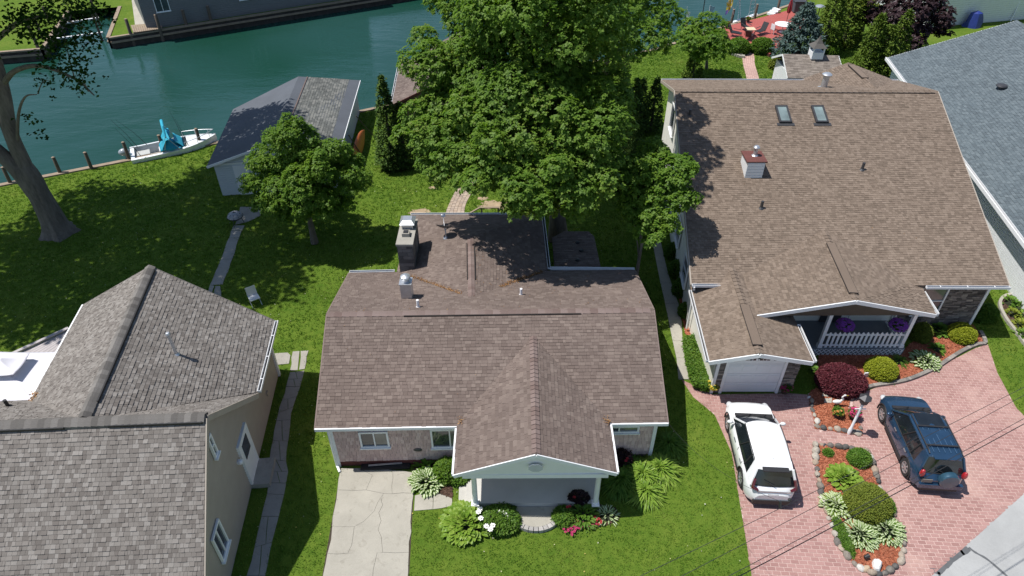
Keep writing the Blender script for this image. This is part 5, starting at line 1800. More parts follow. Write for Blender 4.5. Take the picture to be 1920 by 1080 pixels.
def limbs(parent, base, trunk_r, top, targets, m, name='trunk', lean=(0, 0), fork=.4, flare=1.5):
    mb = MB()
    b = Vector(base); t = Vector(top)
    pts, rs = [], []
    for k in range(9):
        f = k / 8
        p = b.lerp(t, f) + Vector((math.sin(f * 5 + b.x) * .05 * trunk_r * 8 * f * (1 - f), math.cos(f * 4) * .3 * trunk_r * f, 0))
        pts.append(p); rs.append(trunk_r * ((flare - 1) * math.exp(-f * 9) + 1) * (1 - .55 * f))
    pts[0].z -= .15
    mb.tube(pts, rs, 12)
    for c in targets:
        c = Vector(c)
        s = pts[random.randint(3, 7)]
        mid = s.lerp(c, .5) + Vector((0, 0, .12 * (c - s).length))
        mb.tube(catmull([s, mid, c], 4), [trunk_r * .42 * (1 - .82 * k / 8) for k in range(9)], 6)
    off = Vector(parent.location)
    mb.v = [tuple(Vector(v) - off) for v in mb.v]
    return mb.build(name, m, parent, smooth=True)

def GY(px, py, y):
    o = Vector((0, 0, CAM_H)); d = G(px, py, 0) - o
    return o + d * (y / d.y)

def broad_tree(name, label, base, trunk_r, lobes, leafm, bark=None, density=5, per=6, L=.16, W=.12, cat='tree', group=None, spread=.1, inner=.35, rough=.18, star=True, csize=.4, ck=13):
    root = thing(name, label, cat, tuple(base), group)
    cs = [c for c, r in lobes]
    zt = max(c[2] for c in cs)
    cx = sum(c[0] for c in cs) / len(cs); cy = sum(c[1] for c in cs) / len(cs)
    limbs(root, base, trunk_r, (base[0] * .6 + cx * .4, base[1] * .6 + cy * .4, base[2] + (zt - base[2]) * .75), cs, bark or M_bark)
    P, N = crown_points(clumps(lobes, ck, csize), density, inner=inner, rough=rough)
    k = (N[:, 2] > -.45) | (rng.random(len(N)) < .35)
    rosettes('crown', P[k], N[k], leafm, root, per, L, W)
    return root

# the big maple behind the middle house
ml = []
for (px, py, y, r) in [(925, 45, 33, 2.5), (1000, -70, 33, 3.2), (1110, -60, 33, 3.0), (822, 120, 31, 1.75), (880, 165, 30, 2.2), (980, 130, 29.5, 2.5), (1075, 150, 30, 2.5),
                       (818, 245, 29, 1.85), (885, 265, 27.6, 2.1), (980, 245, 26.6, 2.3), (1080, 240, 27.4, 2.3), (838, 305, 28, 1.4),
                       (915, 325, 25.8, 1.6), (1010, 335, 25.2, 1.8), (1088, 335, 25.6, 1.6), (1115, 285, 27, 1.5), (995, 375, 25, 1.25), (1060, 385, 25.2, 1.1), (1000, 60, 35, 3.2), (900, -40, 36, 2.6), (1105, 205, 31, 2.0)]:
    ml.append((tuple(GY(px, py, y)), r))
ml += [((1.5, 31, 13), 4.0), ((2.3, 33.5, 10), 2.8), ((-0.5, 32, 9.5), 3.2)]
broad_tree('maple_tree', 'huge dense green maple towering behind the middle house', (2.6, 31.6, 0), .42, ml, LEAF_MAPLE, density=17, per=9, L=.155, W=.095, inner=.2, rough=.25)
# a second, lighter crown behind it at the right
ml2 = [(tuple(GY(px, py, y)), r) for (px, py, y, r) in [(1190, 45, 44, 2.5), (1210, 80, 43, 1.7), (1150, 10, 45, 2.8), (1222, 30, 44.5, 1.8), (1150, 75, 44, 2.3), (1110, 30, 45, 2.6)]]
broad_tree('canal_tree', 'lighter green tree behind the right shoulder of the huge maple', (6.0, 45.5, 0), .22, ml2, LEAF_LIGHT, density=9, per=8, L=.17, W=.1, inner=.2)
# small round tree in front of the boathouse
sb = G(590, 455)
ml3 = [(tuple(GY(px, py, y)), r) for (px, py, y, r) in [(570, 335, 31, 1.8), (505, 355, 30.6, 1.15), (545, 270, 31.2, 1.25), (552, 238, 31.3, .7), (610, 300, 31.6, 1.3), (640, 335, 31.2, 1.2), (500, 310, 31.2, 1.0), (590, 375, 30.2, 1.25), (530, 385, 30.0, 1.0), (648, 310, 32, .9), (468, 350, 30.8, .65), (560, 330, 33, 1.6), (560, 400, 30.4, 1.0), (625, 375, 30.8, 1.0), (590, 320, 30.4, 1.2), (505, 385, 30.4, .8)]]
broad_tree('shade_tree', 'round bright green tree on the lawn in front of the boathouse', tuple(sb), .16, ml3, LEAF_LIGHT, density=27, per=8, L=.135, W=.075, inner=.25, csize=.42)
# small tree at the left wall of the tan house
ml4 = [(tuple(GY(px, py, y)), r) for (px, py, y, r) in [(1232, 340, 26.6, 1.3), (1198, 325, 26.8, 1.0), (1188, 350, 26.4, .8), (1268, 330, 26.5, .9), (1248, 385, 25.8, .95), (1215, 380, 26, .85), (1280, 372, 25.8, .65), (1232, 295, 27.2, .7), (1288, 312, 26.6, .55), (1205, 405, 25.6, .8), (1240, 415, 25.3, .75), (1175, 365, 26.4, .8), (1170, 330, 27, .8), (1225, 300, 27.4, .9), (1180, 395, 26, .6), (1222, 440, 25, .65), (1205, 430, 25.2, .6)]]
broad_tree('side_yard_tree', 'small bright tree squeezed against the left wall of the tan house', (6.2, 26.9, 0), .1, ml4, LEAF_LIGHT, density=21, per=8, L=.16, W=.09, inner=.2, csize=.42)

# big tree at the left edge: trunk in view, crown mostly above the picture
lt = thing('old_cottonwood', 'massive grey trunked tree with a fork at the left edge by the canal', 'tree', (-25.75, 32.2, 0))
mb = MB()
def lw_(p): return tuple(Vector(p) - Vector((-25.75, 32.2, 0)))
rows = []
prof = [(-.15, .98), (.1, .8), (.4, .68), (.9, .61), (1.4, .57), (2.0, .55), (2.6, .54), (3.1, .54), (3.5, .53), (3.9, .5), (4.25, .42), (4.55, .28), (4.7, .05)]
for z, r in prof:
    rw = []
    for k in range(28):
        a = 2 * math.pi * k / 28
        fl = 1 + (0.30 * math.exp(-z * 1.6) * max(0, math.sin(a * 5 + .6))) + .045 * math.sin(a * 9 + z) + .03 * math.sin(a * 17 + z * 2)
        cx = -.25 * z / 5
        rw.append((cx + r * fl * math.cos(a), .1 * z / 5 + r * fl * math.sin(a), z))
    rows.append(rw)
mb.grid(rows, closed=True)
def limb(pts, r0, r1, n=12, p=lt, m=M_bark, name='limb'):
    P = catmull([lw_(q) for q in pts], 5)
    k = MB(); k.tube(P, [r0 + (r1 - r0) * i / (len(P) - 1) for i in range(len(P))], n)
    return k.build(name, m, p, smooth=True)
mb.build('trunk', M_bark, lt, smooth=True)
limb([(-25.95, 32.2, 2.6), (-25.9, 32.3, 4.4), (-25.75, 32.3, 6.2), (-25.3, 32.6, 8.3), (-25.2, 33, 10.5), (-25.8, 33.5, 14)], .42, .2)
limb([(-26.0, 32.2, 2.6), (-26.35, 32.1, 4.3), (-27.2, 32.0, 6.0), (-28.6, 31.6, 8.3), (-30, 31, 12)], .46, .22)
limb([(-26.1, 32.4, 4.6), (-26.6, 33.4, 7), (-27, 34.5, 10), (-27, 36, 14)], .3, .15)
limb([(-25.3, 32.7, 8.5), (-24.0, 32.2, 9.4), (-22.4, 31.8, 9.8), (-20.8, 31.5, 9.3), (-20.0, 31.2, 8.6)], .16, .03, 8)
limb([(-25.2, 33.2, 10.4), (-23.4, 33.4, 11.4), (-21.6, 33.2, 11.6), (-20.3, 33.0, 11.2)], .15, .03, 8)
limb([(-25.9, 32.4, 5.2), (-24.4, 31.6, 7.4), (-23.2, 31.0, 8.6), (-22.3, 30.6, 8.9)], .1, .02, 8)
top_l = [((-28.5, 30, 15.5), 4.2), ((-31, 34, 16), 4.6), ((-25.5, 36, 16.5), 4.4), ((-22.8, 32.5, 17), 3.6), ((-26, 27, 16.5), 3.8), ((-30, 26.5, 15), 3.8), ((-23.5, 40, 16), 3.8), ((-34, 29, 14.5), 4.0), ((-21.5, 28.5, 17.5), 2.8), ((-20.5, 37, 17.5), 2.9)]
P, N = crown_points(top_l, 3.6, inner=.3, rough=.35)
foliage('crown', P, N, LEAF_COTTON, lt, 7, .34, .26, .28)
low = []
for px, py, y, n, s in [(60, 30, 31.5, 90, .55), (120, 25, 31.5, 100, .6), (165, 15, 32, 60, .5), (90, 75, 31.2, 90, .5), (130, 95, 31, 55, .5), (110, 130, 30.8, 30, .45), (150, 140, 30.8, 30, .4), (160, 70, 31.6, 40, .35), (95, 150, 30.7, 14, .4), (30, 45, 32, 70, .6),
                        (55, 225, 32, 10, .18), (75, 245, 32, 8, .15), (150, 165, 30.8, 14, .3), (185, 30, 32, 22, .3)]:
    c = np.array(GY(px, py, y)); n = int(n * .7); low.append(c + rng.normal(size=(n, 3)) * s * np.array([1, .9, .7]))
low = np.concatenate(low)
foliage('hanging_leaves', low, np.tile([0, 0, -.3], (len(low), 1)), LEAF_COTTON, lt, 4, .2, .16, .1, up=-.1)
for px, py, y, q in [(120, 60, 31.4, (-20.8, 31.5, 9.3)), (150, 140, 30.8, (-20.2, 31.2, 8.8)), (110, 130, 30.8, (-21.4, 31.5, 9.5)), (95, 150, 30.7, (-22.3, 30.7, 8.9))]:
    e_ = GY(px, py, y); limb([q, (Vector(q).lerp(e_, .5) + Vector((0, 0, .2))), tuple(e_)], .035, .008, 5, name='twig')

def cone_tree(name, label, base, h, r, leafm, cat='conifer', group=None, density=34, L=.2, W=.1, power=.75, per=5, bulge=.18, tiers=0, lean=(0, 0)):
    """narrow evergreen: sprays over a tapering body with a dark heart"""
    b = Vector(base)
    root = thing(name, label, cat, tuple(b), group)
    mb = MB(); mb.tube([(0, 0, -.1), (lean[0] * .5, lean[1] * .5, h * .5), (lean[0], lean[1], h * .9)], [r * .12 + .03, r * .08 + .02, .015], 7); mb.build('trunk', M_bark_dk, root)
    n = int(density * h * r * 2 * math.pi * .75)
    z = rng.random(n) ** 1.25
    a = rng.random(n) * 2 * math.pi
    prof = np.clip((1 - z), 0, 1) ** power * np.minimum(1, .55 + z * 5)
    lump = 1 + bulge * np.sin(a * 3 + z * 14) * np.cos(z * 23 + a * 2)
    if tiers:
        lump *= 1 + .22 * np.sin(z * tiers * 2 * math.pi + np.sin(a * 5) * .8)
    rad = r * prof * lump * np.where(rng.random(n) < .25, rng.uniform(.5, .85, n), rng.uniform(.88, 1.04, n))
    P = np.stack([np.cos(a) * rad + lean[0] * z, np.sin(a) * rad + lean[1] * z, z * h * .98 + .05], 1)
    N = np.stack([np.cos(a), np.sin(a), np.full(n, .55 if not tiers else .12)], 1)
    N /= np.linalg.norm(N, axis=1, keepdims=True)
    P = P + np.array(b)
    foliage('crown', P, N, leafm, root, per, L, W, .05, .25 if not tiers else .05)
    return root

cone_tree('arborvitae', 'tallest narrow dark evergreen column right of the boathouse', G(738, 316), 6.2, 1.0, LEAF_CEDAR, lean=(-.1, .1))
cone_tree('arborvitae', 'shorter evergreen column tucked behind the tallest one by the boathouse', G(760, 312), 4.4, 1.0, LEAF_CEDAR)
row = [(6.7, 38.5, 4.2, .8), (7.4, 41.0, 4.6, .85), (7.2, 35.4, 4.2, .75), (8.2, 43.2, 4.6, .8), (8.9, 44.6, 4.0, .75), (9.9, 45.0, 3.9, .75), (7.9, 33.4, 3.0, .6)]
for i, (x, y, h, r) in enumerate(row):
    cone_tree('arborvitae', ['dark hedge conifer left of the tan house, middle of its row', 'dark hedge conifer left of the tan house gable, tall one', 'dark hedge conifer left of the tan house, under the small tree',
              'dark conifer at the far end of the hedge, left of a pair', 'left conifer of the pair behind the tan house corner', 'right conifer of the pair behind the tan house corner', 'small dark conifer nearest the side yard tree'][i], (x, y, 0), h, r * 1.05, LEAF_CEDAR, group='hedge conifers left of the tan house', density=28)
cone_tree('young_fir', 'little green conifer on the lawn right of the hedge pair', G(1297, 148), 2.5, .85, LEAF_CEDAR_Y, density=30)
# garden behind the tan house
ml5 = [(tuple(GY(px, py, y)), r) for (px, py, y, r) in [(1322, 62, 55, 1.7), (1298, 85, 54, 1.3), (1345, 85, 54.5, 1.3), (1330, 98, 53.5, 1.1), (1302, 60, 55.5, 1.2), (1285, 75, 55, .9), (1310, 105, 53.6, .8)]]
broad_tree('ornamental_tree', 'round lawn tree with a dark shadow left of the pink garden path', tuple(G(1325, 128)), .12, ml5, LEAF_LIGHT, density=11, per=7, L=.19, W=.12, inner=.2)
cone_tree('blue_spruce', 'broad blue spruce between the red deck and the cupola shed', G(1492, 108), 4.6, 2.15, LEAF_SPRUCE, density=24, L=.34, W=.1, per=7, tiers=7, power=.8)
for i, (px, py, h, r) in enumerate([(1540, 100, 6.5, 1.5), (1580, 85, 7.5, 1.5)]):
    cone_tree('cedar', ['bright cedar standing right behind the blue spruce', 'tall cedar right of the blue spruce, reaching the top edge'][i], G(px, py), h, r, LEAF_CEDAR_Y if i == 0 else LEAF_CEDAR_Y, density=20, L=.26, W=.12, group='tall cedars behind the garden')
for i, (px, py, h, r) in enumerate([(1615, 150, 5.2, 1.25), (1640, 150, 4.4, 1.3), (1665, 140, 5.2, 1.0)]):
    cone_tree('cedar', ['left pointed cedar of the clump behind the tan roof', 'middle low cedar of the clump behind the tan roof', 'right leaning cedar of the clump against the grey roof'][i], G(px, py), h, r, LEAF_CEDAR_Y, density=24, L=.24, W=.11, group='cedar clump behind the tan roof', power=.6)
ml6 = [(tuple(GY(px, py, y)), r) for (px, py, y, r) in [(1700, 35, 60, 2.4), (1665, 25, 61, 1.8), (1740, 30, 60.5, 2.0), (1705, 70, 58.5, 1.4), (1760, 55, 60, 1.2), (1690, -10, 62, 2.2)]]
broad_tree('purple_plum_tree', 'dark purple leaved tree left of the white siding house', tuple(G(1705, 100)), .2, ml6, LEAF_PURPLE, density=7, per=7, L=.24, W=.17, inner=.2)
ml7 = [(tuple(GY(px, py, y)), r) for (px, py, y, r) in [(1615, 15, 64, 1.5), (1635, 30, 63, 1.2), (1605, 40, 63, 1.0)]]
broad_tree('golden_shrub', 'yellow green golden bush beside the purple tree', tuple(G(1618, 60)), .08, ml7, LEAF_GOLD, density=11, per=7, L=.2, W=.12, inner=.2, cat='shrub')

# ------------------------------------------------------------------ smaller plants
def ball_bush(name, label, base, r3, leafm, n=2600, L=.07, W=.05, group=None, cat='shrub', flat=0.0, lift=.55, up=.15):
    b = Vector(base)
    root = thing(name, label, cat, tuple(b), group)
    r3 = np.array(r3)
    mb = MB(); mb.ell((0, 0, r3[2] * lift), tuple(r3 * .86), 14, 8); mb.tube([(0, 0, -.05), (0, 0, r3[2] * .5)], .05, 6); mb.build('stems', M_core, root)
    u = _unit(n); u = u[(u[:, 2] > -.75)]
    k = _unit(16)
    lump = .95 + .09 * np.clip((np.max(u @ k.T, axis=1) - .7) / .3, 0, 1)
    P = u * r3 * (lump * rng.uniform(.9, 1.03, len(u)))[:, None] + np.array([0, 0, r3[2] * lift])
    P[:, 2] = np.maximum(P[:, 2], .02)
    foliage('leaves', P + np.array(b), u, leafm, root, 4, L, W, .015, up)
    return root

def blade_mesh(mb, base, az, L, W, tilt, droop, mi=0, stripe=None, seg=4, lift=0.0):
    """arched leaf from base; stripe: material of the pale middle"""
    d = Vector((math.cos(az), math.sin(az), 0)); s = Vector((-d.y, d.x, 0))
    mid = []
    for k in range(seg + 1):
        t = k / seg
        w = W * (math.sin(math.pi * min(1, t * .92 + .06)) ** .8)
        h = L * (math.sin(tilt) * t - droop * t * t)
        p = Vector(base) + d * (L * math.cos(tilt) * t) + Vector((0, 0, h + lift))
        mid.append((p, w))
    if stripe is None:
        V = []
        for p, w in mid:
            V += [p - s * w / 2 + up * w * .12, p, p + s * w / 2 + up * w * .12]
        F = []
        for k in range(seg):
            o = k * 3
            F += [(o, o + 1, o + 4, o + 3), (o + 1, o + 2, o + 5, o + 4)]
        mb.add(V, F, mi)
    else:
        V = []
        for p, w in mid:
            V += [p - s * w / 2 + up * w * .12, p - s * w * .27, p + s * w * .27, p + s * w / 2 + up * w * .12]
        for (c, m_) in ((0, mi), (1, stripe), (2, mi)):
            F = [(k * 4 + c, k * 4 + c + 1, k * 4 + c + 5, k * 4 + c + 4) for k in range(seg)]
            o = len(mb.v)
            if c == 0:
                mb.v += [tuple(p) for p in V]
                base_o = o
            mb.f += [tuple(i + base_o for i in f) for f in F]; mb.m += [m_] * len(F)

def hosta(label, base, r, mats, n=70,  L=.3, W=.15, stripe=False, name='hosta', cat='hosta', group=None, droop=.35, squash=1.0, hgt=.25, seg=4):
    root = thing(name, label, cat, tuple(base), group)
    if name == 'hosta':
        n = int(n * 1.9); W *= 1.2; L *= .88; r *= 1.08
    mb = MB()
    for i in range(n):
        f = math.sqrt(random.random())
        a = random.uniform(0, 2 * math.pi)
        rr = max(0, r * f - L * .45)
        tl = R(75 - 55 * f + random.uniform(-8, 8))
        b = (rr * math.cos(a), rr * math.sin(a) * squash, hgt * (1.0 - f ** 2 * .75) * r / .5)
        blade_mesh(mb, b, a + random.uniform(-.5, .5), L * random.uniform(.75, 1.2), W * random.uniform(.8, 1.2), tl, droop * random.uniform(.6, 1.3), 0, 1 if stripe else None, seg)
    mb.build('leaves', mats, root)
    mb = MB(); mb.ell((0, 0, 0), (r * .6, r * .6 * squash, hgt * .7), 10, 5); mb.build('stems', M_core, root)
    return root

def flowers(root, pts, m, r=.06, n=7, name='flower', stem=True):
    """every bloom a ring of petals on its own mesh"""
    for p in pts:
        mb = MB()
        p = Vector(p)
        for k in range(n):
            blade_mesh(mb, p, 2 * math.pi * k / n + random.random() * .3, r * 1.3, r * .9, R(35), .3, 0, None, 2)
        for k in range(n - 2):
            blade_mesh(mb, p + up * r * .2, 2 * math.pi * k / (n - 2) + random.random(), r * .8, r * .7, R(65), .2, 0, None, 2)
        mb.build(name, m, root)

def mulch_bed(name, label, poly, m, z=.03, jitter=.05, cat='flower bed', chips=900, chipm=None, excl=True):
    root = thing(name, label, cat, (poly[0][0], poly[0][1], 0), world_mesh=True)
    if area2(poly) < 0: poly = poly[::-1]
    xs = [p[0] for p in poly]; ys = [p[1] for p in poly]
    mb = MB(); mb.prism(poly, -.05, z); mb.build('soil', m, root)
    if chips:
        P = np.stack([rng.uniform(min(xs), max(xs), chips * 3), rng.uniform(min(ys), max(ys), chips * 3)], 1)
        P = P[inpoly(P, poly)][:chips]
        n = len(P)
        a = rng.uniform(0, 2 * math.pi, n); l = rng.uniform(.02, .06, n); w = rng.uniform(.01, .025, n)
        c, s = np.cos(a), np.sin(a)
        tilt = rng.uniform(-.02, .03, n); zz = z + rng.uniform(.002, .025, n)
        V = np.stack([np.stack([P[:, 0] + sx * l * c - sy * w * s, P[:, 1] + sx * l * s + sy * w * c, zz + sx * tilt], 1) for sx, sy in ((-1, -1), (1, -1), (1, 1), (-1, 1))], 1)
        o = link('mulch_chips', np_mesh('mulch_chips', V.reshape(-1, 3), np.arange(n * 4).reshape(n, 4), chipm or m), root)
        tag(o, kind='stuff')
    if excl: EXCL.append(poly)
    return root
M_mulch = mat_pieces('red_mulch', [(0, (.19, .055, .028)), (.5, (.33, .105, .055)), (1, (.48, .19, .11))], 1, 40, .5, .2, 1.5)
M_mulch_base = mat('red_mulch_bed', (.29, .09, .047), 1, .35, 5, 35, .8)
M_mulch_brown = mat_pieces('brown_mulch', [(0, (.04, .025, .018)), (1, (.12, .07, .05))], 1, 40, .5, .2, 1.5)

c2 = lambda x, y: (1480 + x / 4.155, 500 + y / 4.155)
c3 = lambda x, y: (1320 + x / 4.5, 720 + y / 4.5)
xy = lambda p: tuple(p[:2])
bedA = [xy(G(*c2(*p))) for p in [(205, 870), (245, 960), (250, 1010), (480, 1000), (540, 960), (640, 920), (800, 900), (920, 870), (1040, 820), (1140, 770), (1230, 710), (1330, 650), (1430, 610), (1510, 590), (1480, 530), (1440, 470), (1400, 440), (1100, 430), (1060, 500), (900, 640), (870, 690), (500, 690), (230, 690)]]
mulch_bed('front_flower_bed', 'curved red mulch bed in front of the tan house porch', bedA, M_mulch_base, chips=5000, chipm=M_mulch)
bedB = [xy(G(*c3(*p))) for p in [(880, 110), (905, 240), (925, 300), (930, 380), (1060, 395), (1210, 425), (1330, 435), (1335, 400), (1300, 330), (1245, 290), (1215, 200), (1240, 110), (1300, 75), (1240, 60), (950, 40), (900, 60)]]
mulch_bed('entry_flower_bed', 'small red mulch bed with a lamp post between the two driveways', bedB, M_mulch_base, .035, chips=2200, chipm=M_mulch)
bedC = [xy(G(*c5(*p))) for p in [(205, 45), (330, 80), (470, 95), (600, 130), (650, 250), (690, 350), (720, 440), (790, 580), (830, 660), (870, 780), (880, 860), (870, 960), (800, 1035), (700, 1065), (620, 1050), (500, 985), (420, 900), (370, 800), (330, 690), (290, 590), (250, 460), (225, 330), (205, 200)]]
mulch_bed('island_flower_bed', 'long red mulch island bed ringed with stones between the cars', bedC, M_mulch_base, .04, chips=5500, chipm=M_mulch)
bedD = [xy(G(*crop7(*p))) for p in [(660, 600), (700, 612), (780, 610), (905, 660), (905, 570), (990, 560), (990, 470), (905, 470), (880, 420), (700, 430), (655, 480)]]
mulch_bed('porch_side_bed', 'dark mulch bed left of the porch steps', bedD, M_mulch_dk, .03, chips=1500, chipm=M_mulch_brown)

# edging stones
M_stone = mat_pieces('field_stone', [(0, (.07, .07, .072)), (.25, (.2, .18, .155)), (.55, (.33, .26, .2)), (.8, (.38, .35, .3)), (1, (.52, .5, .46))], .85, 18, .4, .18, 6)
STONES = []
for k in range(7):
    mb = MB(); mb.ell((0, 0, .05), (.16, .125, .1), 9, 6)
    mb.v = [(x * (1 + .12 * math.sin(3 * x * 20 + k)), y * (1 + .12 * math.cos(23 * y + k * 2)), z * (1 + .15 * math.sin(k + x * 15))) for x, y, z in mb.v]
    STONES.append(mb.mesh('stone', M_stone, True))
def stone_edge(label, px_pts, step=.27, sc=1.0, fn=None, jit=.03):
    P = [G(*(fn(*p) if fn else p)) for p in px_pts]
    C = catmull(P, 10)
    root = thing('stone_edging', label, 'stone border', (P[0].x, P[0].y, 0), world_mesh=True)
    d = 0; last = C[0]
    acc = step
    for a, b in zip(C[:-1], C[1:]):
        L = (b - a).length
        t = 0
        while acc <= L - t:
            t += acc
            p = a.lerp(b, t / L); s = sc * random.uniform(.65, 1.2)
            o = bpy.data.objects.new('stone', random.choice(STONES)); COL.objects.link(o); o.parent = root
            an = math.atan2(b.y - a.y, b.x - a.x)
            o.location = (p.x - P[0].x + random.uniform(-jit, jit), p.y - P[0].y + random.uniform(-jit, jit), .02)
            o.rotation_euler = (random.uniform(-.2, .2), random.uniform(-.2, .2), an + random.uniform(-.4, .4)); o.scale = (s, s * random.uniform(.85, 1.1), s * random.uniform(.7, 1.2))
            acc = step * random.uniform(.85, 1.2) * sc
        acc -= (L - t)
    return root
stone_edge('ring of rounded field stones around the island bed', [(205, 45), (330, 75), (450, 90), (600, 125), (650, 210), (680, 330), (705, 400), (750, 520), (800, 600), (840, 690), (870, 790), (880, 870), (865, 970), (790, 1040), (690, 1068), (610, 1050), (500, 985), (425, 905), (375, 815), (330, 700), (290, 590), (245, 450), (222, 330), (205, 200), (205, 60)], .26, 1.05, c5)
stone_edge('row of field stones edging the lamp post bed', [(885, 115), (905, 150), (915, 215), (935, 270), (945, 320), (950, 365), (1060, 378), (1180, 405), (1300, 420), (1335, 410)], .26, 1.0, c3)
stone_edge('two grey stones by the lamp post flower pot', [(1300, 335), (1330, 385)], .22, .75, c3)
M_ledge = mat_pieces('flat_edging', [(0, (.16, .15, .14)), (1, (.32, .29, .26))], .9, 30, .5, .15, 2)
root = thing('block_edging', 'thin grey block edging along the curved front bed', 'stone border', xy(G(*c2(490, 1020))) + (0,), world_mesh=True)
P = catmull([G(*c2(*p)) for p in [(480, 1040), (500, 1000), (560, 965), (650, 935), (820, 910), (940, 880), (1060, 830), (1160, 780), (1250, 720), (1350, 660), (1450, 615), (1520, 600), (1500, 540), (1480, 510)]], 6)
for a, b in zip(P[:-1], P[1:]):
    mb = MB(); q = a.lerp(b, .03); mb.bar(q + up * .06, b + up * .06, .16, .13); mb.build('block', M_ledge, root)
# flat step stones in the entry bed
for q in ([(265, 975), (300, 980), (300, 1020), (250, 1015)], [(270, 1035), (330, 1030), (325, 1070), (268, 1065)], [(365, 985), (430, 975), (435, 990), (385, 1010)]):
    rt = [xy(G(*c2(*p))) for p in q]
    o = thing('stepping_stone', ['flat stepping stone nearest the porch in the entry bed', 'flat stepping stone behind the white bird ornament', 'long flat stepping stone under the purple bush'][[265, 270, 365].index(q[0][0])], 'stepping stone', rt[0] + (0,), 'stepping stones in the entry bed', world_mesh=True)
    slab_piece(rt, .0, .07, M_conc, o, .0, .02, 'stone')
def rock(label, px, py, s, m, name='rock'):
    b = G(px, py); r_ = thing(name, label, 'rock', tuple(b))
    mb = MB(); mb.ell((0, 0, s[2] * .35), s, 8, 6)
    mb.v = [(x + .18 * s[0] * math.sin(17 * y + 3 * z), y + .15 * s[1] * math.sin(13 * x), z * (1 + .25 * math.sin(9 * x + 5))) for x, y, z in mb.v]
    mb.build('rock_body', m, r_); return r_
M_whiterock = mat('white_quartz', (.72, .7, .68), .8, .1, 6, 30, .5)
rock('pointed white quartz rock at the bottom of the island bed', *c5(672, 1010), (.16, .22, .3), M_whiterock)
rock('large tan boulder at the bottom of the island bed', *c5(590, 1030), (.16, .13, .14), mat('tan_boulder', (.42, .32, .22), .85, .2, 6, 30, .5))
rock('tan round boulder at the lower left of the island bed', *c5(393, 830), (.13, .13, .11), mat('tan_boulder_b', (.4, .31, .22), .85, .2, 6, 30, .5))
rock('white stone beside the garage corner edging', *c3(884, 116), (.09, .08, .08), M_whiterock)
rock('black stone at the top corner of the island bed', *c5(270, 65), (.1, .09, .09), mat('black_stone', (.04, .042, .05), .7, .2, 6, 30, .4))

# clipped bushes
ball_bush('clipped_yew', 'big olive clipped ball bush in the island bed', G(*c5(585, 560)), (.78, .74, .62), LEAF_YEW, 7000, .055, .035)
ball_bush('clipped_golden_ball', 'yellow green ball bush in front of the porch railing', G(*c2(700, 835)), (.64, .6, .5), LEAF_GOLDBALL, 4600, .06, .045)
ball_bush('clipped_golden_ball', 'yellow green ball bush below the stone window wall', G(*c2(1325, 555)), (.58, .56, .46), LEAF_GOLDBALL, 4200, .06, .045)
ball_bush('red_barberry', 'wide dark red bush beside the garage corner', G(*c2(385, 930)), (1.02, .82, .6), LEAF_RED, 8000, .065, .045)
ball_bush('boxwood_bush', 'bright green round bush at the top right of the island bed', G(*c5(535, 185)), (.4, .36, .3), LEAF_PERENN, 1500, .09, .05)
ball_bush('small_green_tuft', 'tiny green tuft at the top left of the island bed', G(*c5(297, 130)), (.16, .15, .12), LEAF_PERENN, 350, .08, .04)
ball_bush('low_groundcover', 'dark green low plant along the left side of the island bed', G(*c5(415, 790)), (.2, .75, .14), LEAF_PERENN, 1500, .08, .03)
ball_bush('low_groundcover', 'green low plant at the right side behind the olive ball bush', G(*c5(755, 545)), (.2, .36, .22), LEAF_PERENN, 900, .08, .03)
ball_bush('dark_shrub', 'dark green shrub at the right porch corner', G(*c2(1010, 560)), (.42, .4, .55), LEAF_YEW, 2200, .07, .04)
ball_bush('dark_shrub', 'shaded leafy shrub at the right end of the stone wall', G(*c2(1500, 400)), (.6, .45, .5), LEAF_PERENN, 1600, .1, .06)
# hostas of the right gardens
hosta('variegated hosta at the left edge of the island bed', G(*c5(360, 545)), .5, [LEAF_HOSTA, LEAF_PALE], 90, .3, .1, True, group='hostas in the island bed')
hosta('left one of the two frosty hostas at the foot of the island bed', G(*c5(545, 770)), .56, [LEAF_HOSTA_DK, LEAF_PALE], 130, .26, .075, True, group='hostas in the island bed')
hosta('right one of the two frosty hostas at the foot of the island bed', G(*c5(745, 730)), .6, [LEAF_HOSTA_DK, LEAF_PALE], 150, .26, .075, True, group='hostas in the island bed')
hosta('lime green hosta above the olive ball bush', G(*c5(420, 330)), .56, [LEAF_HOSTA], 80, .34, .15, group='hostas in the island bed')
hosta('white edged hosta in the middle of the front bed', G(*c2(1050, 745)), .56, [LEAF_HOSTA_DK, LEAF_PALE], 95, .3, .13, True)
hosta('green hosta under the window of the tan house', G(*c2(1150, 500)), .48, [LEAF_HOSTA_DK], 60, .34, .16)
hosta('grassy daylily clump right of the front ball bush', G(*c2(850, 745)), .38, [LEAF_PERENN], 110, .4, .025, name='daylily', cat='daylily', droop=.6)
hosta('leafy perennial between the porch corner and the white hosta', G(*c2(1150, 650)), .36, [LEAF_PERENN], 50, .26, .09, name='perennial', cat='perennial')
hosta('small green plant between garage corner and red bush', G(*c2(195, 815)), .26, [LEAF_HOSTA_DK], 30, .22, .11, name='perennial', cat='perennial')
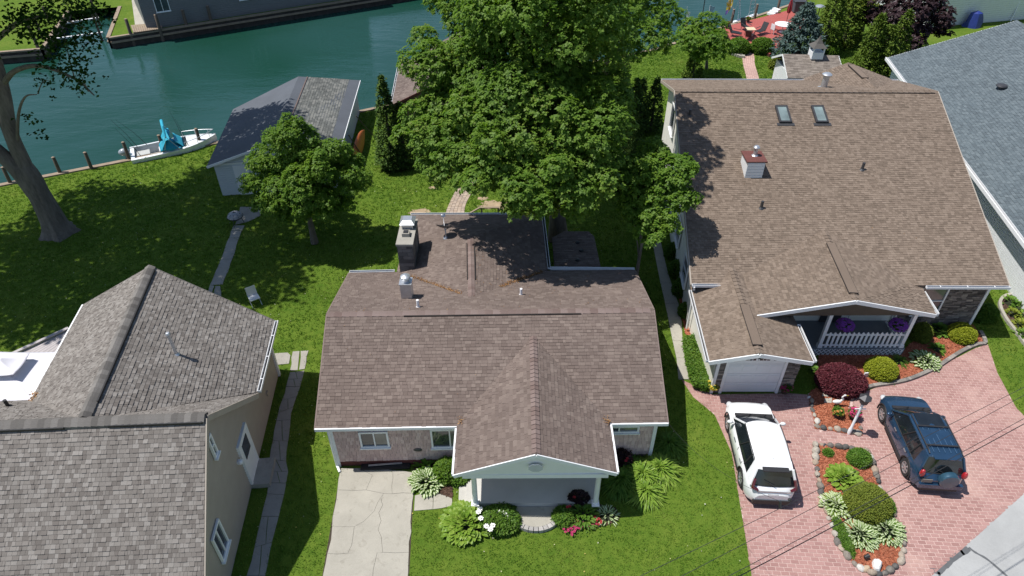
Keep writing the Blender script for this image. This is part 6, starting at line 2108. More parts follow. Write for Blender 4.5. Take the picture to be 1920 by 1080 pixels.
# hedge strip by the garage left wall
hg = thing('low_hedge', 'clipped green hedge strip along the left garage wall', 'hedge', xy(G(1300, 690)) + (0,), world_mesh=True)
hl = [xy(G(*crop1g(*p))) for p in [(225, 560), (350, 540), (380, 640), (420, 800), (480, 1010), (460, 1070), (330, 1030), (290, 940), (250, 800), (230, 660)]]
mb = MB(); mb.prism([(p[0] * .97 + hg.location.x * .03, p[1] * .97 + hg.location.y * .03) for p in hl], 0, .34); mb.build('stems', M_core, hg)
xs = [p[0] for p in hl]; ys = [p[1] for p in hl]
P = np.stack([rng.uniform(min(xs), max(xs), 9000), rng.uniform(min(ys), max(ys), 9000), rng.uniform(.2, .42, 9000)], 1); P = P[inpoly(P, hl)]
foliage('leaves', P, np.tile([0, 0, 1.0], (len(P), 1)), LEAF_PERENN, hg, 3, .1, .06, .04)
EXCL.append(hl)
# shrubs along the shaded side wall
for i, (px, py, r) in enumerate([(1253, 480, .45), (1262, 515, .5), (1270, 550, .5), (1278, 590, .4)]):
    ball_bush('side_wall_shrub', ['shaded shrub at the side wall, farthest back', 'second shaded shrub along the side wall', 'third shaded shrub along the side wall', 'small shrub at the side wall nearest the hedge'][i], G(px, py) + V3((.25, 0, 0)), (r, r, r * 1.1), LEAF_PERENN, 900, .1, .06, group='shrubs along the cream side wall')
bedS = [xy(G(*p)) for p in [(1258, 430), (1284, 430), (1300, 600), (1300, 640), (1284, 625), (1275, 570), (1262, 500)]]
mulch_bed('side_wall_bed', 'narrow red brown bed along the cream side wall', bedS, M_mulch_base, .03, chips=700, chipm=M_mulch)
# right edge bed with yellow and green plants
bedR = [xy(G(*c2(*p))) for p in [(1635, 260), (1680, 230), (1790, 220), (1900, 240), (1990, 330), (1990, 700), (1840, 630), (1760, 520), (1690, 430), (1640, 340)]]
mulch_bed('corner_flower_bed', 'leafy bed with a pale border at the right edge', bedR, M_mulch_dk, .03, chips=600, chipm=M_mulch_brown)
rb = thing('curved_border', 'pale curved kerb edging the leafy bed at the right edge', 'border', xy(G(*c2(1640, 300))) + (0,), world_mesh=True)
P = catmull([G(*c2(*p)) for p in [(1800, 215), (1690, 232), (1640, 270), (1640, 330), (1690, 425), (1760, 515), (1840, 625), (1900, 720)]], 5)
for a, b in zip(P[:-1], P[1:]):
    mb = MB(); mb.bar(a.lerp(b, .03) + up * .07, b + up * .07, .14, .15); mb.build('block', M_conc, rb)
for i, (x, y, r, m, k) in enumerate([(1720, 290, .5, LEAF_HOSTA_DK, 'dark'), (1790, 330, .5, LEAF_PERENN, ''), (1740, 380, .42, LEAF_GOLD, ''), (1800, 470, .42, LEAF_GOLD, ''), (1830, 400, .5, LEAF_HOSTA, ''), (1815, 540, .4, LEAF_HOSTA_DK, '')]):
    hosta(['green leafy clump at the top of the right edge bed', 'dense green clump in the upper right edge bed', 'yellow leaved clump in the middle of the right edge bed', 'yellow leaved clump lower in the right edge bed', 'light green clump touching the right picture edge', 'green white clump at the bottom of the right edge bed'][i], G(*c2(x, y)), r, [m], 60, .26, .11, name='perennial', cat='perennial', group='plants in the right edge bed')

# gardens of the middle house
hosta('pale variegated hosta at the driveway corner', G(*crop7(740, 560)), .58, [LEAF_HOSTA_DK, LEAF_PALE], 120, .3, .1, True)
hosta('dark leafy plant behind the pale hosta at the pink wall', G(*crop7(745, 470)), .5, [LEAF_PERENN], 70, .3, .09, name='perennial', cat='perennial')
ball_bush('porch_shrub', 'mottled shrub between the pink wall and the porch steps', G(*crop7(880, 510)), (.5, .45, .5), LEAF_LIGHT, 900, .1, .07)
ball_bush('porch_shrub', 'low dark green shrub under the porch eave', G(*crop7(950, 545)), (.4, .3, .3), LEAF_PERENN, 700, .09, .06)
hosta('large lime green hosta at the left porch column', G(*crop7(990, 822)), .78, [LEAF_HOSTA], 200, .33, .13)
pe = ball_bush('peony_bush', 'leafy peony with white blooms left of the round stoop', G(*crop7(1205, 815)), (.7, .5, .36), LEAF_PERENN, 1500, .13, .06)
flowers(pe, [Vector((G(*crop7(x, y), .52) - Vector(pe.location))) for x, y in [(1080, 725), (1070, 745), (1085, 785), (1220, 750), (1245, 760), (1120, 835), (1145, 855), (1160, 830), (1200, 745)]], PET_WHITE, .1)
ball_bush('dark_shrub', 'dark plant in the porch shade behind the peony', G(*crop7(1220, 725)), (.5, .16, .2), LEAF_PERENN, 500, .1, .06)
c8 = lambda x, y: (840 + x / 3.375, 740 + y / 3.375)
hosta('bright leafy perennial clump right of the stoop', G(*c8(850, 770)), .6, [LEAF_PERENN], 150, .3, .1, name='perennial', cat='perennial')
ball_bush('perennial', 'feathery green clump just right of the stoop edge', G(*c8(730, 790)), (.38, .35, .3), LEAF_PERENN, 900, .1, .04, cat='perennial')
hosta('silver green foliage clump at the right end of the stoop bed', G(*c8(1005, 770)), .42, [LEAF_HOSTA_DK, LEAF_PALE], 80, .22, .06, True, name='perennial', cat='perennial')
rs_ = ball_bush('dark_rose_bush', 'dark rose bush with a few red blooms at the porch front', G(*c8(825, 690)), (.36, .24, .42), LEAF_PURPLE, 420, .1, .06)
flowers(rs_, [Vector((G(*c8(x, y), .6) - Vector(rs_.location))) for x, y in [(755, 712), (770, 708), (830, 625), (800, 650)]], PET_RED, .06)
for i, (x, y, n, m, lb) in enumerate([(785, 860, 26, PET_PINK, 'mat of magenta flowers at the lawn edge right of the stoop'), (805, 800, 8, PET_RED, 'small red flowers among the leaves right of the stoop'), (945, 815, 16, PET_RED, 'red flowers in front of the silver foliage clump'), (890, 840, 9, PET_PINK, 'faded pink flowers at the stoop bed edge')]):
    b = G(*c8(x, y)); rt = thing('flower_patch', lb, 'flowers', tuple(b), 'flower patches right of the stoop')
    mb = MB()
    for k in range(n * 3): blade_mesh(mb, (random.gauss(0, .15), random.gauss(0, .1), .02), random.uniform(0, 6.3), .12, .05, R(40), .3)
    mb.build('leaves', LEAF_PERENN, rt)
    flowers(rt, [(random.gauss(0, .15), random.gauss(0, .1), .14) for k in range(n)], m, .05, 5)
bedP = [xy(G(*c8(*p))) for p in [(690, 700), (930, 690), (1060, 720), (1090, 770), (1060, 810), (900, 850), (720, 800)]]
mulch_bed('stoop_flower_bed', 'planted bed right of the round stoop', bedP, M_mulch_dk, .025, chips=600, chipm=M_mulch_brown)
bedQ = [xy(G(*crop7(*p))) for p in [(930, 700), (1300, 700), (1300, 780), (1220, 870), (960, 860), (920, 800)]]
mulch_bed('peony_bed', 'planted bed left of the round stoop', bedQ, M_mulch_dk, .02, chips=0)
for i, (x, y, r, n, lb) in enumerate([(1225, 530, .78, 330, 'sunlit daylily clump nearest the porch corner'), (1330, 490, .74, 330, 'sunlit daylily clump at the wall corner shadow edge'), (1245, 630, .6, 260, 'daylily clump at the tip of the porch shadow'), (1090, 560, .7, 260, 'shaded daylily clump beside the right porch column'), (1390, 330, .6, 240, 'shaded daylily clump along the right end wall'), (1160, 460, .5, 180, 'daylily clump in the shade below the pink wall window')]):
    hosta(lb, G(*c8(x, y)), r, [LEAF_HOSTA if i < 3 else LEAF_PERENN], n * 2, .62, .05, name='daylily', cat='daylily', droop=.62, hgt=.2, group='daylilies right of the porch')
rr_ = ball_bush('rose_bush', 'dark rose bush against the pink wall right of the porch', G(*c8(1090, 440)), (.4, .3, .5), LEAF_PURPLE, 500, .1, .06)
flowers(rr_, [Vector((G(*c8(x, y), .7) - Vector(rr_.location))) for x, y in [(1135, 405), (1125, 420), (1060, 450)]], PET_RED, .06)
# ------------------------------------------------------------------ cars
M_tyre = mat('tyre_rubber', (.018, .018, .019), .9, .2, 8, 60, .2)
M_rim = mat('alloy_rim', (.5, .51, .53), .35, .08, 8, 60, .03, metal=.8)
M_carglass = mat_glass('car_glass', (.012, .016, .02), .04)
M_trim = mat('black_trim', (.022, .022, .024), .55, .15, 8, 60, .1)
M_seat = mat('seat_fabric', (.1, .1, .1), .8, .2)
M_lampred = mat_paint('red_lamp', (.35, .015, .02), .2)
M_lampdk = mat_paint('smoked_lamp', (.09, .008, .014), .2)
M_lampwh = mat_paint('clear_lamp', (.55, .56, .58), .15)
M_plate = mat('plate', (.16, .15, .13), .5, .1)

def car(root, L, Wd, H, wb, paint, prof, cab, lamp, roof_rails=False, rr=.36, sunroof=False):
    """x forward, y left; prof: list of (x, belt height); cab: windscreen foot/top, rear top/foot x, glass foot z"""
    xf, xr = wb / 2 + .02, -wb / 2 + .02
    xs = sorted(set([round(v, 3) for v in list(np.linspace(-L / 2, L / 2, 47)) + [c + rr_ * math.cos(a) for c in (xf, xr) for rr_ in (rr * 1.17,) for a in np.linspace(0, math.pi, 13)]]))
    px_, pz_ = [p[0] for p in prof], [p[1] for p in prof]
    def zb(x):
        return float(np.interp(x, px_, pz_)) 
    zs_ = np.array([np.mean([zb(x + d) for d in (-.16, -.08, 0, .08, .16)]) for x in xs])
    rows = []
    for x, z in zip(xs, zs_):
        u = abs(x) / (L / 2)
        w = Wd / 2 * (1 - .30 * max(0, (u - .72) / .28) ** 2.4)
        if u > .985: w *= .96
        bot = .24 + .14 * max(0, (u - .84) / .16) ** 2
        arch = 0
        for c in (xf, xr):
            q = (rr * 1.17) ** 2 - (x - c) ** 2
            if q > 0: arch = max(arch, rr + math.sqrt(q))
        b = max(bot, arch)
        endf = max(0, (u - .93) / .07)
        pts = [(w - .05, b), (w - .012, max(b + .004, .40)), (w, max(b + .01, .62)), (w - .012, max(b + .015, z - .22)), (w - .045, max(b + .02, z - .09)), (w - .11, max(b + .03, z)), (w * .55, z + .035), (0, z + .05)]
        pts = [(max(0, y), zz - (.10 * endf ** 2) * (1 if zz > .6 else 0)) for y, zz in pts]
        rows.append([(x, y, zz) for y, zz in pts] + [(x, -y, zz) for y, zz in pts[-2::-1]])
    mb = MB(); mb.grid(rows)
    k = len(rows[0])
    mb.f.append(tuple(range(k))); mb.m.append(0)
    o = (len(rows) - 1) * k
    mb.f.append(tuple(range(o + k - 1, o - 1, -1))); mb.m.append(0)
    mb.build('body', paint, root, smooth=35)
    mb = MB(); mb.box((0, 0, .4), (L * .9, Wd * .8, .36)); mb.build('underbody', M_trim, root)
    # wipers and cowl at the foot of the windscreen
    mb = MB(); mb.bar((cab[0] + .02, -Wd * .4, cab[4] + .0), (cab[0] + .02, Wd * .4, cab[4] + .0), .14, .03)
    mb.tube([(cab[0] + .04, .1, cab[4] + .03), (cab[0] - .22, .55, cab[4] + .2)], .012, 5); mb.tube([(cab[0] + .04, -.5, cab[4] + .03), (cab[0] - .22, -.05, cab[4] + .2)], .012, 5)
    mb.build('wipers', M_trim, root)
    mb = MB(); mb.tube([(cab[3] - .06, -.05, cab[4] + .06), (cab[3] + .08, .35, cab[4] + .22)], .012, 5); mb.build('rear_wiper', M_trim, root)
    # lower cladding
    mb = MB()
    for sy in (-1, 1):
        mb.bar((xr + rr * 1.2, sy * (Wd / 2 - .02), .29), (xf - rr * 1.2, sy * (Wd / 2 - .02), .29), .05, .13)
        for c in (xf, xr):
            P = [(c + rr * 1.2 * math.cos(a), sy * (Wd / 2 - .02), rr + rr * 1.2 * math.sin(a)) for a in np.linspace(-.25, math.pi + .25, 15)]
            mb.tube(P, .03, 6)
    mb.bar((-L / 2 + .03, -Wd * .36, .38), (-L / 2 + .03, Wd * .36, .38), .14, .22)
    mb.build('cladding', M_trim, root)
    # greenhouse
    wf, wt, rt, rfoot, zg = cab
    hw0, hw1 = Wd / 2 * .9, Wd / 2 * .69
    def ring(t, grow=0.0):
        xa = wf + (wt - wf) * t; xb = rfoot + (rt - rfoot) * t; h = hw0 + (hw1 - hw0) * t + grow
        z = zg + (H - .05 - zg) * t
        P = []
        for q in np.linspace(-1, 1, 9):
            P.append((xa + grow - .16 * abs(q) ** 2.2, q * h * (1 - .03 * abs(q)), z + .02 * (1 - q * q) * t))
        for q in np.linspace(0, 1, 8)[1:-1]:
            P.append((xa - .16 + (xb + .07 - xa + .16) * q, h * (1 + .02 * math.sin(math.pi * q)), z + .03 * math.sin(math.pi * q) * t))
        for q in np.linspace(1, -1, 9):
            P.append((xb - grow + .07 * abs(q) ** 2.2, q * h * (1 - .03 * abs(q)), z + .0 * t))
        for q in np.linspace(1, 0, 8)[1:-1]:
            P.append((xa - .16 + (xb + .07 - xa + .16) * q, -h * (1 + .02 * math.sin(math.pi * q)), z + .03 * math.sin(math.pi * q) * t))
        return [Vector(p) for p in P]
    mb = MB(); mb.grid([ring(t) for t in (0, .25, .5, .75, 1)], closed=True)
    mb.build('windows', M_carglass, root, smooth=50)
    top = ring(1, .015)
    c = sum(top, Vector()) / len(top)
    rws = [ring(.93, .012), top]
    for s, dz in ((.93, .025), (.75, .05), (.4, .065), (.02, .07)):
        rws.append([Vector((c.x + (p.x - c.x) * s, p.y * s, p.z + dz)) for p in top])
    mb = MB(); mb.grid(rws, closed=True); mb.build('roof', paint, root, smooth=40)
    r0, r1 = ring(0, .012), ring(.95, .012)
    for i in (0, 8):
        mb = MB(); mb.tube([r0[i], r1[i]], .042, 6); mb.build('pillar', paint, root, smooth=True)
    sides = (range(9, 15), range(24, 30))
    for s in sides:
        s = list(s)
        for j, w_ in ((2, .028), (4, .035)):
            mb = MB(); mb.tube([r0[s[j]], r1[s[j]]], w_, 6); mb.build('pillar', M_trim, root, smooth=True)
    for i0, i1 in ((14, 15), (24, 23)):
        q = [r0[i0], r0[i1], r1[i1], r1[i0]]
        mid = sum(q, Vector()) / 4
        mb = MB(); mb.add([p + (p - mid) * .12 + Vector((0, .02 * (1 if mid.y > 0 else -1), 0)) for p in q], [(0, 1, 2, 3), (3, 2, 1, 0)])
        mb.tube([r0[i1], r1[i1]], .05, 6); mb.build('pillar', paint, root, smooth=True)
    # window line trim
    mb = MB(); mb.tube(r0 + [r0[0]], .016, 5); mb.build('window_trim', M_trim, root)
    # rear spoiler
    mb = MB(); a = ring(1, .0)
    mb.bar(a[16] + Vector((-.06, 0, .02)), a[22] + Vector((-.06, 0, .02)), .2, .04); mb.build('spoiler', M_trim if lamp is M_lampdk else paint, root)
    for sy in (-1, 1):
        m_ = MB(); m_.ell((wf - .42, sy * (Wd / 2 + .1), zg + .06), (.08, .12, .08), 10, 6); m_.bar((wf - .42, sy * (Wd / 2 - .08), zg + .02), (wf - .42, sy * (Wd / 2 + .06), zg + .04), .05, .04)
        m_.build('side_mirror', [paint], root, smooth=True)
        for xx in (.12, -.88):
            h_ = MB(); h_.box((xx, sy * (Wd / 2 + .012), .86), (.2, .03, .035)); h_.build('door_handle', M_rim, root)
        for cx_ in (xf, xr):
            wr_ = thing('wheel', None, None); wr_.parent = root; wr_.location = (cx_, sy * (Wd / 2 - .12), rr)
            T = Matrix.Rotation(R(-90 * sy), 4, 'X')
            t_ = MB(); t_.lathe([(rr * .62, -.1), (rr * .93, -.11), (rr, -.07), (rr, .07), (rr * .93, .11), (rr * .66, .105), (rr * .62, .07)], 26, M=T, cap=False)
            t_.build('tyre', M_tyre, wr_, smooth=True)
            r_ = MB(); r_.lathe([(rr * .64, .06), (rr * .64, .1), (rr * .58, .1), (rr * .55, .03)], 24, M=T, cap=False); r_.lathe([(rr * .55, .03), (.01, .02)], 24, M=T, mi=1, cap=False)
            r_.lathe([(.06, .05), (.06, .1), (.01, .105)], 10, M=T, cap=False)
            for j in range(6):
                a_ = 2 * math.pi * j / 6
                r_.bar(T @ Vector((.04 * math.cos(a_), .04 * math.sin(a_), .085)), T @ Vector((rr * .6 * math.cos(a_), rr * .6 * math.sin(a_), .09)), .055, .03, up=T @ Vector((0, 0, 1)) - Vector((0, 0, 0)))
            r_.build('rim', [M_rim, M_trim], wr_)
        hl = MB(); hl.ell((L / 2 - .24, sy * (Wd / 2 - .2), zb(L / 2 - .2) - .1), (.2, .14, .08), 10, 6); hl.build('headlight', M_lampwh, root, smooth=True)
    # panel gaps
    mb = MB()
    for sy in (-1, 1):
        for xx in (wf - .55, -.32, xr + .32):
            mb.bar((xx, sy * (Wd / 2 - .004), .42), (xx + (.05 if xx > 0 else 0), sy * (Wd / 2 - .03), zg - .06), .012, .012)
    hx = wf + .05
    mb.bar((hx, -Wd * .4, zb(hx) + .012), (hx, Wd * .4, zb(hx) + .012), .02, .012)
    mb.build('panel_gaps', M_trim, root)
    return root

def park(root, pr_, pf_, Wd):
    fw = (pf_ - pr_).normalized()
    lf = Vector((-fw.y, fw.x, 0))
    c_ = (pr_ + pf_) / 2 - lf * (Wd / 2 - .06)
    root.location = (c_.x, c_.y, .022)
    root.rotation_euler = (0, 0, math.atan2(fw.y, fw.x))
P_white = mat_paint('white_car_paint', (.78, .79, .8), .22)
P_blue = mat_paint('blue_car_paint', (.024, .062, .122), .2, .35)
wcar = thing('white_suv', 'white compact sport utility car parked before the garage', 'car')
car(wcar, 4.56, 1.83, 1.66, 2.62, P_white, [(-2.28, .74), (-2.2, .9), (-2.05, 1.04), (-1.5, 1.05), (-.5, .98), (.8, .95), (1.3, .93), (1.9, .85), (2.15, .72), (2.28, .58)], (1.22, .42, -1.78, -2.08, 1.02), M_lampdk)
for sy in (-1, 1):
    mb = MB(); mb.tube([(-2.0, sy * .7, 1.32), (-2.09, sy * .74, 1.15), (-2.15, sy * .76, 1.02), (-2.2, sy * .58, .95)], [.05, .06, .07, .05], 8); mb.build('tail_light', M_lampdk, wcar, smooth=True)
mb = MB(); mb.bar((-2.235, -.6, .9), (-2.235, .6, .9), .03, .04); mb.build('tailgate_bar', M_rim, wcar)
mb = MB(); mb.box((-2.262, 0, .72), (.02, .38, .15)); mb.build('number_plate', M_plate, wcar)
mb = MB()
for sy in (-1, 1): mb.tube([(.3, sy * .655, 1.615), (-.6, sy * .675, 1.66), (-1.4, sy * .645, 1.62)], .018, 6)
mb.build('roof_gutter', M_trim, wcar)
mb = MB(); mb.ell((-1.25, 0, 1.69), (.12, .04, .05)); mb.build('aerial', P_white, wcar, smooth=True)
park(wcar, G(1386, 908), G(1362, 806), 1.83)

bcar = thing('blue_suv', 'dark blue sport utility car with a tailgate spare wheel on the brick drive', 'car')
car(bcar, 4.3, 1.82, 1.66, 2.62, P_blue, [(-2.15, .8), (-2.05, .92), (-1.9, 1.02), (-1.4, 1.04), (-.5, 1.0), (.8, .97), (1.25, .96), (1.75, .88), (2.02, .76), (2.15, .6)], (1.15, .36, -1.72, -1.98, 1.0), M_lampred)
for sy in (-1, 1):
    mb = MB(); mb.ell((-2.02, sy * .74, 1.02), (.1, .1, .19), 10, 8); mb.build('tail_light', M_lampred, bcar, smooth=True)
    mb = MB(); mb.tube([(.2, sy * .585, 1.68), (.1, sy * .59, 1.72), (-1.5, sy * .58, 1.72), (-1.62, sy * .575, 1.68)], .022, 6); mb.build('roof_rail', M_trim, bcar)
for xx in (-.38, -1.28):
    mb = MB(); mb.bar((xx, -.58, 1.74), (xx, .58, 1.74), .06, .03); mb.build('roof_bar', M_trim, bcar)
mb = MB()
for k in range(5): mb.bar((-.42, -.4 + k * .2, 1.686), (-1.55, -.4 + k * .2, 1.68), .02, .012)
mb.build('roof_ribs', mat_paint('blue_rib', (.07, .14, .24), .3, .3), bcar)
mb = MB(); mb.box((.0, 0, 1.685), (.6, .95, .014)); mb.build('sunroof', M_carglass, bcar)
T = Matrix.Translation((-2.16, -.14, .95)) @ Matrix.Rotation(R(-90), 4, 'Y')
mb = MB(); mb.lathe([(.34, -.06), (.355, .06), (.345, .13), (.31, .165), (.01, .18)], 28, M=T, cap=False); mb.build('spare_wheel_cover', mat_paint('spare_cover_blue', (.03, .085, .13), .35, .3), bcar, smooth=30)
mb = MB(); mb.box((-2.17, .55, .78), (.03, .36, .16)); mb.build('number_plate', M_plate, bcar)
mb = MB(); mb.bar((-2.16, -.78, .52), (-2.16, .78, .52), .14, .2); mb.build('rear_bumper', P_blue, bcar)
park(bcar, G(1692, 889), G(1649, 788), 1.82)

# ------------------------------------------------------------------ moored boat
M_gel = mat_paint('white_gelcoat', (.75, .77, .78), .3)
M_deckgrey = mat('boat_deck', (.42, .43, .42), .7, .1, 3, 40, .1)
M_canvas = mat('turquoise_canvas', (.02, .33, .47), .75, .15, 4, 60, .2)
M_motor = mat_paint('motor_cowl', (.28, .32, .36), .3)
bt = thing('moored_boat', 'white open motor boat with folded turquoise canvas at the seawall', 'boat')
S_, B_e = G(246, 301, .3), G(407, 258, .5)
dS = Vector((.896, .444, 0)); nS = Vector((-.444, .896, 0))
BL_ = (B_e - S_).dot(dS)
bt.location = (S_ + nS * 1.08 + Vector((0, 0, -0.97)))
bt.rotation_euler = (0, 0, math.atan2(dS.y, dS.x))
def bw_(t): return 1.05 * (1 - max(0, (t - .45) / .55) ** 2.3) + .01
hull, deck_e = [], []
for i in range(21):
    t = i / 20; x = BL_ * t; w = bw_(t); sh = .95 + .25 * t ** 2
    keel = -.15 + .55 * max(0, (t - .6) / .4) ** 2
    hull.append([(x, -w, sh), (x, -w * .93, sh * .55), (x, -w * .7, .12 + keel * .5), (x, 0, keel), (x, w * .7, .12 + keel * .5), (x, w * .93, sh * .55), (x, w, sh)])
mb = MB(); mb.grid(hull); mb.f.append(tuple(range(7))); mb.m.append(0); mb.build('hull', M_gel, bt, smooth=45)
mb = MB()      # gunwales and fore deck
for sy in (-1, 1):
    mb.grid([[(p[0][0], sy * bw_(i / 20), p[0][2] + .005), (p[0][0], sy * max(bw_(i / 20) - .2, 0), p[0][2] + .03)] for i, p in enumerate(hull)])
fd = [i for i in range(13, 21)]
mb.grid([[(BL_ * i / 20, -max(bw_(i / 20) - .19, 0), hull[i][0][2] + .03), (BL_ * i / 20, 0, hull[i][0][2] + .09), (BL_ * i / 20, max(bw_(i / 20) - .19, 0), hull[i][0][2] + .03)] for i in fd])
mb.box((.12, 0, .9), (.24, 1.7, .08))
mb.build('gunwale_deck', M_gel, bt, smooth=30)
mb = MB(); mb.prism([(.05, -.85), (BL_ * .66, -.85), (BL_ * .66, .85), (.05, .85)], .3, .36)
mb.box((.75, .25, .55), (.8, .7, .4)); mb.box((BL_ * .6, 0, .5), (.5, 1.3, .35)); mb.build('cockpit', M_deckgrey, bt)
mb = MB(); mb.box((BL_ * .47, 0, .85), (.7, .62, 1.0)); mb.box((BL_ * .36, 0, .65), (.45, .7, .6)); mb.build('console', M_gel, bt, bevel=.05)
# canvas: folded bimini draped over frame
rows = []
for i in range(9):
    u = i / 8
    rows.append([(BL_ * .36 + BL_ * .13 * u + .12 * math.sin(6 * v + u * 4) * .3, -.95 + 1.9 * v, 1.15 + 1.5 * (u if u < .6 else .6 - (u - .6) * .2) * (1 - .25 * abs(v - .5) * 2) + .08 * math.sin(9 * v + 5 * u)) for v in np.linspace(0, 1, 11)])
mb = MB(); mb.grid(rows)
rows = [[(BL_ * .52 + .5 * u, -.8 + 1.6 * v, 1.55 - .6 * u + .05 * math.sin(11 * v + 3 * u)) for v in np.linspace(0, 1, 9)] for u in np.linspace(0, 1, 6)]
mb.grid(rows)
mb.grid([[(BL_ * (.34 + .24 * u), -1.0 + .5 * v * (1 + .3 * u), 1.1 + .75 * v * math.sin(math.pi * min(1, u * .9 + .15)) + .05 * math.sin(9 * u + 4 * v)) for v in np.linspace(0, 1, 6)] for u in np.linspace(0, 1, 10)])
o = mb.build('canvas_cover', M_canvas, bt, smooth=True); sm_ = o.modifiers.new('thick', 'SOLIDIFY'); sm_.thickness = .02
mb = MB(); mb.tube([(BL_ * .44, -.95, 2.0), (BL_ * .445, -.5, 2.55), (BL_ * .445, .5, 2.6), (BL_ * .44, .95, 2.1)], [.06, .1, .1, .06], 8); mb.build('canvas_roll', M_canvas, bt, smooth=True)
mb = MB()
for sy in (-1, 1):
    mb.tube([(BL_ * .44, sy * .97, 2.1), (BL_ * .38, sy * .98, 1.0)], .016, 6); mb.tube([(BL_ * .44, sy * .97, 2.1), (BL_ * .56, sy * .97, 1.0)], .016, 6)
mb.build('canvas_frame', M_metal, bt)
mb = MB(); R1 = [(BL_ * t, bw_(t) - .08, .95 + .25 * t * t + .36) for t in np.linspace(.62, .97, 8)]
R1 = R1 + [(BL_ * .985, 0, 1.58)] + [(x, -y, z) for x, y, z in R1[::-1]]
mb.tube(R1, .02, 6)
for i in (0, 3, 6, 10, 13, 16): mb.tube([R1[i], (R1[i][0], R1[i][1], R1[i][2] - .36)], .016, 6)
mb.build('bow_rail', M_metal, bt)
mo = MB(); mo.ell((-.32, 0, 1.15), (.36, .24, .26), 12, 8); mo.box((-.25, 0, .55), (.2, .14, 1.2)); mo.bar((-.45, 0, .02), (-.05, 0, .02), .1, .2)
mo.build('outboard_motor', [M_motor], bt, smooth=40)
for k, (x, y, dx, dy) in enumerate([(.5, .8, -1.0, .6), (.6, -.6, -.9, .5), (1.1, .85, -1.3, .4), (BL_ * .62, .6, -.3, .5), (BL_ * .66, -.8, -.3, .5)]):
    mb = MB(); mb.tube([(x, y, .95), (x + dx * .4, y + dy * .4, 1.9), (x + dx, y + dy, 2.9)], [.02, .012, .006], 5); mb.build('fishing_rod', M_black, bt)
for k in range(4):
    mb = MB(); mb.box((.5 + .22 * k, -.45 + .2 * (k % 2), .46), (.18, .16, .18), .4 * k); mb.build('tackle_box', [M_black, M_pvc, mat('tackle_red', (.3, .05, .04), .5)][k % 3], bt)
mb = MB(); mb.tube(catmull([(.9, -1.0, 1.0), (.7, -1.15, .95), (.5, -1.3, 1.05)], 4), .015, 5); mb.build('mooring_line', M_pvc, bt)
# ------------------------------------------------------------------ garden things, right side
lp = G(1591, 813)
lamp = thing('lamp_post', 'white garden lamp post with a black lantern in the stone edged bed', 'lamp post', tuple(lp))
mb = MB(); mb.lathe([(.075, 0), (.075, .3), (.055, .34), (.05, 1.72), (.07, 1.74), (.07, 1.78)], 12); mb.bar((-.22, 0, 1.5), (.22, 0, 1.5), .03, .03); mb.build('post', M_white, lamp, smooth=30)
mb = MB(); mb.lathe([(.05, 1.78), (.15, 1.86), (.2, 2.12), (.25, 2.15), (.05, 2.3), (.02, 2.38)], 6); 
mb.build('lantern', M_dkmetal, lamp)
def flower_pot(label, base, r, m, petal, n=26, pot=None, h=.3, hang=0.0, name='flower_pot', cat='flower pot', group=None):
    b = Vector(base)
    root = thing(name, label, cat, tuple(b), group)
    mb = MB(); mb.lathe([(r * .6, 0), (r * .85, h), (r * .9, h), (r * .75, h - .03)], 14); mb.build('pot', pot or M_mulch_dk, root, smooth=30)
    u = _unit(420); u = u[u[:, 2] > -.35]
    foliage('leaves', u * np.array([r * 1.15, r * 1.15, r * .8]) * rng.uniform(.5, 1, len(u))[:, None] + np.array([0, 0, h + r * .25]) + np.array(b), u, LEAF_PERENN, root, 2, .09, .05, .02)
    mb = MB()
    u = _unit(n * 2); u = u[u[:, 2] > -.4]
    for v in u:
        p = Vector(v * np.array([r * 1.2, r * 1.2, r * .85])) + Vector((0, 0, h + r * .28))
        for k in range(5): blade_mesh(mb, p, 2 * math.pi * k / 5 + v[0], .07, .06, R(25), .2, 0, None, 2)
    tag(mb.build('blooms', petal, root), kind='stuff')
    if hang:
        mb = MB(); mb.tube([(0, 0, h + .1), (0, 0, hang)], .008, 5); mb.build('hanger', M_dkmetal, root)
    return root
flower_pot('potted flowers at the left of the white garage door', G(*crop1g(510, 1040)), .22, None, PET_YELL, 30)
flower_pot('potted pink flowers at the right of the white garage door', G(*crop1g(1240, 1060)), .22, None, PET_PINK, 26)
flower_pot('purple hanging flower basket over the left half of the porch railing', V3((14.75, 22.45, 1.45)), .3, None, PET_PURPLE, 150, hang=1.0, h=.16, name='hanging_basket', cat='hanging basket', group='hanging baskets on the porch')
flower_pot('purple hanging flower basket at the right porch corner', V3((17.1, 22.45, 1.45)), .3, None, PET_PURPLE, 150, hang=.95, h=.16, name='hanging_basket', cat='hanging basket', group='hanging baskets on the porch')
flower_pot('pink flower basket at the white lamp post', G(*c3(1250, 290)), .2, None, PET_PINK, 40)
flower_pot('dark round planter in the middle of the lamp post bed', G(*c3(1112, 275)), .17, None, PET_ORANGE, 6, pot=M_dkmetal)
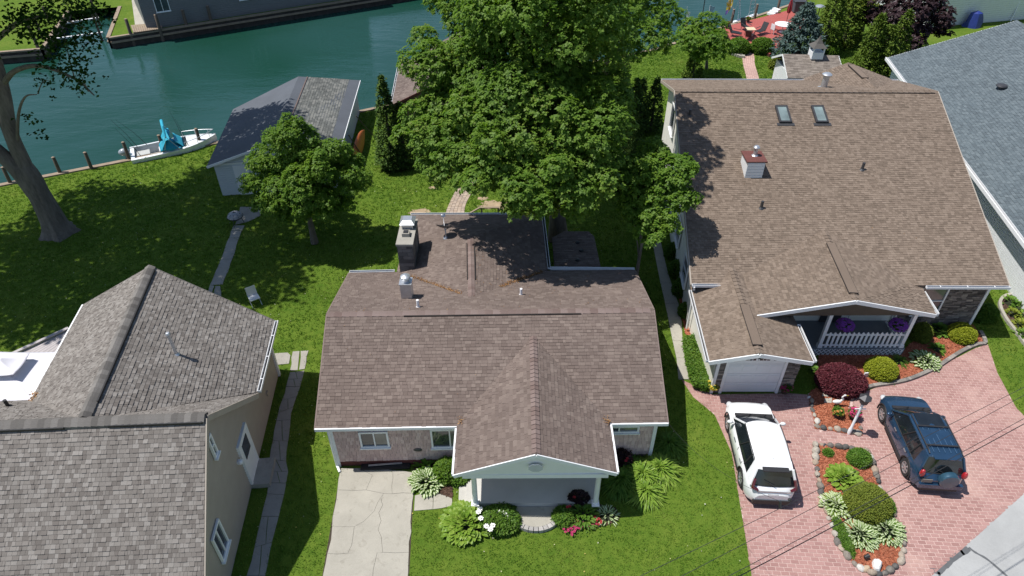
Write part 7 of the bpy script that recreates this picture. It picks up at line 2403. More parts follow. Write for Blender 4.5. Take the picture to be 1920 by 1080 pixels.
# white bird ornament
bd_ = thing('bird_ornament', 'white long necked bird ornament in the lamp post bed', 'ornament', tuple(G(*c3(1105, 190))))
mb = MB(); mb.tube([(-.02, 0, 0), (-.02, 0, .22)], .012, 6); mb.tube([(.02, .03, 0), (.02, .03, .22)], .012, 6); mb.build('legs', M_dkmetal, bd_)
mb = MB(); mb.ell((0, 0, .3), (.2, .09, .1), 12, 8); mb.tube(catmull([(.12, 0, .34), (.2, 0, .46), (.14, 0, .58), (.2, 0, .68)], 5), [.05 - .0016 * k for k in range(16)], 8); mb.ell((.22, 0, .69), (.06, .04, .04), 8, 6); mb.build('bird_body', M_whiterock, bd_, smooth=True)
mb = MB(); mb.tube([(.26, 0, .69), (.38, 0, .67)], [.018, .004], 6); mb.build('beak', PET_YELL, bd_)
sgn = thing('garden_plaque', 'small pale plaque on the mulch between the red and yellow green bushes', 'plaque', tuple(G(*c2(600, 860))))
mb = MB(); mb.box((0, 0, .16), (.34, .05, .24), R(8)); mb.bar((-.1, 0, -.02), (-.1, 0, .05), .03, .03, up=(0, 1, 0)); mb.build('panel', M_whitevinyl, sgn)
sp_ = thing('garden_spotlight', 'small black spotlight beside the white rock in the island bed', 'spotlight', tuple(G(*c5(583, 955))))
mb = MB(); mb.tube([(0, 0, 0), (0, 0, .16)], .02, 6); mb.build('stake', M_black, sp_)
mb = MB(); mb.tube([(-.06, -.02, .2), (.1, .03, .24)], [.06, .075], 10); mb.build('lamp_head', M_black, sp_)
wc = thing('watering_can', 'dark grey can on the ground at the nose of the blue car', 'can', tuple(G(*c2(568, 1050))))
mb = MB(); mb.lathe([(.1, 0), (.12, .2), (.1, .22), (.04, .26)], 12); mb.build('can_body', M_dkmetal, wc)
mb = MB(); mb.tube([(.1, 0, .06), (.24, .02, .22)], [.025, .02], 6); mb.tube(catmull([(-.1, 0, .05), (-.2, 0, .15), (-.1, 0, .22)], 4), .014, 6); mb.build('spout', M_dkmetal, wc)
# green and blue paddling toy by the grey house, white patio pad
pad = thing('corner_pad', 'pale concrete pad beside the grey roofed house corner', 'patio', xy(G(1905, 550)) + (0,), world_mesh=True); tag(pad, kind='structure')
slab_piece([xy(G(*p)) for p in [(1895, 520), (1960, 520), (1960, 560), (1905, 556)]], 0, .05, M_conc, pad)
ty = thing('paddling_pool', 'green and blue plastic paddling pool on the pale pad', 'paddling pool', tuple(G(1912, 538)))
mb = MB(); mb.lathe([(.5, .05), (.52, .2), (.56, .22), (.5, .22), (.46, .08), (.01, .07)], 20, mi=0); mb.build('rim', mat('green_plastic', (.03, .35, .1), .4), ty, smooth=30)
mb = MB(); mb.lathe([(.47, .14), (.01, .15)], 20); mb.build('liner', mat('blue_plastic', (.02, .13, .4), .3), ty)
st_ = thing('stacked_chairs', 'white slatted lounge chairs leaning in the gap beside the grey house', 'chair', tuple(G(1893, 485)))
for k in range(6):
    mb = MB(); mb.box((0, -.5 + k * .2, .45 + .02 * k), (.6, .12, .04), R(-20)); mb.build('slat', M_white, st_)
mb = MB(); mb.bar((-.3, -.6, .02), (-.3, .7, .5), .05, .05); mb.bar((.3, -.6, .02), (.3, .7, .5), .05, .05); mb.build('frame', M_white, st_)

# ------------------------------------------------------------------ overhead cables
M_cable = mat('cable_black', (.02, .02, .022), .6, .2)
def cable(label, a, b, za, zb_, sag=.35, r=.008, group='overhead cables across the brick drive'):
    A_, B_ = G(a[0], a[1], za), G(b[0], b[1], zb_)
    P = []
    for k in range(25):
        t = k / 24
        p = A_.lerp(B_, t); p.z -= sag * 4 * t * (1 - t); P.append(p)
    o = thing('overhead_cable', label, 'cable', tuple(A_), group, world_mesh=True)
    mb = MB(); mb.tube(P, r, 5); mb.build('strand', M_cable, o)
cable('upper pair, upper strand, crossing above the blue car roof', (2010, 680), (1180, 1090), 8, 8, .1, .007)
cable('upper pair, lower strand, crossing above the blue car roof', (2010, 692), (1240, 1100), 7.8, 7.8, .1, .007)
cable('lower bundle, upper strand, crossing the blue car tail', (2010, 735), (1290, 1120), 7.4, 7.4, .1, .008)
cable('lower bundle, thick strand, crossing the blue car tail', (2010, 745), (1310, 1120), 7.2, 7.2, .1, .012)
# service drop from the cable to the middle house corner
o = thing('service_drop', 'thin service wire from the brown house corner to the dark cable clamp', 'cable', (5.6, 16.3, 2.6), world_mesh=True)
P0, P1 = V3((5.62, 16.2, 2.65)), G(1463, 940, 7.3)
mb = MB(); mb.tube([P0.lerp(P1, k / 14) - Vector((0, 0, .5 * 4 * (k / 14) * (1 - k / 14))) for k in range(15)], .005, 5); mb.build('strand', M_cable, o)
mb = MB(); mb.tube([P1, P1 + V3((.03, -.05, -.2))], [.03, .035], 8); mb.ell(P1 + V3((.25, .05, 0)), (.05, .04, .04)); mb.build('clamp', M_black, o)

# ------------------------------------------------------------------ left side things
chair = thing('lawn_chair', 'grey folding chair alone on the sunlit lawn', 'chair', tuple(G(480, 570)), yaw=R(35))
mb = MB(); mb.box((0, 0, .43), (.48, .46, .03)); mb.build('seat', M_whitevinyl, chair)
mb = MB(); mb.box(None, (.48, .03, .44), M=Matrix.Translation((0, .27, .68)) @ Matrix.Rotation(R(-14), 4, 'X')); mb.build('backrest', M_whitevinyl, chair)
for sx in (-1, 1):
    mb = MB(); mb.tube([(sx * .23, -.26, 0), (sx * .23, .2, .45)], .014, 6); mb.build('leg', M_metal, chair)
    mb = MB(); mb.tube([(sx * .23, .28, 0), (sx * .23, -.18, .43)], .014, 6); mb.build('leg', M_metal, chair)
fp = thing('fire_bowl', 'round mesh topped fire bowl on the end of the slab path', 'fire pit', tuple(G(445, 420)))
mb = MB(); mb.lathe([(.1, .32), (.34, .42), (.44, .52), (.46, .53), (.4, .5)], 18); mb.build('bowl', M_dkmetal, fp, smooth=30)
mb = MB(); mb.lathe([(.43, .54), (.36, .68), (.2, .78), (.02, .81)], 18, cap=False)
for k in range(9):
    a = 2 * math.pi * k / 9; mb.tube([(.44 * math.cos(a), .44 * math.sin(a), .54), (.3 * math.cos(a), .3 * math.sin(a), .73), (0, 0, .82)], .012, 4, mi=1)
mb.build('spark_screen', [mat('mesh_grey', (.3, .31, .33), .6, .15, 30, 90, .4), M_dkmetal], fp)
for k in range(3):
    a = 2 * math.pi * k / 3 + .4; mb = MB(); mb.tube([(.28 * math.cos(a), .28 * math.sin(a), .42), (.4 * math.cos(a), .4 * math.sin(a), 0)], .02, 6); mb.build('leg', M_dkmetal, fp)
cp = thing('white_canopy', 'white two tier garden canopy beside the taupe house at the left edge', 'canopy', (-19.75, 18.7, 0))
M_canopy = mat('canopy_cloth', (.72, .71, .76), .8, .06, 1.5, 60, .25)
hx, hy = 1.75, 1.35
def tent(hx, hy, z0, z1, k=8, sag=.1, inner=.0):
    mb = MB()
    cs = [Vector((-hx, -hy, z0)), Vector((hx, -hy, z0)), Vector((hx, hy, z0)), Vector((-hx, hy, z0))]
    ap = Vector((0, 0, z1))
    for i in range(4):
        a, b = cs[i], cs[(i + 1) % 4]
        rows = []
        for r in range(k + 1):
            t = r / k * (1 - inner)
            row = []
            for q in range(k + 1):
                p = a.lerp(b, q / k).lerp(ap, t)
                p.z -= sag * math.sin(math.pi * q / k) * (1 - t) * .7 + sag * math.sin(math.pi * t) * .9
                row.append(p)
            rows.append(row)
        mb.grid(rows)
    return mb
o = tent(hx, hy, 2.45, 3.15, inner=.15).build('lower_cover', M_canopy, cp, smooth=30); s_ = o.modifiers.new('t', 'SOLIDIFY'); s_.thickness = .012
o = tent(.75, .58, 3.08, 3.4).build('upper_cover', M_canopy, cp, smooth=30); s_ = o.modifiers.new('t', 'SOLIDIFY'); s_.thickness = .012
for sx in (-1, 1):
    for sy in (-1, 1):
        mb = MB(); mb.tube([(sx * (hx - .05), sy * (hy - .05), 0), (sx * (hx - .05), sy * (hy - .05), 2.42)], .03, 6); mb.build('leg', M_metal, cp)
M_deckgrey2 = mat('lilac_grey_boards', (.4, .37, .37), .8, .12, 1.5, 40, .15)
dk = thing('grey_deck', 'pale grey board deck beyond the white canopy', 'deck', xy(G(100, 640)) + (0,), world_mesh=True)
c4 = lambda x, y: (x / 4.154, 560 + y / 4.154)
q0, q1, q2, q3 = G(*c4(60, 460), .5), G(*c4(540, 240), .5), G(*c4(700, 240), .5), G(*c4(500, 470), .5)
for k in range(11):
    t0, t1 = k / 11, (k + 1) / 11 - .008
    mb = MB(); P = [q0.lerp(q3, t0), q1.lerp(q2, t0), q1.lerp(q2, t1), q0.lerp(q3, t1)]
    mb.slab([(p.x, p.y, .5) for p in P], .05); mb.build('board', M_deckgrey2, dk)
mb = MB(); mb.bar(q0 + up * .1, q1 + up * .1, .16, .06)
mb.build('top_rail', M_deckgrey2, dk)
for t in (.1, .5, .95):
    mb = MB(); p = q0.lerp(q1, t); mb.box((p.x, p.y, .27), (.09, .09, .54)); mb.build('post', M_deckgrey2, dk)
mb = MB(); p = G(*c4(660, 165), .25); mb.box((p.x, p.y, .2), (.6, .5, .4), R(-20)); mb.build('step', M_conc, dk)
mb = MB()
for k in range(5): mb.prism([(q0.x + .2, q0.y + .1), (q1.x, q1.y), (q2.x, q2.y), (q3.x, q3.y)], .0, .44) if k == 0 else None
mb.build('deck_base', M_deckgrey2, dk)

# fallen leaves in the valleys of the middle roof and on the left roof
M_litter = mat_pieces('dry_leaves', [(0, (.12, .055, .025)), (.5, (.25, .125, .05)), (1, (.4, .24, .1))], .9, 40, .4, .1, 3)
def litter(name, a, b, n, w, nrm=Vector((0, 0, 1)), s=.05, parent=ch):
    a, b = Vector(a), Vector(b)
    t = rng.beta(1.1, 1.1, n)
    P = np.array(a)[None] * (1 - t[:, None]) + np.array(b)[None] * t[:, None]
    d = (b - a).normalized(); sd_ = d.cross(Vector((0, 0, 1))).normalized()
    off = rng.normal(size=n) * w
    P = P + np.array(sd_)[None] * off[:, None]; P[:, 2] += .02 + abs(off) * .22 + rng.uniform(0, .03, n)
    V, F = leaf_quads(P, _unit(n) * np.array([1, 1, .3]), s, s * .7)
    o = link(name, np_mesh(name, V, F, M_litter), parent); tag(o, kind='stuff')
litter('leaf_litter', WJ.lerp(WL, .12), WJ.lerp(WL, .8), 420, .05)
litter('leaf_litter', WJ.lerp(WR, .35), WJ.lerp(WR, .92), 520, .07)
def scatter_litter(name, tri_pts, n, parent, s=.05):
    a, b, c = [np.array(p) for p in tri_pts]
    u = rng.random((n, 2)); fl_ = u.sum(1) > 1; u[fl_] = 1 - u[fl_]
    P = a + (b - a) * u[:, :1] + (c - a) * u[:, 1:]; P[:, 2] += .035
    V, F = leaf_quads(P, _unit(n) * np.array([1, 1, .2]), s, s * .7)
    tag(link(name, np_mesh(name, V, F, M_litter), parent), kind='stuff')
scatter_litter('leaf_litter', (WJ, WR, WE), 70, ch); scatter_litter('leaf_litter', (FL, FR, RL), 26, ch, .04); scatter_litter('leaf_litter', (BR, RR, RL), 60, ch, .045); scatter_litter('leaf_litter', (A, Cc, B), 40, rh, .045)
litter('leaf_litter', PLb + V3((.05, -.1, .06)), PLb + V3((.2, .15, .1)), 30, .06)
litter('leaf_litter', PRb + V3((-.25, .1, .08)), PRb + V3((0, -.1, .05)), 45, .07)
litter('leaf_litter', WF0 + V3((.1, -.1, .1)), WF0 + V3((.45, .2, .16)), 60, .1, s=.09, parent=lh)

# ------------------------------------------------------------------ across the canal
fh = thing('grey_canal_house', 'grey sided house on the far side of the canal at the top', 'house', xy(G(285, 43)) + (0,), world_mesh=True)
a_ = G(276, 55, .1); b_ = a_ + V3((15.0, 8.6, 0))
fdv = (b_ - a_).normalized(); fnn = Vector((-fdv.y, fdv.x, 0))
b_ = a_ + fdv * 22
M_fs = mat('grey_blue_siding', (.17, .175, .185), .6, .08)
mb = MB(); mb.prism([xy(a_), xy(b_), xy(b_ + fnn * 9), xy(a_ + fnn * 9)], 0, 5.2); mb.build('wall', M_fs, fh)
for k in range(26):
    mb = MB(); z = .2 + k * .19; mb.bar(a_ - fnn * .015 + up * z, b_ - fnn * .015 + up * z, .03, .175); mb.build('siding_board', M_fs, fh)
mb = MB(); mb.slab([a_ - fnn * .5 + up * 5.1 - fdv * .4, b_ - fnn * .5 + up * 5.1, b_ + fnn * 4.5 + up * 7, a_ + fnn * 4.5 + up * 7 - fdv * .4], .15); mb.slab([a_ + fnn * 9.5 + up * 5.1 - fdv * .4, b_ + fnn * 9.5 + up * 5.1, b_ + fnn * 4.5 + up * 7, a_ + fnn * 4.5 + up * 7 - fdv * .4], .15); mb.build('roof', M_rollgrey, fh)
wall_window(fh, xy(a_), xy(b_), (1.3, 1.5, 2.5, 2.7), glass=M_glass, out=.06)
wall_window(fh, xy(a_), xy(b_), (9, 1.5, 10.4, 2.7), glass=M_glass, out=.06)
wall_window(fh, xy(a_), xy(b_), (16, 1.5, 17.4, 2.7), glass=M_glass, out=.06)
w2 = thing('far_walkway', 'pale concrete walkway left of the grey house across the canal', 'walkway', xy(G(262, 20)) + (0,), world_mesh=True); tag(w2, kind='structure')
for i in range(4):
    L0, L1 = G(244, -20, .1).lerp(G(253, 47, .1), i / 4), G(244, -20, .1).lerp(G(253, 47, .1), (i + 1) / 4)
    R0_, R1_ = G(268, -20, .1).lerp(G(284, 43, .1), i / 4), G(268, -20, .1).lerp(G(284, 43, .1), (i + 1) / 4)
    slab_piece([xy(L0), xy(R0_), xy(R1_), xy(L1)], 0, .1, M_conc, w2, .01, .005)
dk2 = thing('small_dock', 'small weathered plank dock at the far seawall corner', 'dock', xy(G(275, 50)) + (0,), world_mesh=True)
d0, d1, d2, d3 = G(245, 47, .25), G(303, 42, .25), G(305, 53, .25), G(250, 61, .25)
for k in range(14):
    P = [d0.lerp(d1, k / 14), d0.lerp(d1, (k + .9) / 14), d3.lerp(d2, (k + .9) / 14), d3.lerp(d2, k / 14)]
    mb = MB(); mb.slab(P, .05); mb.build('plank', M_wood, dk2)
lf_ = thing('boat_lift', 'white beamed boat lift in the slip at the top left', 'boat lift', xy(G(140, 60)) + (-.9,), world_mesh=True)
for (x0, y0, x1, y1) in ((80, 76, 193, 61), (90, 48, 190, 33)):
    mb = MB(); mb.bar(G(x0, y0, -.3), G(x1, y1, -.3), .22, .14); mb.build('beam', M_white, lf_)
for (x0, y0) in ((84, 80), (188, 66), (96, 52), (184, 38)):
    p = G(x0, y0, -.4); mb = MB(); mb.box((p.x, p.y, .1), (.16, .16, 3.0)); mb.build('post', M_wood_dk, lf_)
piling(80, 110, 1.3, 'pile at the outer corner of the boat slip', 'piles at the boat slip', .14, -.9)
piling(58, 62, 1.3, 'pile on the left bank of the boat slip', 'piles at the boat slip', .14, 0)

# ------------------------------------------------------------------ garden behind the tan house
g1 = lambda x, y: (1240 + x / 5.647, y / 5.647)
gp = thing('garden_path', 'pink brick garden path leading to the red deck', 'path', xy(G(1410, 110)) + (0,), world_mesh=True); tag(gp, kind='structure')
Lp = catmull([G(*g1(*p)) for p in [(890, 520), (860, 600), (865, 680), (890, 780), (905, 850), (930, 960)]], 6)
Rp = catmull([G(*g1(*p)) for p in [(965, 525), (985, 600), (990, 680), (1020, 780), (1040, 850), (1075, 960)]], 6)
for i in range(len(Lp) - 1):
    for k in range(6):
        P = [Lp[i].lerp(Rp[i], k / 6), Lp[i].lerp(Rp[i], (k + .92) / 6), Lp[i + 1].lerp(Rp[i + 1], (k + .92) / 6), Lp[i + 1].lerp(Rp[i + 1], k / 6)]
        P = [P[0].lerp(P[3], .04), P[1].lerp(P[2], .04), P[2], P[3]]
        mb = MB(); mb.prism([xy(p) for p in P], -.02, .04 + random.uniform(-.005, .005)); mb.build('paver', M_bare, gp)
EXCL.append([xy(p) for p in Lp] + [xy(p) for p in Rp[::-1]])
rdk = thing('red_deck', 'large red painted deck beside the canal', 'deck', xy(G(1430, 60)) + (0,), world_mesh=True)
dp = [(665, 285), (1340, 110), (1490, 120), (1540, 260), (1330, 440), (1150, 570), (1000, 510), (780, 500), (720, 390)]
dq = [xy(G(*g1(*p), .3)) for p in dp]
M_reddeck = mat('red_deck_paint', (.36, .085, .07), .7, .12, .8, 40, .15)
# boards running across, each clipped to the deck outline
if area2(dq) < 0: dq = dq[::-1]
xs = [p[0] for p in dq]; ys = [p[1] for p in dq]
hull_c = [(min(xs), min(ys))]
y = min(ys); nbd = 0
while y < max(ys):
    seg = []
    for i in range(len(dq)):
        (x1, y1), (x2, y2) = dq[i], dq[(i + 1) % len(dq)]
        ym = y + .07
        if (y1 > ym) != (y2 > ym): seg.append(x1 + (x2 - x1) * (ym - y1) / (y2 - y1))
    seg.sort()
    for a, b in zip(seg[::2], seg[1::2]):
        mb = MB(); mb.box(((a + b) / 2, y + .07, .28), (b - a, .134, .04)); mb.build('board', M_reddeck, rdk)
    y += .14
mb = MB(); mb.prism(dq, 0, .255); mb.build('deck_base', M_redbrick, rdk)
EXCL.append(dq)
mb = MB(); lx0, lx1 = G(*g1(880, 530), .0), G(*g1(975, 535), .0)
for k in range(7):
    x_ = lx0.x + (lx1.x - lx0.x) * k / 6
    mb.bar((x_, lx0.y - .1, 0), (x_ + .3, lx0.y - .1, .3), .02, .04); mb.bar((x_ + .3, lx0.y - .12, 0), (x_, lx0.y - .12, .3), .02, .04)
mb.build('lattice', M_white, rdk)
def lounger(label, px, py, yaw):
    p = G(*g1(px, py), .3); r_ = thing('lounge_chair', label, 'lounge chair', tuple(p), 'dark lounge chairs on the red deck', yaw)
    mb = MB(); mb.box((0, .1, .36), (.55, .9, .05)); mb.build('seat', M_black, r_)
    mb = MB(); mb.box(None, (.55, .05, .75), M=Matrix.Translation((0, .72, .66)) @ Matrix.Rotation(R(-28), 4, 'X')); mb.build('backrest', M_black, r_)
    for sx in (-1, 1):
        for yy in (-.3, .5):
            mb = MB(); mb.tube([(sx * .27, yy, 0), (sx * .27, yy, .36)], .02, 6); mb.build('leg', M_dkmetal, r_)
        mb = MB(); mb.bar((sx * .3, -.2, .58), (sx * .3, .5, .6), .06, .03); mb.build('armrest', M_dkmetal, r_)
lounger('dark lounge chair at the left of the cream table', 800, 390, R(60))
lounger('dark lounge chair nearest the spruce side of the cream table', 1030, 370, R(-50))
lounger('dark lounge chair behind the cream table', 900, 330, R(20))
lounger('dark lounge chair in front of the cream table', 930, 410, R(150))
tb = thing('deck_table', 'cream topped table among the dark lounge chairs', 'table', tuple(G(*g1(930, 385), .3)))
mb = MB(); mb.box((0, 0, .7), (.8, .8, .04)); mb.build('tabletop', mat('cream_top', (.6, .5, .33), .6), tb, bevel=.01)
for sx in (-.34, .34):
    for sy in (-.34, .34):
        mb = MB(); mb.tube([(sx, sy, 0), (sx, sy, .7)], .025, 6); mb.build('leg', M_dkmetal, tb)
wt_ = thing('round_table', 'round white patio table left of the blue spruce', 'table', tuple(G(*g1(1275, 340), .3)))
mb = MB(); mb.lathe([(.78, .7), (.8, .72), (.8, .75), (.01, .76)], 24); mb.build('tabletop', M_white, wt_)
mb = MB(); mb.lathe([(.3, 0), (.28, .04), (.04, .06), (.04, .7)], 12); mb.build('pedestal', M_white, wt_)
for k, (dx, dy) in enumerate([(-.95, -.5), (.1, -1.05)]):
    w_ = thing('patio_chair', ['white patio chair left of the round white table', 'white patio chair in front of the round white table'][k], 'chair', tuple(G(*g1(1275, 340), .3) + Vector((dx, dy, 0))), yaw=[R(-60), R(0)][k])
    mb = MB(); mb.box((0, 0, .42), (.46, .46, .04)); mb.build('seat', M_redbrick, w_)
    mb = MB(); mb.box((0, -.24, .68), (.46, .04, .5)); mb.build('backrest', M_white, w_)
    for sx in (-.2, .2):
        for sy in (-.2, .2):
            mb = MB(); mb.tube([(sx, sy, 0), (sx, sy, .42)], .02, 6); mb.build('leg', M_white, w_)
um = thing('closed_parasol', 'closed dark red parasol standing at the round white table', 'parasol', tuple(G(*g1(1320, 250), .3)))
mb = MB(); mb.tube([(0, 0, 0), (0, 0, 2.5)], .025, 8); mb.build('pole', M_dkmetal, um)
mb = MB()
rows = [[(r * (1 + .25 * math.cos(6 * a)) * math.cos(a), r * (1 + .25 * math.cos(6 * a)) * math.sin(a), z) for a in [2 * math.pi * k / 24 for k in range(24)]] for r, z in ((.12, 1.0), (.2, 1.3), (.15, 1.8), (.07, 2.3), (.01, 2.5))]
mb.grid(rows, closed=True); mb.build('canopy', mat('dark_red_cloth', (.25, .02, .03), .8, .15), um, smooth=True)
gr_ = thing('barbecue_grill', 'covered dark grill box at the back of the red deck', 'grill', tuple(G(*g1(1440, 125), .3)))
mb = MB(); mb.box((0, 0, .5), (1.1, .8, 1.0)); mb.build('cabinet', mat('grill_cover', (.07, .075, .085), .7), gr_, bevel=.06)
mb = MB(); mb.box((0, 0, 1.05), (1.2, .85, .1)); mb.build('lid', M_dkmetal, gr_, bevel=.03)
ph = thing('patio_heater', 'mushroom patio heater with a pale disc top beside the cedars', 'patio heater', tuple(G(*g1(1615, 320))))
mb = MB(); mb.lathe([(.22, 0), (.22, .7), (.05, .75), (.04, 2.1)], 12); mb.build('stand', M_dkmetal, ph)
mb = MB(); mb.lathe([(.45, 2.2), (.42, 2.26), (.1, 2.36), (.01, 2.37)], 20); mb.build('reflector', M_metal, ph)
bh_ = thing('martin_house', 'martin bird house on a tall pole above the lawn tree', 'bird house', tuple(G(*g1(390, 420))))
mb = MB(); mb.tube([(0, 0, 0), (0, 0, 3.9)], .04, 8); mb.build('pole', M_dkmetal, bh_)
for k in range(2):
    mb = MB(); mb.box((0, 0, 4.05 + k * .34), (.85, .6, .3))
    for j in range(3): mb.box((-.27 + j * .27, -.305, 4.05 + k * .34), (.16, .02, .18), mi=1)
    mb.build('nest_box', [M_redbrick, M_black], bh_)
mb = MB(); mb.slab([(-.5, -.42, 4.55), (.5, -.42, 4.55), (.5, 0, 4.85), (-.5, 0, 4.85)], .04); mb.slab([(-.5, .42, 4.55), (.5, .42, 4.55), (.5, 0, 4.85), (-.5, 0, 4.85)], .04); mb.build('roof', M_pvc, bh_)
pn = thing('blue_pennant', 'pale blue pennant hanging near the bird house pole', 'flag', tuple(G(*g1(470, 330))))
mb = MB(); mb.tube([(0, 0, 0), (0, 0, 2.4)], .02, 6); mb.build('pole', M_pvc, pn)
mb = MB(); mb.grid([[(0, 0, 2.35 - .9 * t), (.5 * (1 - t) * 1.0 + .02, .04 * math.sin(5 * t), 2.2 - 1.1 * t)] for t in np.linspace(0, 1, 7)]); o = mb.build('cloth', mat('pale_blue_cloth', (.3, .5, .62), .8), pn); s_ = o.modifiers.new('t', 'SOLIDIFY'); s_.thickness = .008
pl = piling(0, 0, 1.7, 'pile with a striped windsock at the seawall left of the lawn tree', 'mooring piles by the red deck', .13, 0, G(*g1(245, 400)))
ws = thing('windsock', 'small white and dark windsock flag on the pile left of the lawn tree', 'flag', tuple(G(*g1(245, 400)) + V3((0, 0, 1.75))))
mb = MB(); mb.tube([(-.05, 0, 0), (-.2, 0, 1.1)], .015, 6); mb.build('staff', M_pvc, ws)
mb = MB(); mb.grid([[(-.12, .02, .65 - .5 * t), (.18 - .1 * t, .05 * math.sin(6 * t), .55 - .8 * t)] for t in np.linspace(0, 1, 7)]); o = mb.build('cloth', M_pvc, ws); s_ = o.modifiers.new('t', 'SOLIDIFY'); s_.thickness = .01
for i, (x, y, h, lb) in enumerate([(740, 245, 1.3, 'pile behind the yellow flag at the deck edge'), (985, 200, 1.4, 'pile behind the small planter at the deck edge'), (1222, 135, 1.3, 'pile right of the grey dock steps'), (1465, 60, 1.2, 'pile at the far end of the deck behind the grill')]):
    piling(0, 0, h, lb, 'mooring piles by the red deck', .13, 0, G(*g1(x, y)))
fl_ = thing('garden_flag', 'yellow and violet flag drooping on a slanted pole at the deck corner', 'flag', tuple(G(*g1(735, 240), .3)))
mb = MB(); mb.tube([(.1, 0, .8), (-.4, 0, 2.3)], .025, 6); mb.build('pole', M_pvc, fl_)
rows = []
for t in np.linspace(0, 1, 9):
    rows.append([(-.38 + .05 * math.sin(4 * t) - .5 * s_ * (1 - .3 * t) + .1 * s_, .08 * math.sin(6 * s_ + 3 * t), 2.2 - 1.2 * t - .35 * s_) for s_ in np.linspace(-.4, 1, 8)])
mb = MB(); mb.grid(rows); mb.m = [1 if (i // 7 > 4 and i % 7 > 3) else (2 if (i % 5 == 0) else 0) for i in range(len(mb.f))]
o = mb.build('cloth', [mat('yellow_cloth', (.62, .48, .06), .8), mat('violet_cloth', (.15, .1, .35), .8), mat('cream_cloth', (.65, .6, .4), .8)], fl_); s_ = o.modifiers.new('t', 'SOLIDIFY'); s_.thickness = .008
for k, (x, y, lb) in enumerate([(695, 285, 'small dark planter under the yellow flag'), (915, 235, 'small planter at the deck edge behind the lounge chairs')]):
    flower_pot(lb, G(*g1(x, y), .3), .2, None, PET_RED, 8, pot=M_dkmetal)
bu = thing('blue_parasol', 'blue parasol on pale legs at the dock, cut by the top edge', 'parasol', tuple(G(*g1(790, 190), -.3)))
mb = MB()
for dx, dy in ((-.5, 0), (.5, .1), (.1, -.4)): mb.tube([(dx, dy, 0), (0, 0, 1.9)], .025, 6)
mb.tube([(0, 0, 1.8), (0, 0, 2.6)], .03, 6); mb.build('stand', M_pvc, bu)
mb = MB(); mb.lathe([(1.1, 2.3), (.7, 2.55), (.1, 2.72), (.01, 2.73)], 8, cap=False); o = mb.build('canopy', mat('bright_blue_cloth', (.03, .27, .5), .8), bu)
fd_ = thing('floating_dock', 'pale grey floating dock beside the red deck', 'dock', xy(G(*g1(880, 190), -.6)) + (-.6,), world_mesh=True)
P = [G(*g1(*p), -.5) for p in [(720, 235), (1010, 135), (1060, 185), (760, 250)]]
for k in range(10):
    mb = MB(); mb.slab([P[0].lerp(P[1], k / 10), P[0].lerp(P[1], (k + .92) / 10), P[3].lerp(P[2], (k + .92) / 10), P[3].lerp(P[2], k / 10)], .08); mb.build('plank', M_whitevinyl, fd_)
mb = MB(); P2 = [G(*g1(*p), -.42) for p in [(830, 225), (1030, 160), (1060, 180), (850, 235)]]; mb.slab(P2, .03); mb.build('mat', mat('green_mat', (.15, .5, .18), .8), fd_)
ld = thing('dock_ladder', 'tall pale ladder tower on the floating dock, cut by the top edge', 'ladder', tuple(G(*g1(950, 160), -.5)), yaw=R(30))
for sx in (-.35, .35):
    mb = MB(); mb.tube([(sx, 0, 0), (sx * .8, .2, 3.4)], .035, 6); mb.build('rail', M_metal, ld)
for k in range(9):
    mb = MB(); mb.tube([(-.34 + k * .005, .02 + k * .022, .35 + k * .36), (.34 - k * .005, .02 + k * .022, .35 + k * .36)], .022, 6); mb.build('rung', M_metal, ld)
ds = thing('dock_steps', 'grey step blocks between the piles at the deck edge', 'steps', tuple(G(*g1(1160, 160), .1)), yaw=R(30))
for k in range(3):
    mb = MB(); mb.box((.32 * k, 0, .1 + .17 * k), (.36, .8, .2)); mb.build('step', M_whitevinyl, ds)
for px, py, lb in ((805, 560, 'rounded green bush left of the garden path end'), (1055, 555, 'rounded green bush right of the garden path end')):
    ball_bush('round_bush', lb, G(*g1(px, py)), (.95, .9, .8), LEAF_PERENN, 1800, .14, .07, 'bushes flanking the garden path')
for px, py, r, lb, m_ in ((1215, 720, .65, 'small bush at the left corner of the cupola shed', LEAF_YEW), (1760, 600, .8, 'light bush right of the cupola shed', LEAF_LIGHT), (1845, 510, .6, 'pale leafy bush farther right behind the shed', LEAF_GOLD), (1280, 640, .6, 'low shrub in front of the blue spruce', LEAF_LIGHT), (1880, 470, .5, 'small pale bush at the cedar shadow', LEAF_LIGHT)):
    ball_bush('garden_bush', lb, G(*g1(px, py)), (r, r, r * .9), m_, 1000, .13, .07)
wf_ = ball_bush('white_flower_bush', 'bush with white blooms at the shed wall', G(*g1(1255, 800)), (.5, .5, .6), LEAF_PERENN, 700, .12, .06)
flowers(wf_, [(random.uniform(-.45, .45), random.uniform(-.4, .2), random.uniform(.3, .7)) for k in range(26)], PET_WHITE, .1, 6)
for k, (px, py) in enumerate([(362, 350), (325, 570)]):
    sl2 = thing('garden_lantern', ['white topped garden light at the far side of the lawn tree', 'white topped garden light in front of the lawn tree'][k], 'garden light', tuple(G(*g1(px, py))))
    mb = MB(); mb.tube([(0, 0, 0), (0, 0, .9)], .025, 6); mb.build('post', M_dkmetal, sl2)
    mb = MB(); mb.lathe([(.1, .9), (.16, 1.0), (.02, 1.12)], 10); mb.build('lamp_shade', M_pvc, sl2)
bk = thing('stone_edge_blocks', 'pale stone blocks at the left end of the garden path', 'stones', xy(G(*g1(810, 600))) + (0,), world_mesh=True)
for k in range(4):
    p = G(*g1(775 + k * 25, 588 + k * 8)); mb = MB(); mb.box((p.x, p.y, .12), (.5, .3, .26), R(-20)); mb.build('block', M_conc, bk, bevel=.03)
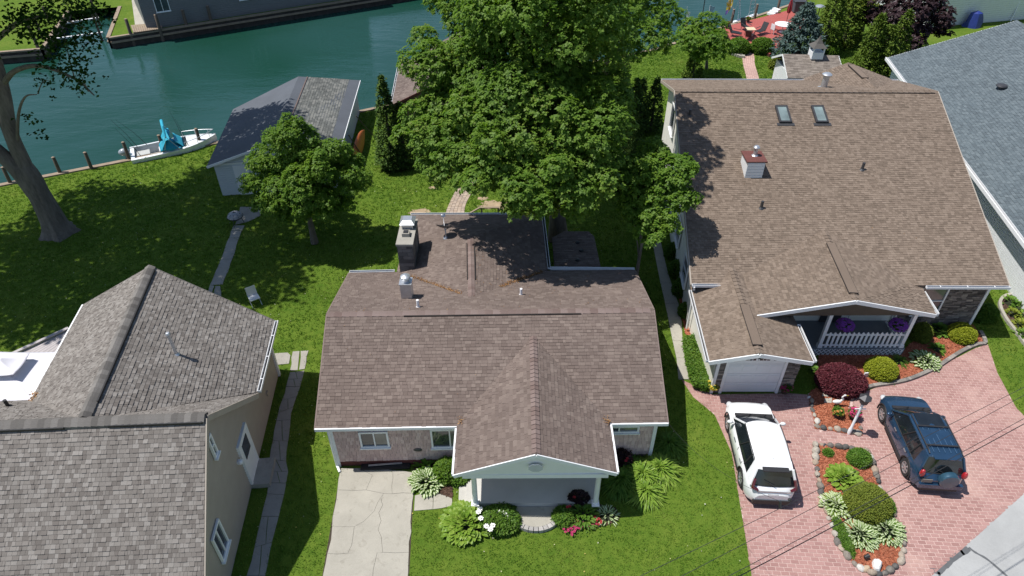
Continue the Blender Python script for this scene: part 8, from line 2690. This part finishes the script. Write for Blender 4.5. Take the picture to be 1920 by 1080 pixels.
# cupola shed
cs_ = thing('cupola_shed', 'garden shed with a pale brown roof and a white cupola', 'shed', xy(G(1515, 140)) + (0,), world_mesh=True)
e0, e1 = G(*g1(1335, 822), 2.3), G(*g1(1875, 762), 2.3)
e1 = e0 + Vector((e1.x - e0.x, -.35, 0))
rl0, rl1 = e0 + V3((.05, 2.1, 1.0)), e1 + V3((-.05, 2.1, 1.0)); bk0, bk1 = e0 + V3((.1, 4.2, 0)), e1 + V3((-.1, 4.2, 0))
mb = MB(); mb.slab([e0, e1, rl1, rl0], .1); mb.slab([rl0, rl1, bk1, bk0], .1); sr2 = mb.build('roof', M_deck_brown, cs_)
r8 = RoofCover(.16, (.25, .33), .014); r8.plane([e0, e1, rl1, rl0], ex); r8.plane([rl0, rl1, bk1, bk0], ex)
r8.build(sr2, mat_pieces('pale_shed_shingle', [(0, (.16, .135, .115)), (1, (.25, .215, .185))], .95, 90, .4, .12, .4), 0)
fascia(cs_, [e0, rl0, bk0], M_white, .14, .05, 'rake_board'); fascia(cs_, [e1, rl1, bk1], M_white, .14, .05, 'rake_board')
mb = MB(); mb.prism([xy(e0 + V3((.3, .3, 0))), xy(e1 + V3((-.3, .3, 0))), xy(bk1 + V3((-.3, -.3, 0))), xy(bk0 + V3((.3, -.3, 0)))], 0, 2.25); mb.build('wall', M_whitevinyl, cs_)
cu = rl0.lerp(rl1, .58) + V3((0, -.1, 0))
mb = MB(); mb.box(cu + V3((0, 0, .1)), (.85, .85, .5))
for sx in (-.38, .38):
    for sy in (-.38, .38): mb.box(cu + V3((sx, sy, .5)), (.1, .1, .4))
cpo = mb.build('cupola', M_white, cs_)
mb = MB(); mb.lathe([(.75, .68), (.35, .95), (.12, 1.25), (.02, 1.5)], 4, M=Matrix.Translation(cu) @ Matrix.Rotation(R(45), 4, 'Z')); o = mb.build('cupola_roof', M_ridge_dk); o.parent = cpo
# white siding house at the top right corner
wh = thing('white_siding_house', 'white siding house behind the grey roof at the top right', 'house', xy(G(1750, 36)) + (0,), world_mesh=True)
a_, b_ = G(1735, 52), G(1990, 30)
b_ = a_ + (b_ - a_).normalized() * 16
fdv = (b_ - a_).normalized(); fnn = Vector((-fdv.y, fdv.x, 0))
mb = MB(); mb.prism([xy(a_), xy(b_), xy(b_ + fnn * 9), xy(a_ + fnn * 9)], 0, 4.2); mb.build('wall', M_whitevinyl, wh)
for k in range(20):
    mb = MB(); z = .2 + k * .2; mb.bar(a_ - fnn * .02 + up * z, b_ - fnn * .02 + up * z, .04, .185); mb.build('siding_board', M_whitevinyl, wh)
mb = MB(); mb.slab([a_ - fnn * .5 + up * 4.1, b_ - fnn * .5 + up * 4.1, b_ + fnn * 4.5 + up * 6, a_ + fnn * 4.5 + up * 6], .15); mb.slab([a_ + fnn * 9.5 + up * 4.1, b_ + fnn * 9.5 + up * 4.1, b_ + fnn * 4.5 + up * 6, a_ + fnn * 4.5 + up * 6], .15); mb.build('roof', M_rollgrey, wh)
bt_ = thing('blue_tarp', 'dark blue tarp covered bundle by the white siding house', 'tarp', tuple(G(1822, 50)))
rows = [[((.9 - .25 * z) * (1 + .15 * math.sin(3 * a + z * 4)) * math.cos(a), (.6 - .2 * z) * (1 + .12 * math.cos(4 * a)) * math.sin(a), z) for a in [2 * math.pi * k / 16 for k in range(16)]] for z in (0, .5, 1.0, 1.3)]
rows.append([(.05 * math.cos(a), .05 * math.sin(a), 1.5) for a in [2 * math.pi * k / 16 for k in range(16)]])
mb = MB(); mb.grid(rows, closed=True); mb.build('cover', mat('blue_tarp', (.02, .04, .22), .5, .2), bt_, smooth=30)
wp_ = thing('white_pipe_frame', 'slanted white downpipe at the corner of the white siding house', 'pipe', tuple(G(1895, 40)))
mb = MB(); mb.tube([(0, 0, 0), (.5, .6, 3.2)], .06, 8); mb.build('tube', M_pvc, wp_)

# ------------------------------------------------------------------ grass blades over every lawn in view
def grass():
    n = 230000
    x = rng.uniform(-34, 34, n); 
    y = 9.5 + rng.random(n) ** 1.25 * 58
    P = np.stack([x, y], 1)
    d = y * math.cos(CAM_T) + CAM_H * math.sin(CAM_T)
    ok = np.abs(x) < d * .76 + 1
    P = P[ok]
    keep = inpoly(P, [(p[0] * 1.0, p[1] - .25) for p in SEA] + [(300, -100), (-300, -100)])
    Pj = P + rng.normal(size=P.shape) * .045        # ragged edges
    for q in EXCL:
        keep &= ~inpoly(Pj, q)
    for (bx, by) in ((-25.8, 32.2),):
        keep &= np.hypot(P[:, 0] - bx, P[:, 1] - by) > 1.0
    P = P[keep]
    n = len(P); per = 4
    idx = np.repeat(np.arange(n), per); m = n * per
    a = rng.uniform(0, 2 * math.pi, m)
    far = np.clip((P[idx, 1] - 10) / 50, 0, 1)
    h = rng.uniform(.035, .075, m) * (1 + far * .6); w = rng.uniform(.009, .018, m) * (1 + far * 1.2)
    b = np.stack([P[idx, 0] + rng.normal(size=m) * .05, P[idx, 1] + rng.normal(size=m) * .05, np.zeros(m)], 1)
    lean = rng.uniform(.2, 1.0, m)
    s = np.stack([np.cos(a), np.sin(a), np.zeros(m)], 1); f = np.stack([-np.sin(a), np.cos(a), np.zeros(m)], 1)
    tip = b + f * (h * lean)[:, None] + np.array([0, 0, 1.0]) * (h)[:, None]
    V = np.stack([b - s * w[:, None], b + s * w[:, None], tip], 1).reshape(-1, 3)
    o = link('lawn_grass', np_mesh('lawn_grass', V, np.arange(m * 3).reshape(m, 3), LEAF_GRASS))
    tag(o, 'short mown green grass over the lawns', 'grass', kind='stuff')
    return m
LEAF_GRASS = mat_leaf('grass_blade', [(0.05, (0.056, 0.135, 0.013)), (0.45, (0.1, 0.19, 0.021)), (0.75, (0.148, 0.23, 0.033)), (1, (0.25, 0.285, 0.07))], .55, .3, .45, .4, 1.7)
grass()
# clover and dandelion heads
def weeds(n=1500):
    P = np.stack([rng.uniform(-30, 16, n), rng.uniform(10, 40, n)], 1)
    k = np.ones(n, bool)
    for q in EXCL: k &= ~inpoly(P, q)
    k &= inpoly(P, [(p[0], p[1] - .4) for p in SEA] + [(300, -100), (-300, -100)])
    P = P[k]; n = len(P)
    u = np.concatenate([P, np.full((n, 1), .07)], 1)
    V, F = leaf_quads(u, np.tile([0, 0, 1.0], (n, 1)) + rng.normal(size=(n, 3)), .05, .05)
    tag(link('clover_heads', np_mesh('clover_heads', V, F, mat_pieces('clover', [(0, (.25, .3, .1)), (.6, (.5, .5, .4)), (1, (.55, .45, .08))], .9))), 'tiny pale clover heads dotted over the lawns', 'clover', kind='stuff')
weeds()
